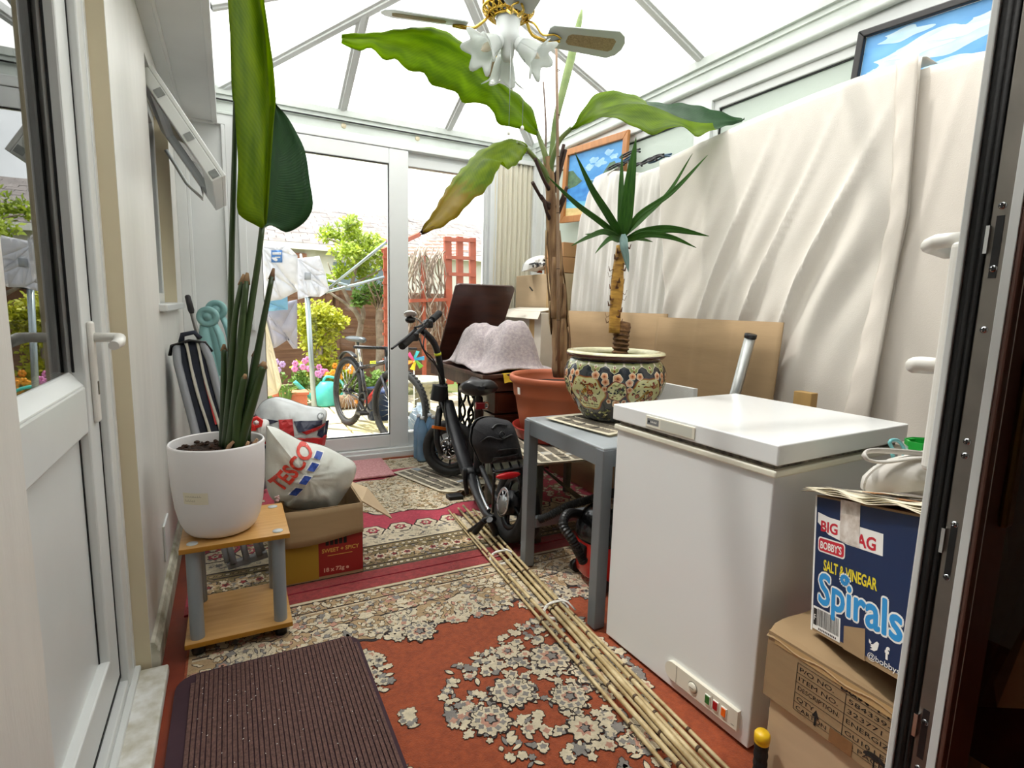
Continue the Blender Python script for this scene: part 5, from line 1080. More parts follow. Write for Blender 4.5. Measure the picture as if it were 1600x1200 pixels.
# pink knick-knack at the back corner of the beech table
b = MB(); c = W(417, 773, y=2.185) ; c = Vector((0.128, 2.19, 0.385))
b.ell((0.135, 2.178, 0.388), 0.007, 0.007, 0.006); 
for k in range(7): t = k * 0.9; b.ell((0.135 + 0.006 * math.cos(t), 2.178 + 0.006 * math.sin(t), 0.394 + 0.002 * k), 0.004, 0.004, 0.004, 0, 8, 6)
tag(b.build('trinket', mat('pale_pink_shell', 'd8b8bd', 0.4, var=0.3, vscale=80)), 'tiny pale pink trinket at the back corner of the beech table', 'ornament')
# ---- folded camping chair leaning on the wall
def between(a, c, t): return a.lerp(c, t)
ch = thing('camping_chair', 'folded camping chair in navy fabric with grey frame leaning against the left wall', 'chair', (-0.02, 2.6, 0.0125))
Ft, Tp = Vector((-0.005, 2.42, 0.042)), Vector((-0.195, 2.80, 0.965)); ax = (Tp - Ft); ex = Vector((1, 0.05, 0.15)).normalized(); ed = ax.normalized().cross(ex).normalized()
if ed.y < 0: ed = -ed
navyf = mat('navy_chair_fabric', '1b2133', 0.85, col2='11151f', vscale=14, bump=0.4, bscale=90); pip = mat('pale_piping', 'b8b4a8', 0.7); gpad = mat('grey_foam_frame', '8a8d92', 0.5, var=0.1)
def layer(name, off, wdt, m, t0=0.02, t1=0.98, dep=0.30, bev=0.012, bend=0.0):
    n = 16; rows_ = []; mb = MB()
    for i in range(n):
        t = lerp(t0, t1, i / (n - 1)); c = Ft + ax * t + ex * (off + bend * math.sin(PI * t) + (0.012 if t > 0.93 else 0) * 0); hw = wdt / 2
        rows_.append([c - ex * hw, c + ex * hw, c + ex * hw + ed * dep, c - ex * hw + ed * dep, c - ex * hw])
    mb.grid(rows_, 0, uv=False, sm=False); mb.poly(rows_[0][:4]); mb.poly(rows_[-1][:4]); return mb.build(name, m, ch, bevel=bev)
layer('back_pad', -0.005, 0.030, navyf, 0.3, 0.985, bev=0.01); layer('seat_pad', 0.036, 0.036, navyf, 0.3, 0.99, bev=0.01); layer('arm_pad', 0.068, 0.018, navyf, 0.3, 0.97)
for off, t1 in ((0.014, 0.99), (0.056, 0.985)):
    pts = [Ft + ax * t + ex * (off + 0.004 * math.sin(t * 14)) - ed * 0.004 for t in [lerp(0.32, t1, i / 24) for i in range(25)]]; MB().tube(pts, 0.006, 8).build('piping', pip, ch)
for off in (-0.034, 0.090):
    pts = [Ft + ax * t + ex * (off + (0.015 * max(0, t - 0.9) * 10 * (1 if off < 0 else -1))) for t in [lerp(0.025, 0.975, i / 24) for i in range(25)]]
    MB().tube(pts, 0.0165, 12).build('frame_tube', gpad, ch)
    pts2 = [p + ed * 0.30 for p in pts if p.z > 0.16]; MB().tube(pts2, 0.014, 10).build('frame_tube', gpad, ch)
p0 = Ft + ax * 0.60 + ex * 0.046 - ed * 0.003; MB().obox(p0, ax * 0.2, ex * 0.008, -ed * 0.003).build('red_stripe', mat('red_trim', 'b02a2a', 0.6), ch)
b = MB(); b.tube([Tp + ex * -0.055 + ed * 0.01 - ax * 0.06, Tp + ex * -0.04 - ax * 0.025 - ed * 0.01, Tp + ex * 0.03 - ax * 0.012 - ed * 0.012, Tp + ex * 0.09 - ax * 0.03 - ed * 0.01, Tp + ex * 0.108 + ed * 0.01 - ax * 0.07], 0.010, 8, flat=0.6); b.build('strap', black, ch)
b = MB(); b.tube([Tp + ex * 0.0 - ax * 0.01, Tp + ex * 0.012 + ax * 0.022, Tp + ex * 0.058 + ax * 0.026, Tp + ex * 0.075 - ax * 0.005], 0.014, 8, flat=0.6); b.build('carry_handle', navyf, ch)
for k, off in enumerate((-0.02, 0.03, 0.08)):     # plastic foot frame seen under the table
    q = Ft + ex * off; MB().tube([q - ed * 0.02 + Vector((0, 0, 0.012)), q + ax * 0.22], 0.013, 10).build('foot_bar', gpad, ch)
b = MB(); b.bar(Ft + ex * -0.045 + Vector((0, 0, 0.012)), Ft + ex * 0.11 + Vector((0, 0, 0.012)), 0.026, 0.03); b.build('foot_rail', gpad, ch, bevel=0.005)
for t in (0.33, 0.43): b = MB(); b.lathe([(0.007, 0), (0.005, 0.004), (0, 0.005)], Ft + ax * t + ex * -0.034 - ed * 0.0165, 10, ax=-ed); b.build('rivet', chrome, ch)
# ---- teal folding frame with round hinges
teal = mat('pale_teal_plastic', '86b5b4', 0.45, var=0.06)
te = thing('folding_trestle', 'pale teal plastic folding frame with round hinge discs leaning behind the camping chair', 'frame', (0.02, 3.4, 0.0125))
for nm, hx, hy, s_ in (('near', W(325, 495, y=3.42), 0.0, 1), ('far', W(338, 484, y=3.56), 0.0, 1)):
    c = hx; b = MB(); b.lathe([(0.0, -0.02), (0.052, -0.02), (0.056, -0.012), (0.056, 0.012), (0.052, 0.02), (0.03, 0.021), (0.028, 0.016), (0.02, 0.016), (0.018, 0.023), (0.0, 0.024)], c, 32, ax=(-0.2, -1, 0)); hg = b.build('hinge_disc', teal, te)
    for dx in (-0.03, 0.035):
        p = c + Vector((dx * 0.6, 0.01, -0.02)); q = Vector((c.x + 0.165 + dx * 1.3, c.y - 0.12, 0.03)); b = MB()
        b.tube([p, p.lerp(q, 0.08) + Vector((dx * 0.5, 0, 0)), p.lerp(q, 0.3) + Vector((dx * 0.45, 0, 0)), q], [0.022, 0.030, 0.030, 0.026], 12, flat=0.6); b.build('leg', teal, te)
c1, c2 = W(340, 600, y=3.38), W(352, 600, y=3.5); b = MB(); b.bar(c1, c2, 0.06, 0.10, (0, 1, 0)); b.build('white_brace', mat('white_brace_plastic', 'd5dad8', 0.5), te, bevel=0.004)
# ---- broom handle
b = MB(); top = Vector((-0.205, 3.58, 1.165)); bot = Vector((-0.02, 3.80, 0.05)); dv = (bot - top)
br = thing('mop', 'grey mop handle with a dark grip standing in the corner by the end panel', 'mop', (bot.x, bot.y, 0.0125))
MB().tube([top + dv * 0.085, bot], 0.0115, 10).build('pole', mat('grey_pole', '8a8782', 0.4, metal=0.4), br)
MB().tube([top, top + dv * 0.006, top + dv * 0.045, top + dv * 0.075, top + dv * 0.09], [0.008, 0.015, 0.016, 0.017, 0.0125], 12).build('grip', mat('dark_grip', '3a3638', 0.6), br)
MB().box(bot.x - 0.03, bot.x + 0.14, bot.y - 0.03, bot.y + 0.05, 0.0125, 0.05).build('head', mat('mop_grey', '77746c', 0.9), br, bevel=0.01)
b = MB(); b.box(XL + 0.001, XL + 0.008, 2.30, 2.45, 0.16, 0.30); tag(b.build('socket_plate', upvc, bevel=0.003), 'white socket plate low on the left wall behind the white pot', 'socket')
# ------------------------------------------------------------------ folding electric bike
eb = thing('electric_bike', 'black folding electric bike with small fat wheels on its kickstand, beside the bamboo canes', 'bicycle', (1.2, 2.75, 0.0125))
def wheel(name, c, ax, Rr, tr, parent, hub=0.05, rimm=black_m, spokes=10, tyre=dark_rub, disc=None, knob=0, rimw=0.02, rimr=0.0):
    a = Vector(ax).normalized(); u = a.orthogonal().normalized()
    if abs(a.z) < 0.9: u = (Vector((0, 0, 1)) - a * a.z).normalized()
    v = a.cross(u); b = MB(); b.ring(c, a, Rr - tr, tr, 0, 48, 12, 1.05); wh = b.build(name, tyre, parent)
    b = MB()
    if knob:
        for i in range(knob):
            t = 2 * PI * i / knob; d = u * math.cos(t) + v * math.sin(t); tn = v * math.cos(t) - u * math.sin(t)
            for sgn in (-1, 1): p = c + d * (Rr - 0.006) + a * sgn * tr * 0.35; b.obox(p - tn * 0.006 - a * 0.006 * 1, tn * 0.012, a * 0.012, d * 0.008)
        b.build('tread', tyre, wh)
    b = MB(); b.ring(c, a, Rr - 2 * tr - 0.004, rimw, 0, 48, 8, 0.9); b.build('rim', rimm, wh)
    b = MB(); b.lathe([(0.0, -0.045), (0.012, -0.045), (0.014, -0.03), (hub, -0.026), (hub, 0.026), (0.014, 0.03), (0.012, 0.045), (0.0, 0.045)], c, 24, ax=a); b.build('hub', black_m, wh)
    b = MB()
    for i in range(spokes):
        t = 2 * PI * i / spokes; d = u * math.cos(t) + v * math.sin(t); d2 = u * math.cos(t + 0.3) + v * math.sin(t + 0.3)
        b.tube([c + d2 * hub * 0.9 + a * 0.02 * (1 if i % 2 else -1), c + d * (Rr - 2 * tr)], 0.0016 if spokes > 12 else 0.006, 5)
    b.build('spokes', chrome if spokes > 12 else black_m, wh)
    if disc:
        b = MB(); b.ring(c + a * disc, a, 0.062, 0.010, 0, 40, 6, 0.12)
        for i in range(8):
            t = 2 * PI * i / 8; d = u * math.cos(t) + v * math.sin(t); b.tube([c + a * disc + d * 0.02, c + a * disc + (u * math.cos(t + 0.5) + v * math.sin(t + 0.5)) * 0.056], 0.004, 6)
        b.build('brake_disc', chrome, wh)
    return wh
FH = W(703, 706, y=3.27); FH.z = 0.214; wd = Vector((0.80, -0.60, 0)); wax = Vector((-0.60, -0.80, 0.12)).normalized()
wheel('front_wheel', FH, wax, 0.186, 0.030, eb, 0.05, disc=0.035)
RH = W(796, 778, y=2.20); rax = Vector((-0.97, 0.10, 0.22)).normalized()
RH = Vector((1.192, 2.225, 0.205)); wheel('rear_wheel', RH, rax, 0.190, 0.032, eb, 0.06, disc=0.06)
def pt(name, px, r, m=black_m, par=eb, n=12, nn=14, flat=1.0):
    return MB().tube(resample(pw(px), nn), r if not isinstance(r, tuple) else [lerp(r[0], r[1], i / (nn - 1)) for i in range(nn)], n, flat=flat).build(name, m, par)
HY = 3.24
pt('steering_column', [(692, 606, HY), (688, 575, HY), (684, 553, HY - .01), (678, 536, HY - .02), (668, 524, HY - .03), (658, 515, HY - .04)], 0.021)
b = MB(); cband = W(684, 553, y=HY - .01); b.lathe([(0.0225, -0.008), (0.0225, 0.008)], cband, 20, ax=W(688, 575, y=HY) - cband); b.build('yellow_band', mat('lime_band', 'c9d22a', 0.4), eb)
pt('head_tube', [(694, 640, HY), (691, 600, HY)], 0.034); pt('battery_case', [(684, 626, HY - .06), (688, 602, HY - .06)], 0.05)
for sgn, px in ((1, [(688, 636, HY), (684, 660, HY - .05), (683, 690, HY - .08), (690, 710, HY - .06)]),): pt('fork_leg', px, (0.024, 0.017))
pt('fork_leg', [(697, 638, HY + .04), (705, 670, HY + .06), (712, 705, HY + .06)], (0.022, 0.016))
q = W(700, 668, y=HY - .1); b = MB(); b.bar(W(676, 667, y=HY - .1), W(716, 673, y=HY - .02), 0.02, 0.018); b.build('reflector', mat('orange_reflector', 'd06a1c', 0.3), eb, bevel=0.003)
cal = W(718, 706, y=HY - .05); b = MB(); b.obox(cal, (0.04, 0, 0), (0, 0.05, 0), (0, 0, 0.05)); b.build('brake_caliper', black_m, eb, bevel=0.008)
for i in range(10):
    c = W(R.uniform(694, 730), R.uniform(690, 725), y=HY - .12); b = MB(); b.ell(c, 0.0045, 0.003, 0.0045, 0, 8, 6); b.build('bolt_head', chrome, eb)
# bar, grips, levers
bl, br_ = W(629, 540, y=2.98), W(686, 490, y=3.36); bm_ = bl.lerp(br_, 0.5)
MB().tube([bl, bl.lerp(br_, 0.3), bm_ + Vector((0, 0, 0.0)), bl.lerp(br_, 0.7), br_], 0.0125, 12).build('handlebar', black_m, eb)
for p, q, nm in ((bl - (br_ - bl) * 0.02, bl.lerp(br_, 0.24), 'grip'), (bl.lerp(br_, 0.78), br_ + (br_ - bl) * 0.02, 'grip')):
    b = MB(); pp = resample([p, p.lerp(q, .5), q], 24); b.tube(pp, [0.0225 if i % 2 else 0.0205 for i in range(23)] + [0.018], 14); b.build(nm, dark_rub, eb)
for t, px in ((0.30, None), (0.70, None)):
    c = bl.lerp(br_, t); b = MB(); b.obox(c + Vector((-0.03, -0.03, -0.035)), (0.05, 0, 0), (0, 0.06, 0), (0, 0, 0.05)); b.build('control_pod', black, eb, bevel=0.01)
pt('brake_lever', [(650, 514, 3.02), (636, 527, 2.99), (625, 535, 2.95), (612, 545, 2.9)], (0.010, 0.006)); pt('brake_lever', [(668, 500, 3.2), (660, 508, 3.1), (648, 512, 3.0)], (0.009, 0.006))
b = MB(); b.ell(W(641, 500, y=3.08), 0.03, 0.03, 0.02, 0); b.build('bell', black, eb)
pt('cable', [(664, 522, 3.15), (662, 545, 3.1), (676, 560, 3.15), (688, 585, 3.2)], 0.004, black); pt('cable', [(655, 528, 3.1), (664, 552, 3.08), (680, 570, 3.12), (692, 600, 3.18), (697, 660, 3.1), (702, 690, 2.95)], 0.005, black)
pt('mirror_arm', [(662, 508, 3.1), (655, 501, 3.08), (643, 494, 3.05)], 0.004, brushed)
mc = W(641, 492, y=3.05); b = MB(); b.lathe([(0.0, 0), (0.036, 0.0), (0.038, 0.006), (0.03, 0.014), (0.0, 0.016)], mc, 24, ax=(0.1, 0.5, 1)); b.build('mirror', mat('mirror_back', 'd9dad8', 0.2), eb)
# frame
pt('down_tube', [(698, 628, HY - .03), (710, 670, 3.08), (724, 715, 2.92), (737, 755, 2.80)], 0.044, mat('satin_black_frame', '25262a', 0.38, metal=0.3), n=16, flat=0.62)
lg = W(704, 668, y=3.02)
pt('chain_stay', [(733, 735, 2.78), (742, 765, 2.6), (758, 800, 2.35), (771, 812, 2.24)], (0.026, 0.017)); pt('polished_stay', [(745, 742, 2.72), (752, 770, 2.5), (764, 798, 2.3)], 0.010, chrome)
pt('seat_tube', [(747, 735, 2.72), (748, 690, 2.70), (748, 640, 2.66), (747, 622, 2.64)], 0.026); pt('seat_stay', [(752, 730, 2.66), (768, 765, 2.45), (785, 790, 2.25)], 0.014)
b = MB(); b.lathe([(0.018, -0.05), (0.03, -0.045), (0.03, 0.05), (0.018, 0.055)], W(736, 738, y=2.74), 18, ax=(1, -0.1, 0)); b.build('bottom_bracket', black_m, eb)
pt('crank', [(727, 733, 2.72), (727, 752, 2.72), (730, 772, 2.72)], 0.013); b = MB(); pc = W(708, 775, y=2.68); b.obox(pc + Vector((-0.035, -0.035, -0.013)), (0.08, -0.01, 0.0), (0, 0.06, 0), (0, 0, 0.024)); pd = b.build('pedal', black, eb, bevel=0.005); b = MB(); b.obox(pc + Vector((-0.02, -0.0365, -0.009)), (0.05, -0.006, 0), (0, 0.003, 0), (0, 0, 0.014)); b.build('pedal_reflector', mat('amber_reflector', 'a8641e', 0.3), pd)
pt('crank', [(740, 738, 2.78), (745, 720, 2.8)], 0.012)
# saddle
sc_ = W(745, 604, y=2.62); b = MB(); f_ = Vector((0.25, 0.97, 0.0)).normalized(); sd = Vector((f_.y, -f_.x, 0)); rows = []
for i in range(13):
    t = i / 12; y_ = lerp(-0.14, 0.15, t); wd_ = 0.105 * (math.sin(PI * min(1, 0.25 + t * 0.75)) ** 0.6) * (1 if t < 0.45 else lerp(1, 0.42, (t - 0.45) / 0.55)); row = []
    for j in range(17):
        a = -0.4 * PI + 1.8 * PI * j / 16; a = 2 * PI * j / 16; row.append(sc_ + f_ * y_ + sd * wd_ * math.cos(a) * (0.25 if i in (0, 12) else 1) + Vector((0, 0, (0.052 if math.sin(a) > 0 else 0.045) * math.sin(a) * (0.3 if i in (0, 12) else 1) + 0.012 * math.cos(t * 5) - 0.012 * math.exp(-(math.cos(a) / 0.3) ** 2) * (math.sin(a) > 0))))
    rows.append(row)
b.grid(rows, 0, uv=False); b.poly(rows[0][:-1]); b.poly(rows[-1][:-1]); sdl = b.build('saddle', mat('black_saddle_vinyl', '1a1a1c', 0.3), eb, sub=1)
pt('seat_post', [(747, 640, 2.64), (747, 615, 2.62)], 0.016, chrome if False else black_m)
b = MB(); b.ring(W(758, 634, y=2.6), (0.3, -1, 0), 0.018, 0.008); b.build('saddle_spring', chrome, sdl)
b = MB(); b.obox(W(744, 640, y=2.5), (0.045, -0.01, 0), (0, 0.02, 0), (0, 0, 0.035)); b.build('saddle_reflector', mat('dark_red_lens', '6d1418', 0.25), sdl, bevel=0.004)
# rack, light, mudguard, stand
b = MB(); ra, rb, rc_, rd = W(762, 735, y=2.36), W(806, 716, y=2.26), W(815, 722, y=2.08), W(772, 748, y=2.08)
for q in (ra, rb, rc_, rd): q.z = 0.425
for p, q in ((ra, rd), (rb, rc_), (rd, rc_), (ra, rb)): b.tube([p, q], 0.008, 8)
for t in (0.33, 0.66): b.tube([ra.lerp(rb, t), rd.lerp(rc_, t)], 0.006, 8)
rk = b.build('rear_rack', black_m, eb)
for p, px in ((rd, (770, 800)), (rc_, (812, 790))): MB().tube([p, W(px[0], px[1], y=2.2)], 0.007, 8).build('rack_stay', black_m, rk)
b = MB(); lc_ = W(794, 743, y=2.06); b.ell(lc_, 0.062, 0.014, 0.016, 0, 20, 10); b.build('tail_light', mat('red_lens', 'b5121a', 0.18), rk)
rows = []
for i in range(15):
    t = math.radians(lerp(-55, 72, i / 14)); d = Vector((0.02, -math.cos(t), math.sin(t))); c = RH + d * 0.207; rows.append([c + Vector((s_ * 0.036, 0, 0)) + d * (-0.016 * abs(s_) ** 2) + Vector((-0.03 * (c.z - 0.2), 0, 0)) for s_ in (-1, -0.5, 0, 0.5, 1)])
b = MB(); b.grid(rows, 0, uv=False); b.build('mudguard', black, eb, solid=0.003, recalc=False)
pt('kickstand', [(772, 806, 2.24), (758, 812, 2.26), (744, 822, 2.3), (733, 830, 2.345)], 0.010, black_m); pt('kickstand_shoe', [(757, 813, 2.26), (742, 832, 2.31)], 0.016, black)
b = MB(); c = Vector((RH.x - 0.055, RH.y, RH.z)); b.lathe([(0.0, -0.012), (0.045, -0.01), (0.05, 0.0), (0.045, 0.01), (0.0, 0.012)], c, 20, ax=rax); b.build('freewheel', brushed, eb)
pt('derailleur', [(765, 812, 2.2), (772, 826, 2.22), (774, 834, 2.24)], 0.016, black_m)
# bag on the rack
pbk = Pillow([(738, 668), (746, 656), (762, 651), (782, 654), (796, 660), (806, 690), (813, 722), (812, 733), (792, 733), (766, 737), (750, 722), (742, 705), (736, 690)], 2.19, 0.10, crum=0.004, f=45, pw_=0.35, back=0.8, zmin=0.442)
fab = mat('black_bag_fabric', '26262a', 0.85, col2='1a1a1d', vscale=30, bump=0.4, bscale=200); fab2 = mat('charcoal_bag_panel', '38383c', 0.8, bump=0.3, bscale=150)
rb_ = thing('rack_bag', 'black fabric bag strapped on the rear rack of the electric bike', 'bag', (1.2, 2.32, 0.40)); pbk.mesh(0).build('bag_body', fab, rb_, recalc=False)
b = MB(); F = pbk.F(785, 722)
print_poly(b, F, [(-0.065, 0.0), (0.065, 0.0), (0.060, 0.042), (-0.06, 0.035)], 0, 0.004); b.build('pocket_panel', fab2, rb_, solid=0.003, recalc=False)
for px in ([(750, 690), (760, 680), (775, 683), (795, 676)], [(765, 668), (775, 662), (790, 664)], [(772, 700), (790, 697), (803, 698)]):
    b = MB(); pts = []
    for a, c in px: G = pbk.F(a, c); pts.append(G(0, 0, 0.004))
    b.tube(resample(pts, 14), 0.005, 7, flat=0.5); b.build('strap', black, rb_)
b = MB(); G = pbk.F(777, 676); b.ring(G(0, 0, 0.012), (0.3, -1, 0.2), 0.014, 0.003); b.build('ring', black_m, rb_)
# ------------------------------------------------------------------ treadle sewing table
mah = mat('dark_mahogany', '4a2418', 0.3, col2='34170f', vscale=5, stretch=(1, 1, 5), detail=7, coat=0.3); mah2 = mat('worn_mahogany', '5e4136', 0.45, col2='43281f', vscale=8, stretch=(1, 4, 1))
sw_ = thing('sewing_table', 'dark wooden treadle sewing table with its lid raised and iron legs, behind the electric bike', 'table', (1.52, 3.27, 0.0125))
MB().box(1.275, 1.76, 2.80, 3.77, 0.735, 0.758).build('tabletop', mah2, sw_, bevel=0.004); MB().box(1.29, 1.75, 2.82, 3.75, 0.655, 0.735).build('apron', mah2, sw_, bevel=0.002)
b = MB(); l0, l1 = Vector((1.315, 3.70, 0.765)), Vector((1.755, 3.70, 0.765)); lt0 = Vector((1.345, 3.37, 1.295)); up_ = lt0 - l0 - Vector((0.02, 0, 0))
cr = 0.025; pts = [l0, l1] + [l1 + up_ * (1 - 0.04) + Vector((0, 0, 0)), l1 + up_ * 0.985 - Vector((0.008, 0, 0)), l1 + up_ - Vector((cr, 0, 0)), l0 + up_ + Vector((cr, 0, 0)), l0 + up_ * 0.985 + Vector((0.008, 0, 0)), l0 + up_ * 0.96]
nrm = (l1 - l0).cross(up_).normalized(); b.prism(pts, nrm * 0.016, 0); lid_s = b.build('raised_lid', mah, sw_, bevel=0.003)
for z0, z1 in ((0.52, 0.645), (0.385, 0.51), (0.25, 0.375)):
    for yy in (2.83,): 
        b = MB(); b.box(1.37, 1.745, yy, yy + 0.26, z0, z1); b.box(1.385, 1.73, yy - 0.006, yy, z0 + 0.012, z1 - 0.012); dw = b.build('drawer', mah, sw_, bevel=0.003); MB().ell((1.557, yy - 0.014, (z0 + z1) / 2), 0.012, 0.012, 0.012).build('knob', brass, dw)
iron = mat('black_cast_iron', '121213', 0.5, metal=0.5)
for ye in (3.18, 3.62):
    b = MB()
    for sg in (1, -1):
        b.tube(resample([Vector((1.59 + sg * k_ * 0.6, ye, z_)) for k_, z_ in ((0.16, 0.655), (0.10, 0.55), (-0.02, 0.44), (-0.09, 0.34), (-0.02, 0.24), (0.10, 0.16), (0.2, 0.03))], 20), 0.011, 8)
        b.tube([Vector((1.59 + sg * 0.13, ye, 0.655)), Vector((1.59 + sg * 0.12, ye, 0.35)), Vector((1.59 + sg * 0.13, ye, 0.03))], 0.013, 8)
    for rr2 in (0.045, 0.075): b.ring((1.59, ye, 0.28), (0, 1, 0), rr2, 0.008, 0, 24, 6)
    b.tube([(1.45, ye, 0.028), (1.73, ye, 0.028)], 0.014, 8); b.build('iron_leg', iron, sw_)
b = MB()                                            # lattice side facing the room
for k in range(3):
    y0 = 3.17 + k * 0.15
    for sg in (1, -1): b.tube(resample([Vector((1.46, y0 + 0.075 - sg * 0.06, 0.63)), Vector((1.46, y0 + 0.075 + sg * 0.055, 0.52)), Vector((1.46, y0 + 0.075 - sg * 0.05, 0.40)), Vector((1.46, y0 + 0.075 + sg * 0.055, 0.28)), Vector((1.46, y0 + 0.075 - sg * 0.06, 0.16))], 22), 0.009, 7)
b.tube([(1.46, 3.17, 0.64), (1.46, 3.64, 0.64)], 0.011, 8); b.tube([(1.46, 3.17, 0.15), (1.46, 3.64, 0.15)], 0.011, 8); b.build('iron_lattice', iron, sw_)
b = MB(); b.box(1.50, 1.70, 3.22, 3.57, 0.10, 0.118); b.build('treadle', iron, sw_)
# towel over the machine, yellow cloth, machine
to = mat('mauve_towel_pile', 'bdb2b2', 0.95, col2='a0959a', vscale=60, bump=1.0, bscale=110, sheen=0.3)
b = MB(); b.box(1.45, 1.60, 2.96, 3.30, 0.7635, 0.79); b.box(1.49, 1.57, 3.2, 3.28, 0.79, 0.90); b.box(1.51, 1.57, 2.975, 3.01, 0.79, 0.88); tag(b.build('sewing_machine', black_m, bevel=0.02), 'old sewing machine hidden under the mauve towel on the sewing table', 'sewing machine')
N1, N2 = 44, 40; rows = []
for i in range(N1):
    u = i / (N1 - 1); row = []
    for j in range(N2):
        v = j / (N2 - 1); x = lerp(1.275, 1.80, v); y = lerp(2.81, 3.46, u)
        h1 = 0.255 * math.exp(-(abs((x - 1.47) / 0.15) ** 4) - abs((y - 3.24) / 0.18) ** 4); h2 = 0.285 * math.exp(-(abs((x - 1.56) / 0.115) ** 4) - abs((y - 2.99) / 0.125) ** 4)
        h = max(h1, h2, 0.24 * math.exp(-abs((x - 1.51) / 0.12) ** 3 - abs((y - 3.1) / 0.2) ** 3)); z = 0.766 + h + 0.010 * math.sin(x * 30 + y * 46) * min(1, h / 0.1) + 0.004 * math.sin(x * 71 - y * 40) * min(1, h / 0.1) + 0.003 * math.sin(y * 50 + x * 12) + 0.005
        row.append(Vector((x + 0.02 * math.sin(y * 22) * (v - 0.5), y + 0.02 * math.sin(x * 14), max(z, 0.764))))
    rows.append(row)
b = MB(); b.grid(rows, 0, uv=False); tag(b.build('towel', to, solid=0.007, recalc=False), 'mauve waffle towel heaped over the machine on the sewing table', 'towel')
b = MB(); rows = [[Vector((x, y + 0.012 * math.sin(x * 40), (0.760 if y > 2.797 else lerp(0.70 + 0.012 * math.sin(x * 23), 0.760, max(0, (y - 2.775) / 0.022))) + 0.0012)) for x in [lerp(1.40, 1.79, i / 24) for i in range(25)]] for y in (2.772, 2.776, 2.785, 2.792, 2.798, 2.80, 2.82)]
b.grid(rows, 0, uv=False); tag(b.build('yellow_cloth', mat('yellow_fabric', 'c9a41c', 0.8, var=0.15, vscale=12), solid=0.0015, recalc=False), 'yellow cloth edge hanging out from under the mauve towel', 'cloth')
# water bottles in shrink film by the door
wat = mat('blue_tinted_bottle', '9cc0dc', 0.12, col2='7fa9cc', vscale=10, trans=0.35); capm = mat('white_bottle_cap', 'e8ecee', 0.4)
for i in range(2):
    for j in range(2):
        x, y = 1.215 + 0.085 * j, 3.715 + 0.08 * i
        if i == 0 and j == 0: x += 0.0
        t_ = thing('water_bottle', ['clear blue water bottle nearest the left of the shrink-wrapped four by the patio door', 'clear blue water bottle at the front right of the shrink-wrapped four', 'clear blue water bottle at the back left of the shrink-wrapped four', 'clear blue water bottle at the back right of the shrink-wrapped four'][i * 2 + j], 'bottle', (x, y, 0.0125), 'water bottles in a shrink-wrapped pack')
        b = MB(); b.lathe([(0.0, 0.013), (0.036, 0.014), (0.039, 0.03), (0.036, 0.09), (0.039, 0.1), (0.036, 0.17), (0.039, 0.2), (0.038, 0.25), (0.018, 0.305), (0.013, 0.315), (0.013, 0.325)], (x, y, 0), 20); b.build('bottle_body', wat, t_)
        b = MB(); b.lathe([(0.016, 0.323), (0.016, 0.343), (0.0, 0.345)], (x, y, 0), 16); b.build('cap', capm, t_)
# ------------------------------------------------------------------ right wall: sheets, pictures, cardboard
clo = mat('cream_cotton_sheet', 'dcd6cd', 0.9, var=0.05, vscale=6, bump=0.25, bscale=300, sheen=0.2)
clo2 = mat('white_seersucker_sheet', 'dfdcd6', 0.9, var=0.05, vscale=6, bump=0.6, bscale=70, stretch=(1, 3, 0.4))
clo3 = mat('plain_cream_sheet', 'e2dad0', 0.9, var=0.03, vscale=5, bump=0.2, bscale=300)
def poly_at(tbl, t):
    for (a, b), (c, d) in zip(tbl, tbl[1:]):
        if a <= t <= c or a >= t >= c: return lerp(b, d, (t - a) / (c - a) if c != a else 0)
    return tbl[-1][1] if abs(t - tbl[-1][0]) < abs(t - tbl[0][0]) else tbl[0][1]
def sheet_mesh(yl, yr, ztop, zbot, x0, fold, ny=120, nz=60, lip=0.09):
    """hanging sheet: yl/yr(z) its far and near edge, ztop(y) its top line, fold(y, z) its swing into the room."""
    rows = []
    for j in range(nz + 1):
        row = []
        for i in range(ny + 1):
            s = i / ny; v = (j - 4) / (nz - 4); yt = lerp(yl(2.0), yr(2.0), s); zt = ztop(yt)
            if j < 4: y = lerp(yl(zt), yr(zt), s); row.append(Vector((x0(y) + (lip if y < 2.02 or lip < 0.08 else 0.02) * (4 - j) / 4, y, zt + 0.012 * (1 - abs(j - 3) / 3) * 0.5)))
            else:
                z = lerp(zt, zbot, v); y = lerp(yl(z), yr(z), s); edge_ = min(1.0, v * 9) ** 0.5
                xx = x0(y) - 0.004 - 0.012 * edge_ - fold(y, z) * (0.25 + 0.75 * min(1, v * 2.2)); row.append(Vector((max(xx, 1.962) if (y > 1.36 and z < 1.17) else xx, y, z)))
        rows.append(row)
    return rows
def fold_main(y, z):
    q = y + 0.34 * (z - 1.45) + 0.03 * math.sin(z * 4); d = min(1.0, max(0.12, (2.05 - z) / 0.5)); k = 1.0 if y < 1.95 else 0.45
    s = 0; near = min(1.0, max(0.0, (y - 1.10) / 0.10))
    for c, w_, a in ((1.20, 0.055, 0.030), (1.325, 0.020, 0.040), (1.43, 0.06, 0.016), (1.53, 0.015, 0.028), (1.63, 0.045, 0.016), (1.79, 0.017, 0.026), (1.93, 0.035, 0.012), (2.05, 0.015, 0.014), (1.70, 0.012, 0.008)):
        s += 1.45 * a * math.exp(-abs((q - c) / (w_ * 1.15)) ** 1.6)
    return d * s * k * near + 0.006 * math.sin(q * 38 + 2 * math.sin(z * 5)) * d + 0.004 * math.sin(y * 75) * max(0, 1 - (2.05 - z) / 0.12)
zt_main = lambda y: poly_at([(3.2, 1.99), (2.48, 1.918), (2.25, 1.935), (2.0, 1.96), (1.75, 1.985), (1.48, 2.0), (1.3, 2.005), (1.1, 2.0), (0.9, 1.97)], y)
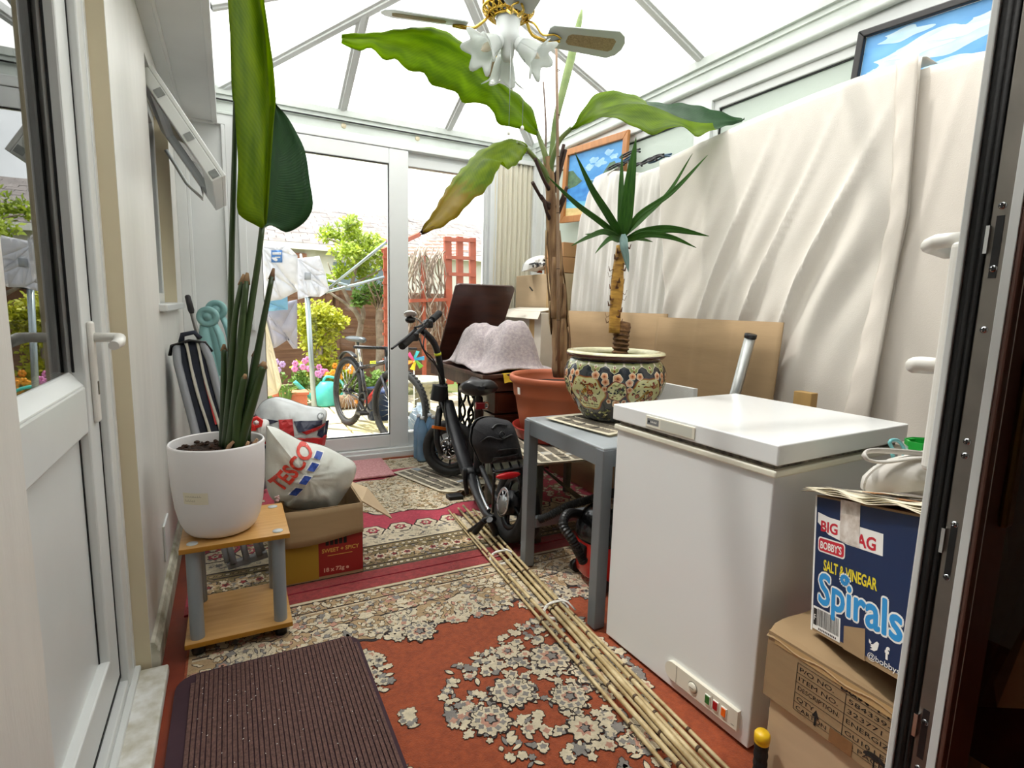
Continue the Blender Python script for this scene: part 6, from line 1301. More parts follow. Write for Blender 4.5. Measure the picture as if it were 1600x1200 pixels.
mb = MB(); mb.grid(sheet_mesh(lambda z: poly_at([(2.02, 2.34), (1.9, 2.30), (1.14, 2.18), (0.4, 2.12)], z), lambda z: poly_at([(2.02, 1.085), (1.5, 1.06), (0.8, 1.10), (0.4, 1.12)], z), zt_main, 0.45, lambda y: 2.055, fold_main), 0)
def hem(name, pts):
    mb.tube(pts, 0.0025, 6)
sh = thing('draped_sheet', 'large cream cotton sheet hanging in slanting folds above the chest freezer', 'sheet', (2.05, 1.6, 0.45)); mb.build('cloth', clo, sh, solid=0.002, recalc=False)
rows = []                                            # turned-back hem at the near edge
for j in range(46):
    z = lerp(2.0, 0.6, j / 45); e = poly_at([(2.02, 1.085), (1.5, 1.06), (0.8, 1.10), (0.4, 1.12)], z); w_ = 0.055 + 0.02 * math.sin(z * 3)
    rows.append([Vector((2.055 - 0.034 - 0.010 * math.sin(PI * t) + 0.004 * math.sin(z * 40 + t * 5) * (t > 0.4), e - 0.004 + (w_ + 0.02) * t, z)) for t in (0, 0.15, 0.35, 0.6, 0.85, 1.0)])
b = MB(); b.grid(rows, 0, uv=False); b.build('turned_hem', clo3, sh, solid=0.002, recalc=False)
mb = MB(); lf = lambda z: poly_at([(2.0, 2.86), (1.99, 2.98), (1.88, 3.04), (1.747, 3.10), (1.5, 3.14), (1.126, 3.19), (0.9, 3.2)], z)
zt_l = lambda y: poly_at([(3.3, 1.80), (3.04, 1.86), (2.98, 1.945), (2.86, 1.985), (2.75, 2.0), (2.5, 1.925), (2.3, 1.93)], y)
mb.grid(sheet_mesh(lf, lambda z: poly_at([(2.02, 2.28), (1.14, 2.10), (0.9, 2.08)], z), zt_l, 1.075, lambda y: 2.125, lambda y, z: 0.010 * math.sin(y * 46 + 3 * math.sin(z * 3) + z * 7) + 0.005 * math.sin(y * 113 + z * 9), lip=0.03), 0)
tag(mb.build('draped_sheet', clo2, solid=0.002, recalc=False), 'white crinkled sheet with a rounded corner hanging behind the yucca', 'sheet')
mb = MB(); mb.grid(sheet_mesh(lambda z: 1.16, lambda z: 0.55, lambda y: poly_at([(1.2, 1.975), (0.95, 1.965), (0.7, 1.93), (0.5, 1.91)], y), 0.3, lambda y: 2.09, lambda y, z: 0.012 * math.sin(y * 9 + z * 3) + 0.012 * math.exp(-((y - 1.12 + 0.18 * (z - 1.0)) / 0.02) ** 2), lip=0.05), 0)
tag(mb.build('draped_sheet', clo3, solid=0.002, recalc=False), 'smooth plain cream sheet hanging nearest the brown door leaf', 'sheet')
# cables and hangers lying along the top of the sheets
blu = mat('dusty_blue_plastic', '3d5a72', 0.5)
for k in range(9):
    y0 = 2.30 + 0.05 * k + R.uniform(-0.02, 0.02); x = 2.10 + R.uniform(0, 0.05); l = R.uniform(0.10, 0.2); zz = 2.0 + R.uniform(0.0, 0.05) if y0 > 2.55 else 1.95 + R.uniform(0.0, 0.04)
    b = MB(); pts = [Vector((x, y0, zz)), Vector((x + 0.01, y0 + l * 0.3, zz + 0.018)), Vector((x, y0 + l * 0.7, zz + 0.004)), Vector((x + 0.01, y0 + l, zz + 0.014)), Vector((x + 0.02, y0 + l * 0.6, zz + 0.03)), Vector((x + 0.015, y0 + 0.02, zz + 0.022))]
    b.tube(resample(pts, 26), 0.0055, 7)
    tag(b.build('wire_hanger', black if k % 3 else blu), ('black' if k % 3 else 'dusty blue') + ' wire loop in the tangle lying on top of the sheets', 'hanger', 'tangle of wire loops on the sheets')
# ---- picture in a pine frame
def pic_frame(name, label, TLp, u, v, w_, h_, fw_, fmat, art):
    u, v = Vector(u).normalized(), Vector(v).normalized(); n_ = u.cross(v).normalized()
    if n_.x > 0: n_ = -n_
    t = thing(name, label, 'picture', TLp + v * h_); b = MB(); dpt = 0.022
    o, i_ = [(0, 0), (w_, 0), (w_, h_), (0, h_)], [(fw_, fw_), (w_ - fw_, fw_), (w_ - fw_, h_ - fw_), (fw_, h_ - fw_)]
    P2 = lambda a, c, h=0.0: TLp + u * a + v * c + n_ * h
    for k in range(4): b.prism([P2(*o[k]), P2(*o[(k + 1) % 4]), P2(*i_[(k + 1) % 4]), P2(*i_[k])], n_ * dpt)
    b.build('picture_frame', fmat, t, bevel=0.004)
    b = MB(); b.prism([P2(a, c, -0.004) for a, c in i_], n_ * 0.006, 0); b.build('backing', white_p, t)
    b = MB(); mats = art(b, lambda a, c, h=0.0: P2(fw_ + a, fw_ + c, 0.003 + h), w_ - 2 * fw_, h_ - 2 * fw_); b.build('painting', mats, t, recalc=False); return t
def blob(cx, cy, rx, ry, n=28, ph=0.0, am=0.15): return [(cx + rx * math.cos(t) * (1 + am * math.sin(3 * t + ph) + am * 0.6 * math.sin(5 * t + 2 * ph)), cy + ry * math.sin(t) * (1 + am * math.sin(4 * t + ph))) for t in [2 * PI * i / n for i in range(n)]]
skyb = lambda n_, a, c, s=4: mat(n_, a, 0.5, col2=c, vscale=s, detail=8, stretch=(1, 1, 2.5))
def art_sea(b, F, w_, h_):
    def P3(pts, m, l=0.0004): b.poly([F(min(max(x, 0.001), w_ - 0.001), min(max(y, 0.001), h_ - 0.001), l) for x, y in pts], m)
    P3([(0, 0), (w_, 0), (w_, h_ * .52), (0, h_ * .42)], 0, 0.0002); P3([(0, h_ * .42), (w_, h_ * .52), (w_, h_), (0, h_)], 1, 0.0003); P3([(0, h_ * .75), (w_ * .5, h_ * .80), (w_ * .7, h_), (0, h_)], 2, 0.0005); P3([(0, h_ * .86), (w_ * .45, h_ * .9), (w_ * .6, h_), (0, h_)], 5, 0.0006)
    P3([(w_ * .62, h_ * .50), (w_ * .70, h_ * .38), (w_ * .78, h_ * .28), (w_ * .86, h_ * .27), (w_ * .92, h_ * .36), (w_ * .96, h_ * .47), (w_ * .8, h_ * .53)], 3, 0.0008); P3([(0, h_ * .25), (w_ * .10, h_ * .26), (w_ * .2, h_ * .37), (w_ * .3, h_ * .46), (w_ * .18, h_ * .52), (0, h_ * .55)], 3, 0.0008)
    P3(blob(w_ * .47, h_ * .50, 0.02, 0.008), 3, 0.0008); P3([(w_ * .35, h_ * .455), (w_ * .8, h_ * .505), (w_ * .8, h_ * .515), (w_ * .35, h_ * .465)], 4, 0.0009)
    for x, y, r in ((.5, .18, .05), (.62, .24, .06), (.75, .12, .045), (.42, .27, .05), (.85, .2, .04)): P3(blob(w_ * x, h_ * y, r, r * 0.4, ph=x * 20, am=0.25), 4, 0.0009)
    return [skyb('painted_sky', '5fa6de', '3c85c9'), skyb('painted_sea', '2f78c4', '4b9bdc', 9), skyb('painted_shallows', '8fd0e0', '5fb4dc', 8), skyb('painted_island', '5d7d5c', '41604a', 20), skyb('painted_cloud', 'a9cfee', '86b9e6', 14), skyb('painted_sand', 'e3cf95', 'd3b878', 14)]
T = W(886, 235, x=2.195); T2 = W(986, 203, x=2.195); Bq = W(893, 347, x=2.195)
uu = (T2 - T).normalized(); vv = Vector((0, -uu.z, uu.y)); vv = vv if vv.z < 0 else -vv
pic_frame('framed_painting', 'seascape painting with green islands in a pine frame behind the banana trunk', T, uu, vv, (T2 - T).length, 0.505, 0.045, mat('pine_frame', 'bd7f48', 0.45, var=0.2, vscale=8, stretch=(1, 5, 1)), art_sea)
def art_sky(b, F, w_, h_):
    def P3(pts, m, l=0.0004): b.poly([F(min(max(x, 0.001), w_ - 0.001), min(max(y, 0.001), h_ - 0.001), l) for x, y in pts], m)
    P3([(0, 0), (w_, 0), (w_, h_), (0, h_)], 0, 0.0002)
    for x, y, rx, ry, ph in ((.35, .20, .13, .035, 1), (.62, .16, .16, .04, 2), (.78, .32, .14, .03, 3), (.45, .36, .12, .03, 4), (.15, .26, .05, .03, 5), (.88, .12, .08, .03, 6), (.3, .05, .08, .02, 7), (.6, .45, .2, .03, 8)): P3(blob(w_ * x, h_ * y, rx, ry, 40, ph, 0.22), 1, 0.0004 + ph * 0.00005)
    for x, y, rx, ry, ph in ((.42, .17, .09, .014, 1), (.70, .13, .10, .016, 2.5), (.80, .33, .08, .012, 3.6), (.5, .38, .07, .010, 4)): P3(blob(w_ * x, h_ * y, rx, ry, 30, ph, 0.25), 2, 0.0010)
    for i in range(26):
        x = w_ * (0.02 + 0.014 * i); P3(blob(x, h_ * (0.40 + 0.0045 * i + R.uniform(-0.02, 0.03)), 0.02, 0.018, 14, i, 0.3), 3 + i % 2, 0.0011 + 0.00002 * i)
    P3([(0, h_ * .46), (w_ * .45, h_ * .52), (w_, h_ * .6), (w_, h_), (0, h_)], 3, 0.0009)
    return [skyb('painted_blue', '74b4ea', '5b9fe0', 5), skyb('painted_white_cloud', 'd6ecf5', 'b4dcf2', 9), skyb('painted_bright_cloud', 'eef7f8', 'd6ecf5', 10), skyb('painted_leaf', '5d9a6b', '3f7a4d', 25), skyb('painted_leaf_light', '83b98a', '5d9a6b', 25)]
T = W(1346, 51, x=2.185); T2 = W(1570, -25, x=2.185); uu = (T2 - T).normalized(); vv = Vector((0.02, -uu.z, uu.y)); vv = vv if vv.z < 0 else -vv
pic_frame('framed_painting', 'large painting of blue sky and white cloud in a black frame above the plain sheet', T, uu, vv, 0.50, 0.62, 0.026, mat('black_brown_frame', '231f20', 0.4, var=0.2), art_sky)
# ---- cream curtain in the corner
rows = [[Vector((1.835 + 0.385 * i / 96, 3.925 + 0.008 * math.sin(2 * PI * i / 96 * 9 + 0.4 * math.sin(j)) + 0.006 * math.sin(i * 0.9), 2.262 - 1.25 * j / 12)) for i in range(97)] for j in range(13)]
ct = thing('curtain', 'pleated cream curtain hanging in the corner beside the patio door', 'curtain', (2.03, 3.925, 1.0)); b = MB(); b.grid(rows, 0, uv=False); b.build('cloth', mat('cream_curtain', 'f4f0e0', 0.85, trans=0.35, var=0.05, stretch=(6, 1, 0.3)), ct, solid=0.0015, recalc=False)
b = MB(); b.box(1.83, 2.23, 3.90, 3.945, 2.255, 2.285); b.build('curtain_rail', upvc2, ct)
# ---- cardboard behind the plants
def cbox(name, label, x0, x1, y0, y1, z0, z1, m, parts=()):
    t = thing(name, label, 'box', ((x0 + x1) / 2, (y0 + y1) / 2, z0)); MB().box(x0, x1, y0, y1, z0, z1).build('body', m, t, bevel=0.004)
    for nm, q, mm in parts: q.build(nm, mm, t)
    return t
q = MB(); q.box(2.016, 2.0195, 3.3, 3.36, 0.67, 1.392); q2 = MB(); q2.prism([(2.015, 3.62, 1.30), (2.015, 3.57, 1.27), (2.015, 3.56, 1.275), (2.015, 3.61, 1.305)], (0.004, 0, 0))
cbox('cardboard_box', 'tall brown cardboard box in the far corner with a plastic bag on it', 2.02, 2.19, 3.225, 3.84, 0.66, 1.39, card_l, (('tape_strip', q, tape), ('hand_hole', q2, ink)))
cbox('cardboard_box', 'plain cardboard box on the floor under the tall brown box in the corner', 1.90, 2.19, 3.225, 3.84, 0.0125, 0.645, card)
w1 = MB(); w1.box(1.836, 1.84, 3.20, 3.72, 1.02, 1.12); w1 = MB()
w1.prism([(1.855, 3.16, 1.118), (1.855, 3.74, 1.118), (1.815, 3.78, 1.075), (1.81, 3.12, 1.07)], (0.0, 0, 0.004)); w2 = MB(); w2.box(1.8545, 1.856, 3.24, 3.31, 0.66, 1.118)
w3 = MB(); w3.prism([(1.855, 3.17, 1.12), (1.855, 3.73, 1.12), (2.0, 3.73, 1.145), (2.0, 3.17, 1.145)], (0, 0, 0.004))
cbox('cardboard_box', 'white-faced cardboard box with its flap bent out, beside the mauve towel', 1.856, 2.0, 3.15, 3.75, 0.66, 1.115, card_w, (('bent_flap', w1, card_w), ('tape_strip', w2, tape), ('top_flap', w3, card_w)))
pg = Pillow([(815, 424), (820, 410), (832, 402), (848, 399), (858, 404), (862, 415), (858, 420), (846, 423), (838, 425), (828, 424)], 3.55, 0.08, crum=0.012, f=50)
b = pg.mesh(0); 
for k in range(14):
    F = pg.F(836 + R.uniform(-8, 20), 411 + R.uniform(-5, 6), R.uniform(0, 3)); print_poly(b, F, [(-0.014, -0.004), (0.014, -0.006), (0.012, 0.006), (-0.012, 0.004)], 1, 0.001)
F = pg.F(846, 424); print_poly(b, F, [(-0.02, -0.01), (0.03, -0.01), (0.03, 0.006), (-0.02, 0.004)], 2, 0.001)
tag(b.build('plastic_bag', [mat('white_black_bag', 'd8d8d4', 0.4, bump=0.8, bscale=30), mat('black_bag_print', '1d1d20', 0.5), mat('orange_bag_print', 'c65a2a', 0.5)], recalc=False), 'scrunched white plastic bag with black markings on top of the tall brown box', 'bag')
# stack of orange-brown flat boxes under the painting
for k, (z0, z1) in enumerate(((1.395, 1.50), (1.503, 1.60))):
    tag(MB().box(2.06, 2.19, 3.23, 3.48, z0, z1).build('flat_box', mat('orange_brown_card%d' % k, 'b98a5e', 0.8, var=0.1), bevel=0.003), ['lower orange-brown flat box stacked on the tall brown box behind the banana trunk', 'upper orange-brown flat box stacked on the tall brown box behind the banana trunk'][k], 'box')
def cardsheet(name, label, y0, y1, xt, xb, zt, zb, m, creases, crk=0.0):
    n = 30; rows = []
    for j in range(9):
        t = j / 8; rows.append([Vector((lerp(xt, xb, t) + 0.006 * math.sin(i * 0.7) * crk - (0.004 if any(abs(lerp(y0, y1, i / n) - c) < 0.012 for c in creases) else 0), lerp(y0, y1, i / n), lerp(zt, zb, t))) for i in range(n + 1)])
    b = MB(); b.grid(rows, 0, uv=False); return tag(b.build(name, m, solid=0.007, recalc=False), label, 'cardboard')
cardsheet('cardboard_sheet', 'tan sheet of flattened cardboard leaning behind the freezer and grey pole', 1.415, 2.13, 1.945, 1.87, 1.118, 0.02, card, (1.62, 1.84), 0.2)
cardsheet('cardboard_sheet', 'taped sheet of flattened cardboard behind the porcelain planter', 2.14, 3.15, 2.02, 1.96, 1.135, 0.02, card, (2.4, 2.6, 2.85), 0.3)
b = MB(); b.box(1.74, 1.765, 1.66, 1.93, 0.55, 0.825); b.box(1.69, 1.765, 1.66, 1.93, 0.0125, 0.55); tag(b.build('foam_board', mat('white_foam', 'dfe0de', 0.8, bump=0.2, bscale=200)), 'white polystyrene board standing behind the porcelain planter and freezer', 'board')
pl_ = thing('extension_pole', 'grey metal tube with a black end cap leaning behind the freezer', 'pole', (1.86, 1.66, 0.0125))
p, q = Vector((1.85, 1.66, 0.03)), Vector((1.85, 1.492, 1.066))
q = W(1173, 524, x=1.85); p = W(1148, 618, x=1.85); p = p + (p - q) * 2.6
if p.z < 0.03: p = q + (p - q) * ((q.z - 0.03) / (q.z - p.z))
MB().tube([p, q], 0.0215, 20).build('tube', mat('satin_grey_tube', 'b0b2b0', 0.32, metal=0.8, var=0.15, vscale=20), pl_)
dv = (q - p).normalized(); MB().tube([q - dv * 0.012, q - dv * 0.01, q + dv * 0.004, q + dv * 0.006], [0.0215, 0.024, 0.024, 0.02], 18).build('end_cap', black, pl_)
tag(MB().box(1.862, 1.90, 1.215, 1.285, 0.0125, 0.868).build('timber_batten', mat('pine_offcut', 'b8945a', 0.7, var=0.25, vscale=12, stretch=(1, 1, 0.2)), bevel=0.002), 'short pine batten standing upright at the end of the cardboard sheet', 'batten')
# ------------------------------------------------------------------ vacuum cleaner beside the freezer
vc = thing('vacuum_cleaner', 'red drum vacuum cleaner with a black lid and ribbed hose under the grey table', 'vacuum cleaner', (1.42, 1.72, 0.0125))
VX, VY = 1.40, 1.735; redp = mat('glossy_red_plastic', 'd01a16', 0.25, coat=0.4)
b = MB(); b.lathe([(0.0, 0.04), (0.125, 0.042), (0.140, 0.06), (0.146, 0.12), (0.146, 0.20), (0.142, 0.215), (0.0, 0.216)], (VX, VY, 0), 40); b.build('drum', redp, vc)
b = MB(); b.lathe([(0.15, 0.205), (0.152, 0.225), (0.145, 0.255), (0.12, 0.30), (0.09, 0.325), (0.04, 0.335), (0.0, 0.336)], (VX, VY, 0), 40); b.lathe([(0.0, 0.205), (0.15, 0.206)], (VX, VY, 0), 40); b.build('lid', mat('glossy_black_plastic', '17181a', 0.2, coat=0.4), vc)
b = MB(); b.box(VX - 0.155, VX - 0.125, VY - 0.03, VY + 0.02, 0.12, 0.19); b.build('clip', black, vc, bevel=0.006)
for sx, sy in ((-0.1, -0.1), (-0.1, 0.1), (0.1, -0.1), (0.1, 0.1)):
    b = MB(); b.lathe([(0.026, -0.012), (0.028, 0.0), (0.026, 0.012)], (VX + sx, VY + sy, 0.041), 16, ax=(0, 1, 0)); b.build('castor', black, vc)
def hose(px, r=0.02):
    P = resample(pw(px), 90); b = MB(); b.tube(P, [r if i % 2 else r * 0.84 for i in range(90)], 12, sm=False); b.build('hose', mat('ribbed_hose', '1a1a1b', 0.45) if 'ribbed_hose' not in MATS else MATS['ribbed_hose'], vc)
hose([(912, 878, 1.66), (895, 845, 1.66), (880, 822, 1.70), (885, 805, 1.74), (900, 802, 1.80), (930, 812, 1.86)])
hose([(842, 812, 1.93), (860, 805, 1.90), (890, 790, 1.86), (930, 778, 1.80), (960, 770, 1.7)], 0.019)
# ------------------------------------------------------------------ cartons on the right
sc0 = ROT @ Vector(((720 - CX) / FPX, -(665 - CY) / FPX, -1.0)); su = -sc0.normalized()      # towards the camera along the printed side
TL = W(1275, 773, y=0.76); BLd = W(1267, 980, y=0.76)
nn_ = (TL - CAMP).cross(BLd - CAMP).normalized(); sv = nn_.cross(su).normalized(); sv = sv if sv.z > 0 else -sv; sn = su.cross(sv).normalized()
if sn.x > 0: sn = -sn
rb = ROT @ Vector(((1267 - CX) / FPX, -(982 - CY) / FPX, -1.0)); 
hgt = 0.5
for k in range(200):                                  # height of the printed side, from its lower corner
    c = TL - sv * (k * 0.0025); pr = ROT.transposed() @ (c - CAMP)
    if CY - FPX * pr.y / -pr.z > 982: hgt = k * 0.0025; break
SL, SW = 0.345, 0.20
BL = TL - sv * hgt
bs = thing('cardboard_box', 'navy printed crisp box standing tilted on a crushed carton beside the freezer', 'box', BL)
b = MB(); b.obox(BL, su * SL, -sn * SW, sv * hgt, 0)
F = frame_map(BL + sn * 0.0006, su, sv, sn); Hh = hgt
rect(b, F, 0.006, SL, 0.010, Hh - 0.004, 1, 0.0002)
h_ = Hh
b.poly([F(a, c * h_, 0.0006) for a, c in ((0.012, 0.875), (0.05, 0.855), (0.21, 0.835), (0.21, 0.695), (0.11, 0.70), (0.05, 0.73), (0.012, 0.80))], 2)
put_text(b, 'BIG', F, 0.024, 0.745 * h_, 0.105 * h_, 3, 0.0010, w=0.056, bold=0.03); put_text(b, 'BAG', F, 0.120, 0.715 * h_, 0.115 * h_, 3, 0.0010, w=0.072, bold=0.03)
b.poly([F(a, c, 0.0014) for a, c in ((0.087, h_), (0.147, h_), (0.147, 0.70 * h_), (0.088, 0.715 * h_))], 4)
def rrect(x0, x1, y0, y1, r): return [(cx_ + r * math.cos(a0 + PI / 2 * i / 4), cy_ + r * math.sin(a0 + PI / 2 * i / 4)) for cx_, cy_, a0 in ((x1 - r, y1 - r, 0), (x0 + r, y1 - r, PI / 2), (x0 + r, y0 + r, PI), (x1 - r, y0 + r, 1.5 * PI)) for i in range(5)]
b.poly([F(a, c, 0.0006) for a, c in rrect(0.016, 0.105, 0.590 * h_, 0.70 * h_, 0.008)], 2); b.poly([F(a, c, 0.0009) for a, c in rrect(0.019, 0.102, 0.600 * h_, 0.69 * h_, 0.007)], 3)
put_text(b, "BOBBY'S", F, 0.025, 0.617 * h_, 0.075 * h_, 2, 0.0013, w=0.070, bold=0.02)
put_text(b, 'SALT & VINEGAR', F, 0.038, 0.468 * h_, 0.105 * h_, 5, 0.0008, w=0.160, bold=0.025)
for k in range(12): put_text(b, 'Spirals', F, 0.026 + 0.006 * math.cos(k * PI / 6), 0.225 * h_ + 0.006 * math.sin(k * PI / 6), 0.31 * h_, 2, 0.0007 + k * 0.00001, w=0.235)
for k in range(8): put_text(b, 'Spirals', F, 0.026 + 0.0022 * math.cos(k * PI / 4), 0.225 * h_ + 0.0022 * math.sin(k * PI / 4), 0.31 * h_, 6, 0.0011 + k * 0.00001, w=0.235)
sp = [(0.108 + 0.014 * (1 - i / 46) * math.cos(i * 0.42), 0.452 * h_ + 0.011 * (1 - i / 46) * math.sin(i * 0.42)) for i in range(34)]
for wd_, m_, l_ in ((0.011, 2, 0.0014), (0.005, 6, 0.0018)):
    for p, q in zip(sp, sp[1:]):
        dx, dy = q[0] - p[0], q[1] - p[1]; l = math.hypot(dx, dy); ox, oy = -dy / l * wd_ / 2, dx / l * wd_ / 2; b.poly([F(p[0] + ox, p[1] + oy, l_), F(q[0] + ox, q[1] + oy, l_), F(q[0] - ox, q[1] - oy, l_), F(p[0] - ox, p[1] - oy, l_)], m_)
rect(b, F, 0.008, 0.098, 0.02 * h_, 0.185 * h_, 2, 0.0006); x = 0.024; rect(b, F, 0.010, 0.022, 0.05 * h_, 0.17 * h_, 7, 0.0009); put_text(b, 'F', F, 0.0125, 0.085 * h_, 0.06 * h_, 2, 0.0013)
while x < 0.092: w_ = R.choice((0.0008, 0.0014, 0.002)); rect(b, F, x, x + w_, 0.055 * h_, 0.175 * h_, 7, 0.0009); x += w_ + R.choice((0.0009, 0.0015))
[rect(b, F, 0.028 + 0.0055 * k, 0.0315 + 0.0055 * k, 0.028 * h_, 0.042 * h_, 7, 0.0009) for k in range(11)]
b.poly([F(a, c * h_, 0.0012) for a, c in ((0.110, 0.15), (0.170, 0.20), (0.172, -0.003), (0.110, -0.003))], 8)
tw = [(0.165, 0.045), (0.172, 0.040), (0.169, 0.036), (0.176, 0.038), (0.182, 0.044), (0.186, 0.047), (0.191, 0.045), (0.190, 0.040), (0.187, 0.031), (0.179, 0.026), (0.168, 0.026), (0.174, 0.030), (0.168, 0.032), (0.172, 0.034), (0.165, 0.038)]
b.poly([F(a + 0.016, c + 0.002, 0.0009) for a, c in tw], 2); put_text(b, 'f', F, 0.222, 0.026, 0.032, 2, 0.0009, bold=0.04); put_text(b, '@bobbys', F, 0.178, 0.010, 0.016, 2, 0.0009, w=0.080)
rect(b, F, 0.0, 0.006, 0.0, Hh, 2, 0.0002)
b.build('printed_box', [card, mat('navy_box_print', '12284f', 0.5, var=0.05), mat('white_box_print', 'e9e8e4', 0.5), mat('red_box_print', 'c02334', 0.5), mat('worn_tape', 'b7a99c', 0.4, col2='e0dad4', vscale=50), mat('yellow_box_print', 'e3cf2e', 0.5), mat('sky_blue_print', '2c8fd0', 0.5), ink, card], bs, recalc=False)
NT = TL + sv * 0.006
def ntop(a, c, h=0.0): return NT + su * a - sn * c + sv * (h + 0.003 * math.sin(a * 30) * (c < 0.02) - 0.05 * max(0, -c) )
b = MB()
for k in range(4): b.grid([[ntop(lerp(-0.025 + 0.004 * k, SL, i / 14), lerp(-0.022 + 0.003 * k, SW, j / 6), 0.002 + 0.003 * k + (0.003 * math.sin(i * 1.3 + k) if j == 0 else 0)) for i in range(15)] for j in range(7)], 0, uv=False)
NF = lambda a, c, h=0.0: ntop(a, c, 0.0135 + h)
for k in range(13): rect(b, NF, 0.03, 0.03 + 0.2, 0.0 + k * 0.006, 0.0022 + k * 0.006, 5, 0.0002) if k < 3 else None
for x0, x1, y0, y1, m_ in ((0.05, 0.13, 0.03, 0.05, 2), (0.14, 0.17, 0.025, 0.06, 4), (0.18, 0.24, 0.02, 0.05, 3), (0.06, 0.10, 0.07, 0.12, 3), (0.11, 0.20, 0.08, 0.13, 2)): rect(b, NF, x0, x1, y0, y1, m_, 0.0004)
tag(b.build('newspaper', [paper, ink, MATS['photo_grey'], MATS['photo_warm'], MATS['photo_blue'], grey_ink], solid=0.0012, recalc=False), 'yellowed newspaper lying on top of the navy crisp box', 'newspaper')
# white carrier bag tied at the top, green and white tub
pk_ = Pillow([(1350, 766), (1352, 750), (1366, 734), (1390, 721), (1425, 711), (1470, 702), (1500, 715), (1505, 760), (1500, 776), (1450, 775), (1400, 768), (1368, 764)], 0.62, 0.06, crum=0.006, f=55)
kb = thing('carrier_bag', 'knotted white plastic bag resting on the newspaper over the navy crisp box', 'bag', W(1420, 795, y=0.62)); film = mat('thin_white_film', 'e4e0da', 0.45, trans=0.25, bump=0.5, bscale=26); pk_.mesh(0).build('bag_body', film, kb, recalc=False)
MB().tube(resample(pw([(1470, 716, .60), (1430, 716, .60), (1380, 722, .60), (1355, 718, .61), (1350, 709, .62), (1365, 704, .63), (1410, 706, .62), (1470, 712, .60)]), 40), 0.007, 8, flat=0.5).build('bag_handle', film, kb)
tb_ = thing('plastic_tub', 'green and white plastic tub behind the knotted white bag', 'tub', W(1440, 735, y=0.68))
tc_ = W(1446, 690, y=0.70); grn = mat('bright_green_plastic', '1fa33c', 0.35); tealp = mat('pale_aqua_tub', 'bfe0d6', 0.4)
def tubring(z, r, k=1.0): return [tc_ + Vector((r * math.cos(t) * (1 if abs(math.cos(t)) < 0.9 else 0.96), r * 0.8 * math.sin(t), z)) for t in [2 * PI * i / 8 + PI / 8 for i in range(8)]]
b = MB(); lo, hi, inn, inb = tubring(-0.075, 0.040), tubring(0.0, 0.048), tubring(0.0, 0.043), tubring(-0.06, 0.036)
for A_, B_, m_ in ((lo, hi, 1), (hi, inn, 0), (inn, inb, 0)):
    for i in range(8): b.poly([A_[i], A_[(i + 1) % 8], B_[(i + 1) % 8], B_[i]], m_)
b.poly(lo, 1); b.poly(inb, 2); b.build('tub_body', [grn, tealp, white_p], tb_, recalc=False)
b = MB(); h2, l2 = tubring(0.002, 0.051), tubring(-0.012, 0.050)
for i in range(8): b.poly([h2[i], h2[(i + 1) % 8], l2[(i + 1) % 8], l2[i]])
for i in (3, 4): 
    q = tubring(-0.05, 0.046); b.poly([l2[i], l2[(i + 1) % 8], q[(i + 1) % 8], q[i]])
b.build('green_rim', grn, tb_, solid=0.002, recalc=False)
b = MB(); b.tube(resample(pw([(1395, 702, .66), (1390, 690, .66), (1402, 688, .66), (1412, 700, .66), (1410, 718, .66), (1398, 720, .66), (1394, 708, .66)]), 24), 0.004, 7); tag(b.build('plastic_clip', mat('aqua_clip', '6fb9bd', 0.4)), 'pale blue plastic loop between the freezer lid and green tub', 'clip')
# carton with packing labels
cx0, cy1, cz = 1.118, 0.772, 0.420
cy0 = 0.43
ct_ = thing('cardboard_box', 'battered brown carton printed with a packing table, under the navy crisp box', 'box', (cx0 + 0.13, 0.6, 0.0125))
b = MB(); b.box(cx0 + 0.012, cx0 + 0.26, cy0, cy1 - 0.012, 0.0125, 0.30, 0); b.build('lower_body', card_l, ct_, bevel=0.003)
b = MB(); b.box(cx0, cx0 + 0.262, cy0, cy1, 0.235, cz - 0.02, 0)
rows = [[Vector((cx0 - 0.004 + 0.27 * u, lerp(cy1 + 0.003, cy0, v), cz - 0.022 + 0.016 * math.sin(PI * u) ** 0.5 + 0.004 * math.sin(v * 20 + u * 9) - (0.012 if u == 0 else 0))) for u in [i / 10 for i in range(11)]] for v in [j / 20 for j in range(21)]]
b.grid(rows, 0, uv=False)
CF0 = frame_map((cx0 - 0.0008, cy1, 0.235), (0, -1, 0), (0, 0, 1), (-1, 0, 0)); zb = cz - 0.02 - 0.235
CF = lambda a, c, h=0.0: CF0(a * 1.22 + 0.012, c, h)
def line(a0, c0, a1, c1, w_=0.0011):
    dx, dy = a1 - a0, c1 - c0; l = math.hypot(dx, dy); ox, oy = -dy / l * w_ / 2, dx / l * w_ / 2; b.poly([CF(a0 + ox, c0 + oy, 0.0004), CF(a1 + ox, c1 + oy, 0.0004), CF(a1 - ox, c1 - oy, 0.0004), CF(a0 - ox, c0 - oy, 0.0004)], 1)
rz = [zb - 0.034, zb - 0.057, zb - 0.080, zb - 0.106, zb - 0.128, zb - 0.148]
for z_ in rz: line(0.055, z_, 0.34, z_)
line(0.055, rz[0], 0.055, rz[-1]); line(0.145, rz[0], 0.145, rz[-1])
for i, (s_, t_) in enumerate((('P/O NO.', '584339-1'), ('ITEM NO.', '323771'), ('DESCRIPTION.', 'ENERGIZER 2PK 50 W'), ('QTY.', 'GU10 LED (24 WARM)'), ('CARTON N', '24 PACKS'))):
    put_text(b, s_, CF, 0.060, rz[i] - 0.017, 0.0145, 1, 0.0005, w=min(0.078, 0.0092 * len(s_))); put_text(b, t_, CF, 0.150, rz[i] - 0.017, 0.0145, 1, 0.0005, w=0.0094 * len(t_))
put_text(b, 'B&M TT', CF, 0.135, rz[0] + 0.003, 0.022, 1, 0.0005, w=0.085, bold=0.02)
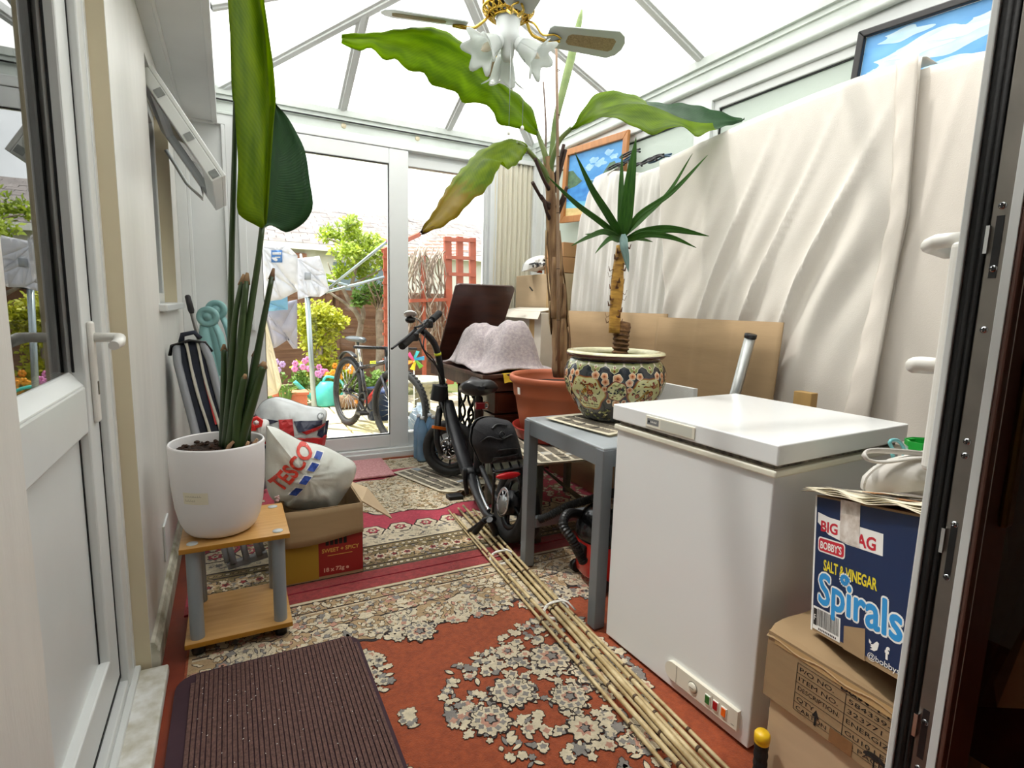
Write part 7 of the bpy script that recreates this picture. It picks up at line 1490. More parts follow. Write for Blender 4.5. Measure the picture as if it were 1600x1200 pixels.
b.poly([CF(a, c, 0.0008) for a, c in ((0.125, rz[4] - 0.003), (0.165, rz[4] - 0.003), (0.165, 0.001), (0.125, 0.001))], 2)
for a in (0.098,):
    line(a, 0.012, a, 0.045, 0.004); b.poly([CF(x, y, 0.0005) for x, y in ((a - 0.007, 0.032), (a + 0.007, 0.032), (a, 0.050))], 1)
line(0.2, 0.012, 0.2, 0.035, 0.002); b.poly([CF(0.2 + 0.018 * math.cos(t), 0.030 + 0.014 * math.sin(t), 0.0006) for t in [PI * k / 10 for k in range(11)]], 1)
b.poly([CF(a, c, 0.0010) for a, c in ((0.005, zb - 0.005), (0.35, zb - 0.004), (0.35, zb - 0.03), (0.005, zb - 0.022))], 3)
b.build('top_sleeve', [card, ink, tape_b, tape], ct_, recalc=False)
b = MB(); b.obox((cx0 - 0.004, cy1 - 0.17, cz - 0.05), (0.2, 0, 0.012), (0, -0.055, 0), (0, 0, 0.002)); 
# pump with yellow cap between freezer and carton
tp_ = thing('hand_torch', 'black ribbed torch with a yellow cap standing between the freezer and carton', 'torch', (1.075, 0.76, 0.0125))
c = W(1188, 1180, y=0.742); tpx, tpy = 1.089, 0.742
b = MB(); b.tube([(tpx + 0.004, tpy, 0.0125 + 0.002)] + [(tpx + 0.004 * (1 - i / 10), tpy, 0.02 + i * 0.0118) for i in range(11)], [0.016] + [0.0165 if i % 2 else 0.0148 for i in range(11)], 16, sm=False); b.build('handle', dark_rub, tp_)
b = MB(); b.lathe([(0.0165, 0.134), (0.0175, 0.138), (0.0165, 0.141), (0.018, 0.143), (0.018, 0.157), (0.014, 0.163), (0.0, 0.165)], (tpx, tpy, 0), 20); b.build('cap', mat('yellow_cap', 'e3b81c', 0.4), tp_)
# ------------------------------------------------------------------ ceiling fan with lights
FXC, FYC, FZ = 1.11, 2.25, 2.30
fan = thing('ceiling_fan', 'white and brass ceiling fan with cane-panelled blades and frilled glass lamps', 'fan', (FXC, FYC, AZ - 0.02))
fw_ = mat('fan_white_paint', 'd5dad8', 0.35, var=0.04)
b = MB(); b.lathe([(0.0, AZ - 0.02), (0.06, AZ - 0.022), (0.055, AZ - 0.06), (0.02, AZ - 0.085), (0.0135, AZ - 0.09), (0.0135, 2.47), (0.0, 2.469)], (FXC, FYC, 0), 24); b.build('down_rod', brass, fan)
b = MB(); b.lathe([(0.0, 2.48), (0.05, 2.478), (0.085, 2.455), (0.095, 2.42), (0.085, 2.40), (0.0, 2.398)], (FXC, FYC, 0), 36); b.build('motor_housing', black, fan)
b = MB()
for k in range(20):
    t = 2 * PI * k / 20
    for r0, r1 in ((0.06, 0.108),):
        d = Vector((math.cos(t), math.sin(t), 0)); d2 = Vector((math.cos(t + 0.2), math.sin(t + 0.2), 0)); c = Vector((FXC, FYC, 2.40)); b.tube([c + d * r0 + Vector((0, 0, -0.03)), c + d2 * 0.09 + Vector((0, 0, -0.02)), c + d * r1 + Vector((0, 0, 0.0))], 0.005, 6); b.tube([c + d2 * r0 + Vector((0, 0, -0.03)), c + d * 0.09 + Vector((0, 0, -0.02)), c + d2 * r1], 0.005, 6)
for r, z in ((0.108, 2.40), (0.085, 2.378), (0.062, 2.368), (0.108, 2.43)): b.ring((FXC, FYC, z), (0, 0, 1), r, 0.006, 0, 36, 6)
b.build('brass_filigree', brass, fan)
b = MB(); b.lathe([(0.0, 2.385), (0.055, 2.384), (0.052, 2.36), (0.05, 2.315), (0.053, 2.305), (0.053, 2.28), (0.045, 2.265), (0.03, 2.245), (0.028, 2.215), (0.018, 2.20), (0.0, 2.198)], (FXC, FYC, 0), 36); kit = b.build('light_kit', fw_, fan)
bl_m = mat('fan_blade_paint', 'c3c9c8', 0.4, var=0.05); cane_m = mat('woven_cane', 'b09a76', 0.8, col2='8d7858', vscale=160, bump=0.6, bscale=200)
for k in range(4):
    t = math.radians(-15 + 90 * k); d = Vector((math.cos(t), math.sin(t), 0)); s_ = Vector((-d.y, d.x, 0)); tl = math.radians(-16); s2 = s_ * math.cos(tl) + Vector((0, 0, math.sin(tl))); c = Vector((FXC, FYC, FZ + 0.02)); n_ = d.cross(s2)
    def BP(a, w, h=0.0): return c + d * a + s2 * w + n_ * h
    out = [(0.175, -0.045), (0.19, -0.06), (0.48, -0.08), (0.515, -0.055), (0.53, -0.02), (0.53, 0.02), (0.515, 0.055), (0.48, 0.08), (0.19, 0.06), (0.175, 0.045)]
    b = MB(); b.prism([BP(a, w) for a, w in out], n_ * 0.006); bl = b.build('blade', bl_m, fan, bevel=0.0015)
    inn = [(0.27 + 0.02 * (1 - math.cos(q)) * 0 , 0) for q in (0,)]
    oval = [(0.28, -0.030), (0.47, -0.038), (0.485, -0.025), (0.485, 0.025), (0.47, 0.038), (0.28, 0.030), (0.265, 0.018), (0.265, -0.018)]
    b = MB(); b.prism([BP(a, w, -0.0012) for a, w in oval], n_ * 0.0086); b.build('cane_panel', cane_m, bl)
    b = MB(); pts = [BP(a, w, 0.003) for a, w in oval]; b.tube(pts, 0.003, 6, closed=True); b.build('panel_beading', mat('cane_beading', '7d6648', 0.7) if 'cane_beading' not in MATS else MATS['cane_beading'], bl)
    b = MB()
    for w in (-0.018, 0.018): b.tube(resample([c + d * 0.08 + Vector((0, 0, 0.05)), c + d * 0.11 + s2 * w * 1.6 + Vector((0, 0, 0.02)), BP(0.15, w * 0.7, -0.008), BP(0.20, w * 1.3, -0.008), BP(0.235, w * 0.4, -0.008)], 14), 0.007, 8, flat=0.6)
    b.build('blade_arm', brass, bl)
glass_f = mat('frosted_frill_glass', 'e8ecea', 0.15, trans=0.55, bump=0.25, bscale=60, var=0.06); bulbm = mat('clear_warm_bulb', 'efe6d6', 0.08, trans=0.4)
for k in range(3):
    t = math.radians(-45 + 120 * k); d = Vector((math.cos(t), math.sin(t), -2.4 if k == 1 else -0.72)).normalized(); o = Vector((FXC, FYC, 2.268)) + Vector((math.cos(t), math.sin(t), 0)) * 0.045
    b = MB(); b.lathe([(0.012, -0.02), (0.024, 0.0), (0.03, 0.012), (0.03, 0.03), (0.0, 0.031)], o, 24, ax=d); b.build('lamp_holder', fw_, fan)
    e1 = d.orthogonal().normalized(); e2 = d.cross(e1); rows = []
    for i, (r, a, am) in enumerate(((0.028, 0.022, 0), (0.036, 0.04, 0), (0.044, 0.065, 0.0), (0.048, 0.09, 0.03), (0.052, 0.112, 0.09), (0.064, 0.128, 0.16), (0.080, 0.135, 0.2))):
        rows.append([o + d * (a + 0.012 * am * 5 * math.sin(6 * q) * (i > 3)) + (e1 * math.cos(q) + e2 * math.sin(q)) * r * (1 + am * math.sin(6 * q)) for q in [2 * PI * j / 48 for j in range(49)]])
    b = MB(); b.grid(rows, 0, uv=False); b.build('lamp_shade', glass_f, fan, solid=0.003, recalc=False)
    b = MB(); b.lathe([(0.010, 0.03), (0.012, 0.05), (0.018, 0.072), (0.017, 0.09), (0.009, 0.112), (0.0, 0.125)], o, 20, ax=d); b.build('bulb', bulbm, fan)
for (px, py), (qx, qy) in (((797, 62), (795, 208)), ((818, 90), (816, 200))):
    p, q = W(px, py, y=FYC - 0.075), W(qx, qy, y=FYC - 0.075); p = Vector((q.x, q.y, max(2.20, p.z))); b = MB(); b.tube([p, q], 0.0012, 6); cd = b.build('pull_chain', brushed, fan); MB().ell(q, 0.0075, 0.0075, 0.010).build('chain_knob', white_p, cd)
# ------------------------------------------------------------------ garden beyond the patio door
def leafcloud(mb, c, r, n, size, m=0, flat=1.0, rr=None):
    rr = rr or R
    for i in range(n):
        d = Vector((rr.gauss(0, 1), rr.gauss(0, 1), rr.gauss(0, 1))).normalized() * (rr.random() ** 0.4); p = Vector(c) + Vector((d.x * r[0], d.y * r[1], d.z * r[2]))
        a = Vector((rr.uniform(-1, 1), rr.uniform(-1, 1), rr.uniform(-0.6, 1))).normalized(); b_ = a.orthogonal().normalized(); s = size * rr.uniform(0.6, 1.3)
        mb.add([p, p + a * s * 0.5 + b_ * s * 0.28, p + a * s, p + a * s * 0.5 - b_ * s * 0.28], [(0, 1, 2, 3)], m)
lime = mat('lime_foliage', 'b3c43a', 0.6, col2='87a024', vscale=9, trans=0.35); green_f = mat('mid_green_foliage', '7fa044', 0.6, col2='557a30', vscale=9, trans=0.3); bark = mat('pale_bark', 'b0a294', 0.9, col2='7d6e60', vscale=10)
fwood = mat('weathered_fence_wood', '8d6a55', 0.9, col2='6d4d3d', vscale=4, stretch=(0.5, 1, 8)); fred = mat('red_stained_wood', 'a5543c', 0.8, var=0.2, vscale=8)
FY = 8.6
def fence(x0, x1, y, top, lab, y1=None):
    t = thing('fence_panel', lab, 'fence', ((x0 + x1) / 2, y, -0.1), 'fence panels at the end of the garden' if y1 is None else 'fence panels along the side of the garden'); b = MB(); n = 11; y1 = y if y1 is None else y1
    d = Vector((x1 - x0, y1 - y, 0)); nn = Vector((-d.y, d.x, 0)).normalized()
    for k in range(n): z0 = -0.08 + k * (top + 0.08) / n; b.obox(Vector((x0, y, z0)) + nn * 0.006 * (k % 2), d, nn * 0.02, (0, 0, (top + 0.08) / n + 0.01))
    b.build('boards', fwood, t)
    for q in (0.02, 0.5, 0.98): b = MB(); p = Vector((x0, y, -0.09)) + d * q - nn * 0.03; b.obox(p, d.normalized() * 0.05, nn * 0.03, (0, 0, top + 0.1)); b.build('batten', fwood, t)
    b = MB(); p = Vector((x1, y1, -0.1)); b.obox(p - nn * 0.05, d.normalized() * 0.09, nn * 0.1, (0, 0, top + 0.2)); b.build('post', fwood, t)
for k, (a, c, lab) in enumerate(((-2.4, -0.6, 'brown garden fence panel at the far end, leftmost behind the washing'), (-0.5, 1.3, 'brown garden fence panel at the far end behind the lime green shrub'), (1.4, 3.2, 'brown garden fence panel at the far end behind the twisted tree'), (3.3, 5.1, 'brown garden fence panel at the far end, rightmost by the red trellis'))): fence(a, c, FY, 1.32, lab)
fence(3.6, 3.9, 4.4, 1.9, 'brown garden side fence panel nearest the conservatory corner', 6.2); fence(3.9, 4.4, 6.3, 1.9, 'brown garden side fence panel farther off behind the red trellis', 8.4)
# bungalow
bg_h = thing('bungalow', 'white bungalow with a grey tiled roof beyond the garden fence', 'building', (2, 20, -0.1))
MB().box(-6, 12, 18.2, 24, -0.1, 2.75).build('wall', mat('white_render', 'e6e2da', 0.9, var=0.05), bg_h)
tilem = mat('grey_roof_tiles', '8f8784', 0.9, col2='6f6866', vscale=3, detail=8); b = MB()
for k in range(16):
    y0, z0 = 17.7 + k * 0.22, 2.85 + k * 0.098
    for i in range(40): x0 = -6.4 + i * 0.47 + (0.23 if k % 2 else 0); b.obox((x0, y0, z0 + R.uniform(-0.008, 0.008)), (0.455, 0, 0), (0, 0.26, 0.115), (0, -0.012, 0.035), 0)
b.obox((-6.4, 17.7, 2.80), (18.9, 0, 0), (0, 3.5, 1.55), (0, 0, 0.03)); b.obox((-6.4, 21.2, 4.38), (18.9, 0, 0), (0, 3.2, -1.5), (0, 0, 0.05)); b.build('roof', tilem, bg_h)
MB().box(-6.4, 12.4, 17.6, 17.72, 2.68, 2.86).build('gutter', white_p, bg_h); MB().box(1.2, 2.2, 18.12, 18.2, 1.2, 2.6).build('brick_pier', mat('pale_brick', 'c98d78', 0.9, var=0.2, vscale=30), bg_h); b = MB(); b.box(3.0, 4.6, 18.14, 18.2, 1.0, 2.4); b.build('window', mat('dim_window', '6f7f88', 0.2), bg_h); b = MB(); b.tube([(6.2, 20.9, 4.2), (6.2, 20.9, 4.75)], 0.05, 8); b.build('flue', black_m, bg_h)
# twisted tree
tt = thing('tree', 'small twisted tree with bare pale branches and lime leaves by the fence', 'tree', (1.62, 7.7, -0.1)); b = MB(); TY = 7.7
for px, r in (([(562, 585, TY), (560, 530, TY), (564, 505, TY), (556, 488, TY), (545, 470, TY), (536, 452, TY), (524, 436, TY)], (0.06, 0.02)), ([(556, 488, TY), (540, 474, TY), (522, 462, TY), (508, 452, TY)], (0.03, 0.012)), ([(564, 505, TY), (568, 488, TY), (558, 465, TY), (550, 445, TY), (556, 420, TY), (552, 395, TY), (545, 370, TY)], (0.04, 0.01)), ([(556, 420, TY), (570, 405, TY), (585, 390, TY)], (0.018, 0.007)), ([(550, 445, TY), (575, 432, TY), (598, 420, TY)], (0.02, 0.007)), ([(552, 395, TY), (530, 380, TY), (512, 372, TY)], (0.014, 0.006)), ([(536, 452, TY), (520, 430, TY), (512, 410, TY)], (0.014, 0.006))):
    P = resample(pw(px), 18); b.tube(P, [lerp(r[0], r[1], i / 17) for i in range(18)], 7)
b.build('branches', bark, tt)
b = MB()
for px, py, r in ((515, 368, .16), (545, 365, .22), (560, 385, .25), (540, 395, .2), (575, 400, .2), (570, 425, .2), (560, 415, .16), (585, 378, .14), (598, 392, .12), (535, 425, .12), (520, 440, .10), (548, 350, .12), (605, 412, .12)): leafcloud(b, W(px, py, y=TY + R.uniform(-.2, .2)), (r, r, r * 0.75), int(240 * r / .2), 0.075)
b.build('foliage', lime, tt)
t2 = thing('tree', 'straight pale trunked small tree with twiggy crown beside the red trellis', 'tree', (1.95, 7.4, -0.1)); b = MB(); P = resample(pw([(592, 590, 7.4), (594, 540, 7.4), (592, 500, 7.4), (594, 475, 7.4)]), 10); b.tube(P, [lerp(0.06, 0.045, i / 9) for i in range(10)], 8)
for i in range(22):
    a = W(592 + R.uniform(-4, 4), 478 + R.uniform(-6, 8), y=7.4); c = W(592 + R.uniform(-34, 30), 455 + R.uniform(-20, 22), y=7.4 + R.uniform(-.3, .3)); b.tube([a, a.lerp(c, .5) + Vector((0, 0, R.uniform(-.03, .06))), c], [0.014, 0.009, 0.004], 5)
b.build('trunk', bark, t2); b = MB()
for px, py, r in ((570, 462, .16), (582, 450, .12), (612, 445, .16), (600, 460, .14), (562, 470, .1)): leafcloud(b, W(px, py, y=7.4), (r, r, r * .8), 170, 0.07)
b.build('foliage', green_f, t2)
# lime shrub
sh_ = thing('shrub', 'bushy lime green shrub standing behind the washing line pole', 'shrub', (0.98, 7.1, -0.1)); b = MB(); SYY = 7.1
for px, py, r in ((480, 490, .16), (500, 488, .2), (518, 500, .2), (490, 512, .22), (510, 520, .2), (528, 505, .12), (485, 535, .18), (505, 545, .18), (500, 565, .14), (475, 508, .12), (492, 580, .16), (515, 572, .12), (472, 575, .1)): leafcloud(b, W(px, py, y=SYY + R.uniform(-.12, .12)), (r, r, r * .8), int(330 * r / .2), 0.06)
b.build('foliage', mat('yellow_green_conifer', 'c6c52f', 0.6, col2='93a020', vscale=14, trans=0.25), sh_); b = MB(); b.tube([W(497, 600, y=SYY), W(499, 540, y=SYY)], 0.05, 8); b.build('stem', bark, sh_)
# flower bed plants
petal = [mat('pink_petal', 'd98ac0', 0.6), mat('orange_petal', 'eda22e', 0.6), mat('white_petal', 'efe9e4', 0.6), mat('mauve_petal', 'b79ad0', 0.6)]
def bedplant(px, py, y, h, w_, fl, lab, spiky=False):
    if not spiky: y = 6.84 + 0.012 * (py % 3); w_ *= 0.62
    c = W(px, py, y=y); c.z = -0.1; t = thing('flowering_plant', lab, 'plant', c); b = MB(); rr = random.Random(int(px * 7 + py))
    for i in range(46 if spiky else 0):
        a = rr.uniform(0, 6.28); l = h * rr.uniform(.7, 1.1); d = Vector((math.cos(a), math.sin(a), 0)); s_ = Vector((-d.y, d.x, 0)) * 0.012
        p0, p1, p2 = c + d * .03, c + d * w_ * .5 + Vector((0, 0, l * .75)), c + d * w_ * 1.1 + Vector((0, 0, l * .8)); b.add([p0 - s_, p0 + s_, p1 + s_, p1 - s_, p2], [(0, 1, 2, 3), (3, 2, 4)])
    if not spiky: leafcloud(b, c + Vector((0, 0, h * .5)), (w_, w_, h * .55), 260, 0.07, rr=rr)
    b.build('leaves', green_f if fl != 1 else lime, t); 
    if fl is not None:
        b = MB()
        for i in range(9):
            p = c + Vector((rr.uniform(-w_, w_), rr.uniform(-w_, w_) - .05, h * rr.uniform(.85, 1.15)))
            for k in range(6): a = k * 1.05; b.ell(p + Vector((0.022 * math.cos(a), -0.01, 0.022 * math.sin(a))), 0.016, 0.01, 0.02, 0, 6, 4)
        b.build('blooms', petal[fl], t)
for a in ((445, 600, 6.4, .38, .14, None, 'clump of strap-leaved green plants in the terracotta trough', True), (428, 598, 6.7, .5, .18, 3, 'mauve flowered plant beside the washing at the left of the bed'), (468, 588, 6.7, .50, .18, 0, 'pink flowered plant behind the terracotta trough'), (500, 590, 6.6, .42, .16, 0, 'pink flowered plant behind the watering can'), (518, 595, 6.5, .36, .15, 1, 'orange flowered plant just left of the mountain bike rear wheel'), (537, 590, 6.8, .45, .16, 1, 'orange flowered plant seen through the mountain bike rear wheel'), (560, 595, 6.9, .45, .18, 2, 'white flowered plant behind the mountain bike frame'), (590, 600, 6.6, .4, .18, None, 'leafy green plant behind the navy pot'), (615, 600, 6.8, .5, .18, None, 'leafy green plant at the foot of the red trellis')): bedplant(*a)
def gpot(name, lab, c, r0, r1, h, m, cat='pot'):
    b = MB(); b.lathe([(0.0, 0.0), (r0, 0.0), (r1 * .97, h * .88), (r1 * 1.04, h * .9), (r1 * 1.04, h), (r1 * .94, h), (r1 * .9, h * .9), (0, h * .88)], c, 28); return tag(b.build(name, m), lab, cat)
gc = W(600, 658, z=-.075); gpot('plant_pot', 'navy blue glazed pot on the paving behind the mountain bike', gc + Vector((0, 0.15, 0)), .13, .19, .32, mat('navy_glazed_pot', '24365e', 0.3, var=.15))
tr0 = W(472, 640, z=-.07) - Vector((.05, 0, 0)); b = MB(); b.prism([tr0 + Vector((x, y, 0)) for x, y in ((-.24, 0.0), (.11, 0.0), (.11, .18), (-.24, .18))], (0, 0, .17)); b.box(tr0.x - .26, tr0.x + .13, tr0.y - .02, tr0.y + .2, tr0.z + .17, tr0.z + .2); tag(b.build('planting_trough', mat('garden_terracotta', 'd0795a', 0.8, var=.15), bevel=.006), 'long terracotta planting trough beside the turquoise watering can', 'trough')
wc = Vector((1.0, 6.68, -.075)); tq = mat('turquoise_plastic', '4fc3b8', 0.4); w_t = thing('watering_can', 'turquoise plastic watering can with a long spout on the paving', 'watering can', wc); b = MB(); b.lathe([(0, 0), (.13, 0), (.135, .02), (.125, .22), (.08, .27), (.07, .28), (0, .281)], wc, 28); b.build('can_body', tq, w_t); b = MB(); b.tube(resample([wc + Vector((-.10, 0, .05)), wc + Vector((-.22, -.02, .14)), wc + Vector((-.36, -.03, .30))], 10), [.035 - .0015 * i for i in range(10)], 10); b.build('spout', tq, w_t); b = MB(); b.tube(resample([wc + Vector((.11, 0, .06)), wc + Vector((.2, 0, .16)), wc + Vector((.15, 0, .29)), wc + Vector((.0, 0, .34)), wc + Vector((-.04, 0, .28))], 16), .016, 8); b.build('handle', tq, w_t)
lg_ = W(532, 642, z=-.08) + Vector((.12, 0, 0)); b = MB(); b.tube([lg_ + Vector((-.14, .1, .08)), lg_ + Vector((.16, .14, .08))], .085, 16, m=0); tag(b.build('log', mat('cut_log', '8d6f52', 0.9, col2='5d4632', vscale=14)), 'short sawn log lying on the paving behind the mountain bike wheel', 'log')
# rotary airer and washing
met = mat('galvanised_pole', 'a3b0b4', 0.35, metal=.7); ai = thing('rotary_airer', 'rotary washing line with a galvanised pole and folded out arms', 'airer', W(492, 660, y=5.5)); ai.location.z = -.08; hub = W(480, 462, y=5.5); ft = W(493, 668, y=5.5); ft.z = -.075
MB().tube([ft, hub], .024, 12).build('pole', met, ai)
for a, c, capm_ in (((508, 455, 5.5), (607, 376, 5.0), 1), ((504, 458, 5.5), (600, 433, 5.6), 0), ((480, 462, 5.5), (400, 410, 5.2), 0), ((480, 462, 5.5), (470, 398, 6.4), 0), ((512, 438, 5.5), (543, 446, 5.45), 0)):
    p, q = W(*a[:2], y=a[2]), W(*c[:2], y=c[2]); o = MB().tube([p, q], .014, 8).build('arm', met, ai)
    if capm_: MB().ell(q, .022, .022, .022, 0, 10, 6).build('arm_cap', mat('pink_arm_cap', 'd8417c', .4), o)
MB().tube([hub, W(508, 456, y=5.5)], .03, 10).build('hub', black_m, ai)
def laundry(name, lab, px, y, m, prints=(), d=0.02, cat='laundry'):
    P = [W(a, c, y=y) for a, c in px]; cx_ = sum(p.x for p in P) / len(P); cz_ = sum(p.z for p in P) / len(P); vs, fs = fine([(p.x, p.z) for p in P], [tuple(range(len(P)))], .05)
    def S(x, z, h=0.0): return Vector((x, y + d * math.sin(x * 24 + z * 3) + d * .6 * math.sin(x * 51 + z * 6) - h, z))
    b = MB(); b.add([S(x, z) for x, z in vs], fs, 0, True)
    for (pa, pb, pc, pd, mi) in prints:
        q = [W(pa, pb, y=y), W(pc, pb, y=y), W(pc, pd, y=y), W(pa, pd, y=y)]; v2, f2 = fine([(p.x, p.z) for p in q], [(0, 1, 2, 3)], .05); b.add([S(x, z, .004 + .002 * mi) for x, z in v2], f2, mi, True)
    return tag(b.build(name, m, solid=.004, recalc=False), lab, cat)
wcl = mat('white_cotton_wash', 'e9eaf0', .9, var=.04, trans=.2); laundry('washed_shirt', 'white shirt with a blue printed square hanging on the rotary line', [(408, 385), (448, 383), (464, 400), (465, 455), (440, 468), (410, 472)], 5.05, [wcl, mat('blue_shirt_print', '4f7fbe', .8), wcl], ((424, 391, 441, 410, 1), (425.5, 394, 439.5, 398, 2), (427, 401, 438, 403, 2)))
laundry('pillowcase', 'white pillowcase with a small grey motif hanging on the rotary line', [(464, 404), (498, 400), (508, 430), (514, 454), (500, 464), (484, 463), (465, 468), (463, 440)], 5.35, [wcl, mat('grey_motif', '9fa3a8', .8)], ((476, 426, 486, 437, 1),))
laundry('washed_towel', 'pale blue towel pegged low on the rotary line under the shirt', [(408, 470), (449, 455), (450, 484), (408, 487)], 5.12, [mat('pale_blue_towel', '8fc7e8', .9, var=.1, trans=.15)])
laundry('washed_trousers', 'pale grey trousers hanging below the blue towel', [(412, 480), (464, 468), (465, 545), (458, 545), (452, 530), (430, 543), (424, 545), (414, 520)], 5.22, [mat('pale_grey_wash', 'b9b7c6', .9, var=.12, vscale=14, trans=.15)])
laundry('washed_sheet', 'cream sheet hanging at the left edge of the patio door', [(396, 412), (404, 412), (409, 520), (418, 545), (432, 575), (440, 600), (434, 615), (412, 622), (400, 622)], 5.205, [mat('cream_wash', 'efe6cf', .9, var=.05, trans=.2)])
# arbour with red posts, slatted roof, and bare climbing stems
ab_ = thing('garden_arbour', 'red stained garden arbour with trellis posts and a slatted roof', 'arbour', (2.3, 6.6, -.1)); AYY = 6.5
for a, c, w_ in (((699, 370), (703, 600), .085), ((718, 370), (719, 600), .075), ((738, 372), (739, 600), .075), ((661, 400), (663, 600), .04)): MB().bar(W(*a, y=AYY), W(*c, y=AYY), w_, .06, (0, 1, 0)).build('post', fred, ab_)
for a, c in (((694, 374), (742, 376)), ((697, 402), (742, 404)), ((700, 428), (742, 430)), ((640, 470), (700, 468))): MB().bar(W(*a, y=AYY - .04), W(*c, y=AYY - .04), .04, .06, (0, 1, 0)).build('rail', fred, ab_)
pslat = mat('pink_white_slats', 'd9b7a8', .8, var=.2, vscale=20)
b = MB()
for k in range(7):
    for i in range(9):
        p = W(600 + (k % 2) * 7 + i * 14, 398 - k * 5 + 0, y=6.9 + k * .05); lim = 360 + 0
        b.obox(p, (.11, 0, 0), (0, .05, .02), (0, 0, .025), 0) if (i > 5 - k * 0.9 * -1 - 6 or True) and (600 + i * 14) > 690 - (k < 3) * 60 - (7 - k) * 9 else None
b.build('roof_slat', pslat, ab_); MB().bar(W(598, 392, y=6.9), W(655, 366, y=7.2), .05, .05).build('roof_edge', fred, ab_)
b = MB()
for k in range(2): b.bar(W(602 + k * 16, 392, y=6.8), W(604 + k * 16, 590, y=6.8), .045, .03, (0, 1, 0))
for k in range(9): b.bar(W(598, 402 + k * 20, y=6.78), W(625, 401 + k * 20, y=6.78), .03, .03, (0, 1, 0))
tr_l = thing('trellis', 'narrow red stained ladder trellis standing beside the patio door stile', 'trellis', (1.95, 7.0, -.1)); b.build('lattice', fred, tr_l)
vine = thing('climbing_plant', 'tangle of bare pale climbing stems hanging under the arbour', 'plant', (2.0, 6.6, -.1)); b = MB()
for i in range(46):
    x0 = R.uniform(640, 698); pts = [(x0, R.uniform(385, 400), 6.6 + R.uniform(-.2, .2))]
    for k in range(5): pts.append((min(705, max(636, pts[-1][0] + R.uniform(-14, 14))), pts[-1][1] + R.uniform(12, 38), 6.6 + R.uniform(-.2, .2)))
    b.tube(resample(pw(pts), 18), R.uniform(.004, .012), 5)
b.build('stems', bark, vine)
# birdbath, pinwheel, big bottles beside the door
bb = W(660, 650, y=5.6); bb.z = -.08; stm = mat('lichened_stone', 'a8a594', .95, col2='7d7c6c', vscale=14, detail=8, bump=.5)
b = MB(); b.lathe([(0, 0), (.17, 0), (.17, .05), (.09, .09), (.075, .28), (.11, .33), (.24, .38), (.26, .42), (.24, .44), (.2, .41), (0, .39)], bb, 32); tag(b.build('birdbath', stm), 'weathered stone birdbath just outside the fixed pane', 'birdbath')
pwc = W(648, 563, y=5.2); pwt = thing('pinwheel', 'rainbow coloured pinwheel on a stick outside the fixed pane', 'pinwheel', Vector((pwc.x, pwc.y, -.08))); b = MB(); b.tube([Vector((pwc.x, pwc.y + .02, -.08)), pwc + Vector((0, .02, 0))], .006, 6); b.build('stick', white_p, pwt)
for k, c in enumerate(('2f9fe0', '3cc8d8', 'e84a8c', 'f08a2c', 'f2cf2c', '7cc84a')):
    a = k * PI / 3; d = Vector((math.cos(a), 0, math.sin(a))); e = Vector((math.cos(a + .9), 0, math.sin(a + .9))); b = MB(); b.add([pwc, pwc + d * .10, pwc + (d + e) * .055 + Vector((0, -.03, 0)), pwc + e * .03], [(0, 1, 2, 3)]); b.build('vane', mat('pinwheel_vane%d' % k, c, .4), pwt, solid=.0015, recalc=False)
for k, (px, py) in enumerate(((648, 655), (664, 644), (655, 668))):
    c = W(px, py, y=4.55 + .12 * k); c.z = -.078; b = MB(); b.lathe([(0, 0), (.065, 0), (.07, .03), (.066, .16), (.07, .2), (.04, .27), (.022, .29), (.022, .32), (0, .321)], c, 20); tag(b.build('empty_bottle', mat('scratched_clear_plastic', 'b5c4d0', .15, trans=.5) if 'scratched_clear_plastic' not in MATS else MATS['scratched_clear_plastic']), ['large empty clear bottle on the patio nearest the door stile', 'large empty clear bottle on the patio beside the birdbath', 'large empty clear bottle on the patio in front of the other two'][k], 'bottle', 'empty bottles on the patio')
# mountain bike on the paving
mt = thing('mountain_bike', 'black and red mountain bike parked on the paving outside the patio door', 'bicycle', (1.15, 5.1, -.08))
rc, fc_ = W(545, 663, z=-.08), W(632, 702, z=-.08); f_ = (fc_ - rc); f_.z = 0; f_ = f_.normalized(); fc_ = rc + f_ * 1.08; WR = .345; axm = Vector((f_.y, -f_.x, 0.06)).normalized()
Rh, Fh = rc + Vector((0, 0, WR)), fc_ + Vector((0, 0, WR)); wheel('rear_wheel', Rh, axm, WR, .028, mt, .03, black_m, 28, knob=60, disc=.03, rimw=.009); wheel('front_wheel', Fh, (Vector((f_.y, -f_.x, 0)) + f_ * .25).normalized(), WR, .028, mt, .03, black_m, 28, knob=60, disc=.03, rimw=.009)
def mp(a, z, s_=0.0): return rc + f_ * a + Vector((0, 0, z)) + axm * s_
BB, ST, SD, HT, HB = mp(.43, .30), mp(.30, .66), mp(.24, .86), mp(.84, .72), mp(.88, .60); mbk = mat('gloss_black_frame', '1c1c20', .25, coat=.4); mrd = mat('red_frame_paint', 'b3262a', .3)
MB().tube([BB, ST], .019, 12).build('seat_tube', mbk, mt); MB().tube([ST - Vector((0, 0, .05)), HT], .020, 12).build('top_tube', mbk, mt); MB().tube([BB, HB], .024, 12).build('down_tube', mrd, mt); MB().tube([HB - Vector((0, 0, .03)), HT + Vector((0, 0, .05))], .022, 12).build('head_tube', mbk, mt)
for s_ in (-.05, .05):
    MB().tube([ST + Vector((0, 0, -.04)), Rh + axm * s_], .010, 8).build('seat_stay', mat('lime_line_stay', '31361f', .3) if s_ < 0 else mbk, mt); MB().tube([BB, Rh + axm * s_], .011, 8).build('chain_stay', mbk, mt); MB().tube([HB + axm * s_ * 1.3, Fh + axm * s_ * 1.3], .017, 10).build('fork_leg', mbk, mt)
MB().tube([ST, SD], .014, 10).build('seat_post', chrome, mt)
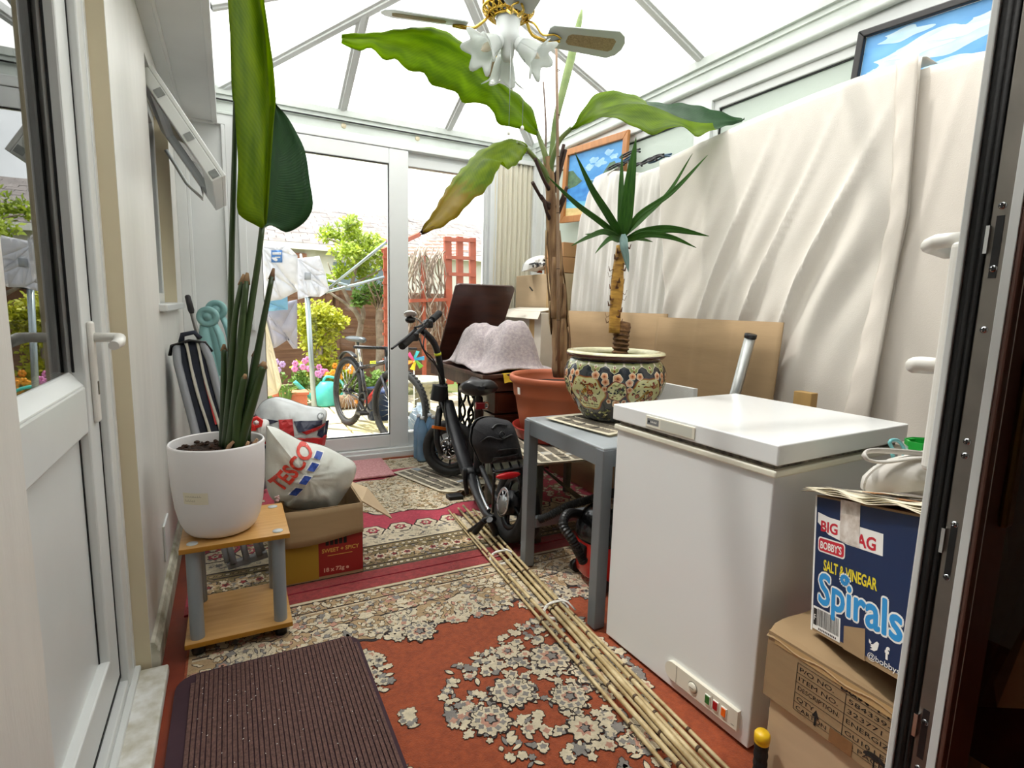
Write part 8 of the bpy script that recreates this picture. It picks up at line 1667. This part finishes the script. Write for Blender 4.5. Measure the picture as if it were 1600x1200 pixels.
G = mp(.30, .69); lt = Vector((0, 0, 1)); d_ = (HT - ST).normalized(); FF = frame_map(ST + d_ * .26 + axm * -.0215 * -1 * (1 if axm.y < 0 else -1), d_, d_.cross(axm) * (1 if (d_.cross(axm)).z > 0 else -1), axm * (1 if axm.y < 0 else -1)); b = MB(); put_text(b, 'ROCK', FF, 0, -.014, .036, 0, .002, w=.13, bold=.04); b.build('frame_lettering', mat('lime_lettering', 'c6d82c', .4), mt)
rows = []
for i in range(11):
    t = i / 10; wd_ = .075 * (1 - t) ** .7 + .02; row = []
    for j in range(13):
        a = 2 * PI * j / 12; row.append(SD + f_ * (t * .27 - .12) + axm * wd_ * math.cos(a) * (.3 if i in (0, 10) else 1) + Vector((0, 0, .028 * math.sin(a) * (.3 if i in (0, 10) else 1) + .02)))
    rows.append(row)
b = MB(); b.grid(rows, 0, uv=False); b.poly(rows[0][:-1]); b.poly(rows[-1][:-1]); b.build('saddle', mat('slate_saddle', '3f474d', .4), mt)
b = MB(); b.tube(resample([mp(.20, .70), mp(.05, .74), mp(-.1, .72), mp(-.22, .64)], 14), [.012] + [.03] * 12 + [.008], 10, flat=.35); b.build('mudguard', black, mt)
b = MB(); b.ring(BB + axm * -.04, axm, .085, .008, 0, 36, 6); b.ring(BB + axm * .04, axm, .085, .008, 0, 36, 6); b.build('chainring', black_m, mt)
for s_, a_ in ((-.07, 2.6), (.07, -.5)):
    e_ = BB + axm * s_ + f_ * .17 * math.cos(a_) + Vector((0, 0, .17 * math.sin(a_))); MB().tube([BB + axm * s_, e_], .012, 8).build('crank', black_m, mt); b = MB(); b.obox(e_ - f_ * .05 - Vector((0, 0, .012)), f_ * .10, axm * (.09 if s_ > 0 else -.09), (0, 0, .024)); b.build('pedal', black, mt)
b = MB(); b.obox(mp(.12, .24, -.03), f_ * .05, axm * .02, (0, 0, .03)); b.build('reflector', mat('bright_orange_reflector', 'f08c1e', .3), mt)
hb0, hb1 = HT + Vector((0, 0, .12)) + axm * .30, HT + Vector((0, 0, .12)) - axm * .30; MB().tube([hb0, hb1], .014, 10).build('handlebar', black_m, mt); MB().tube([HT + Vector((0, 0, .03)), HT + Vector((0, 0, .12))], .018, 10).build('stem', black_m, mt)
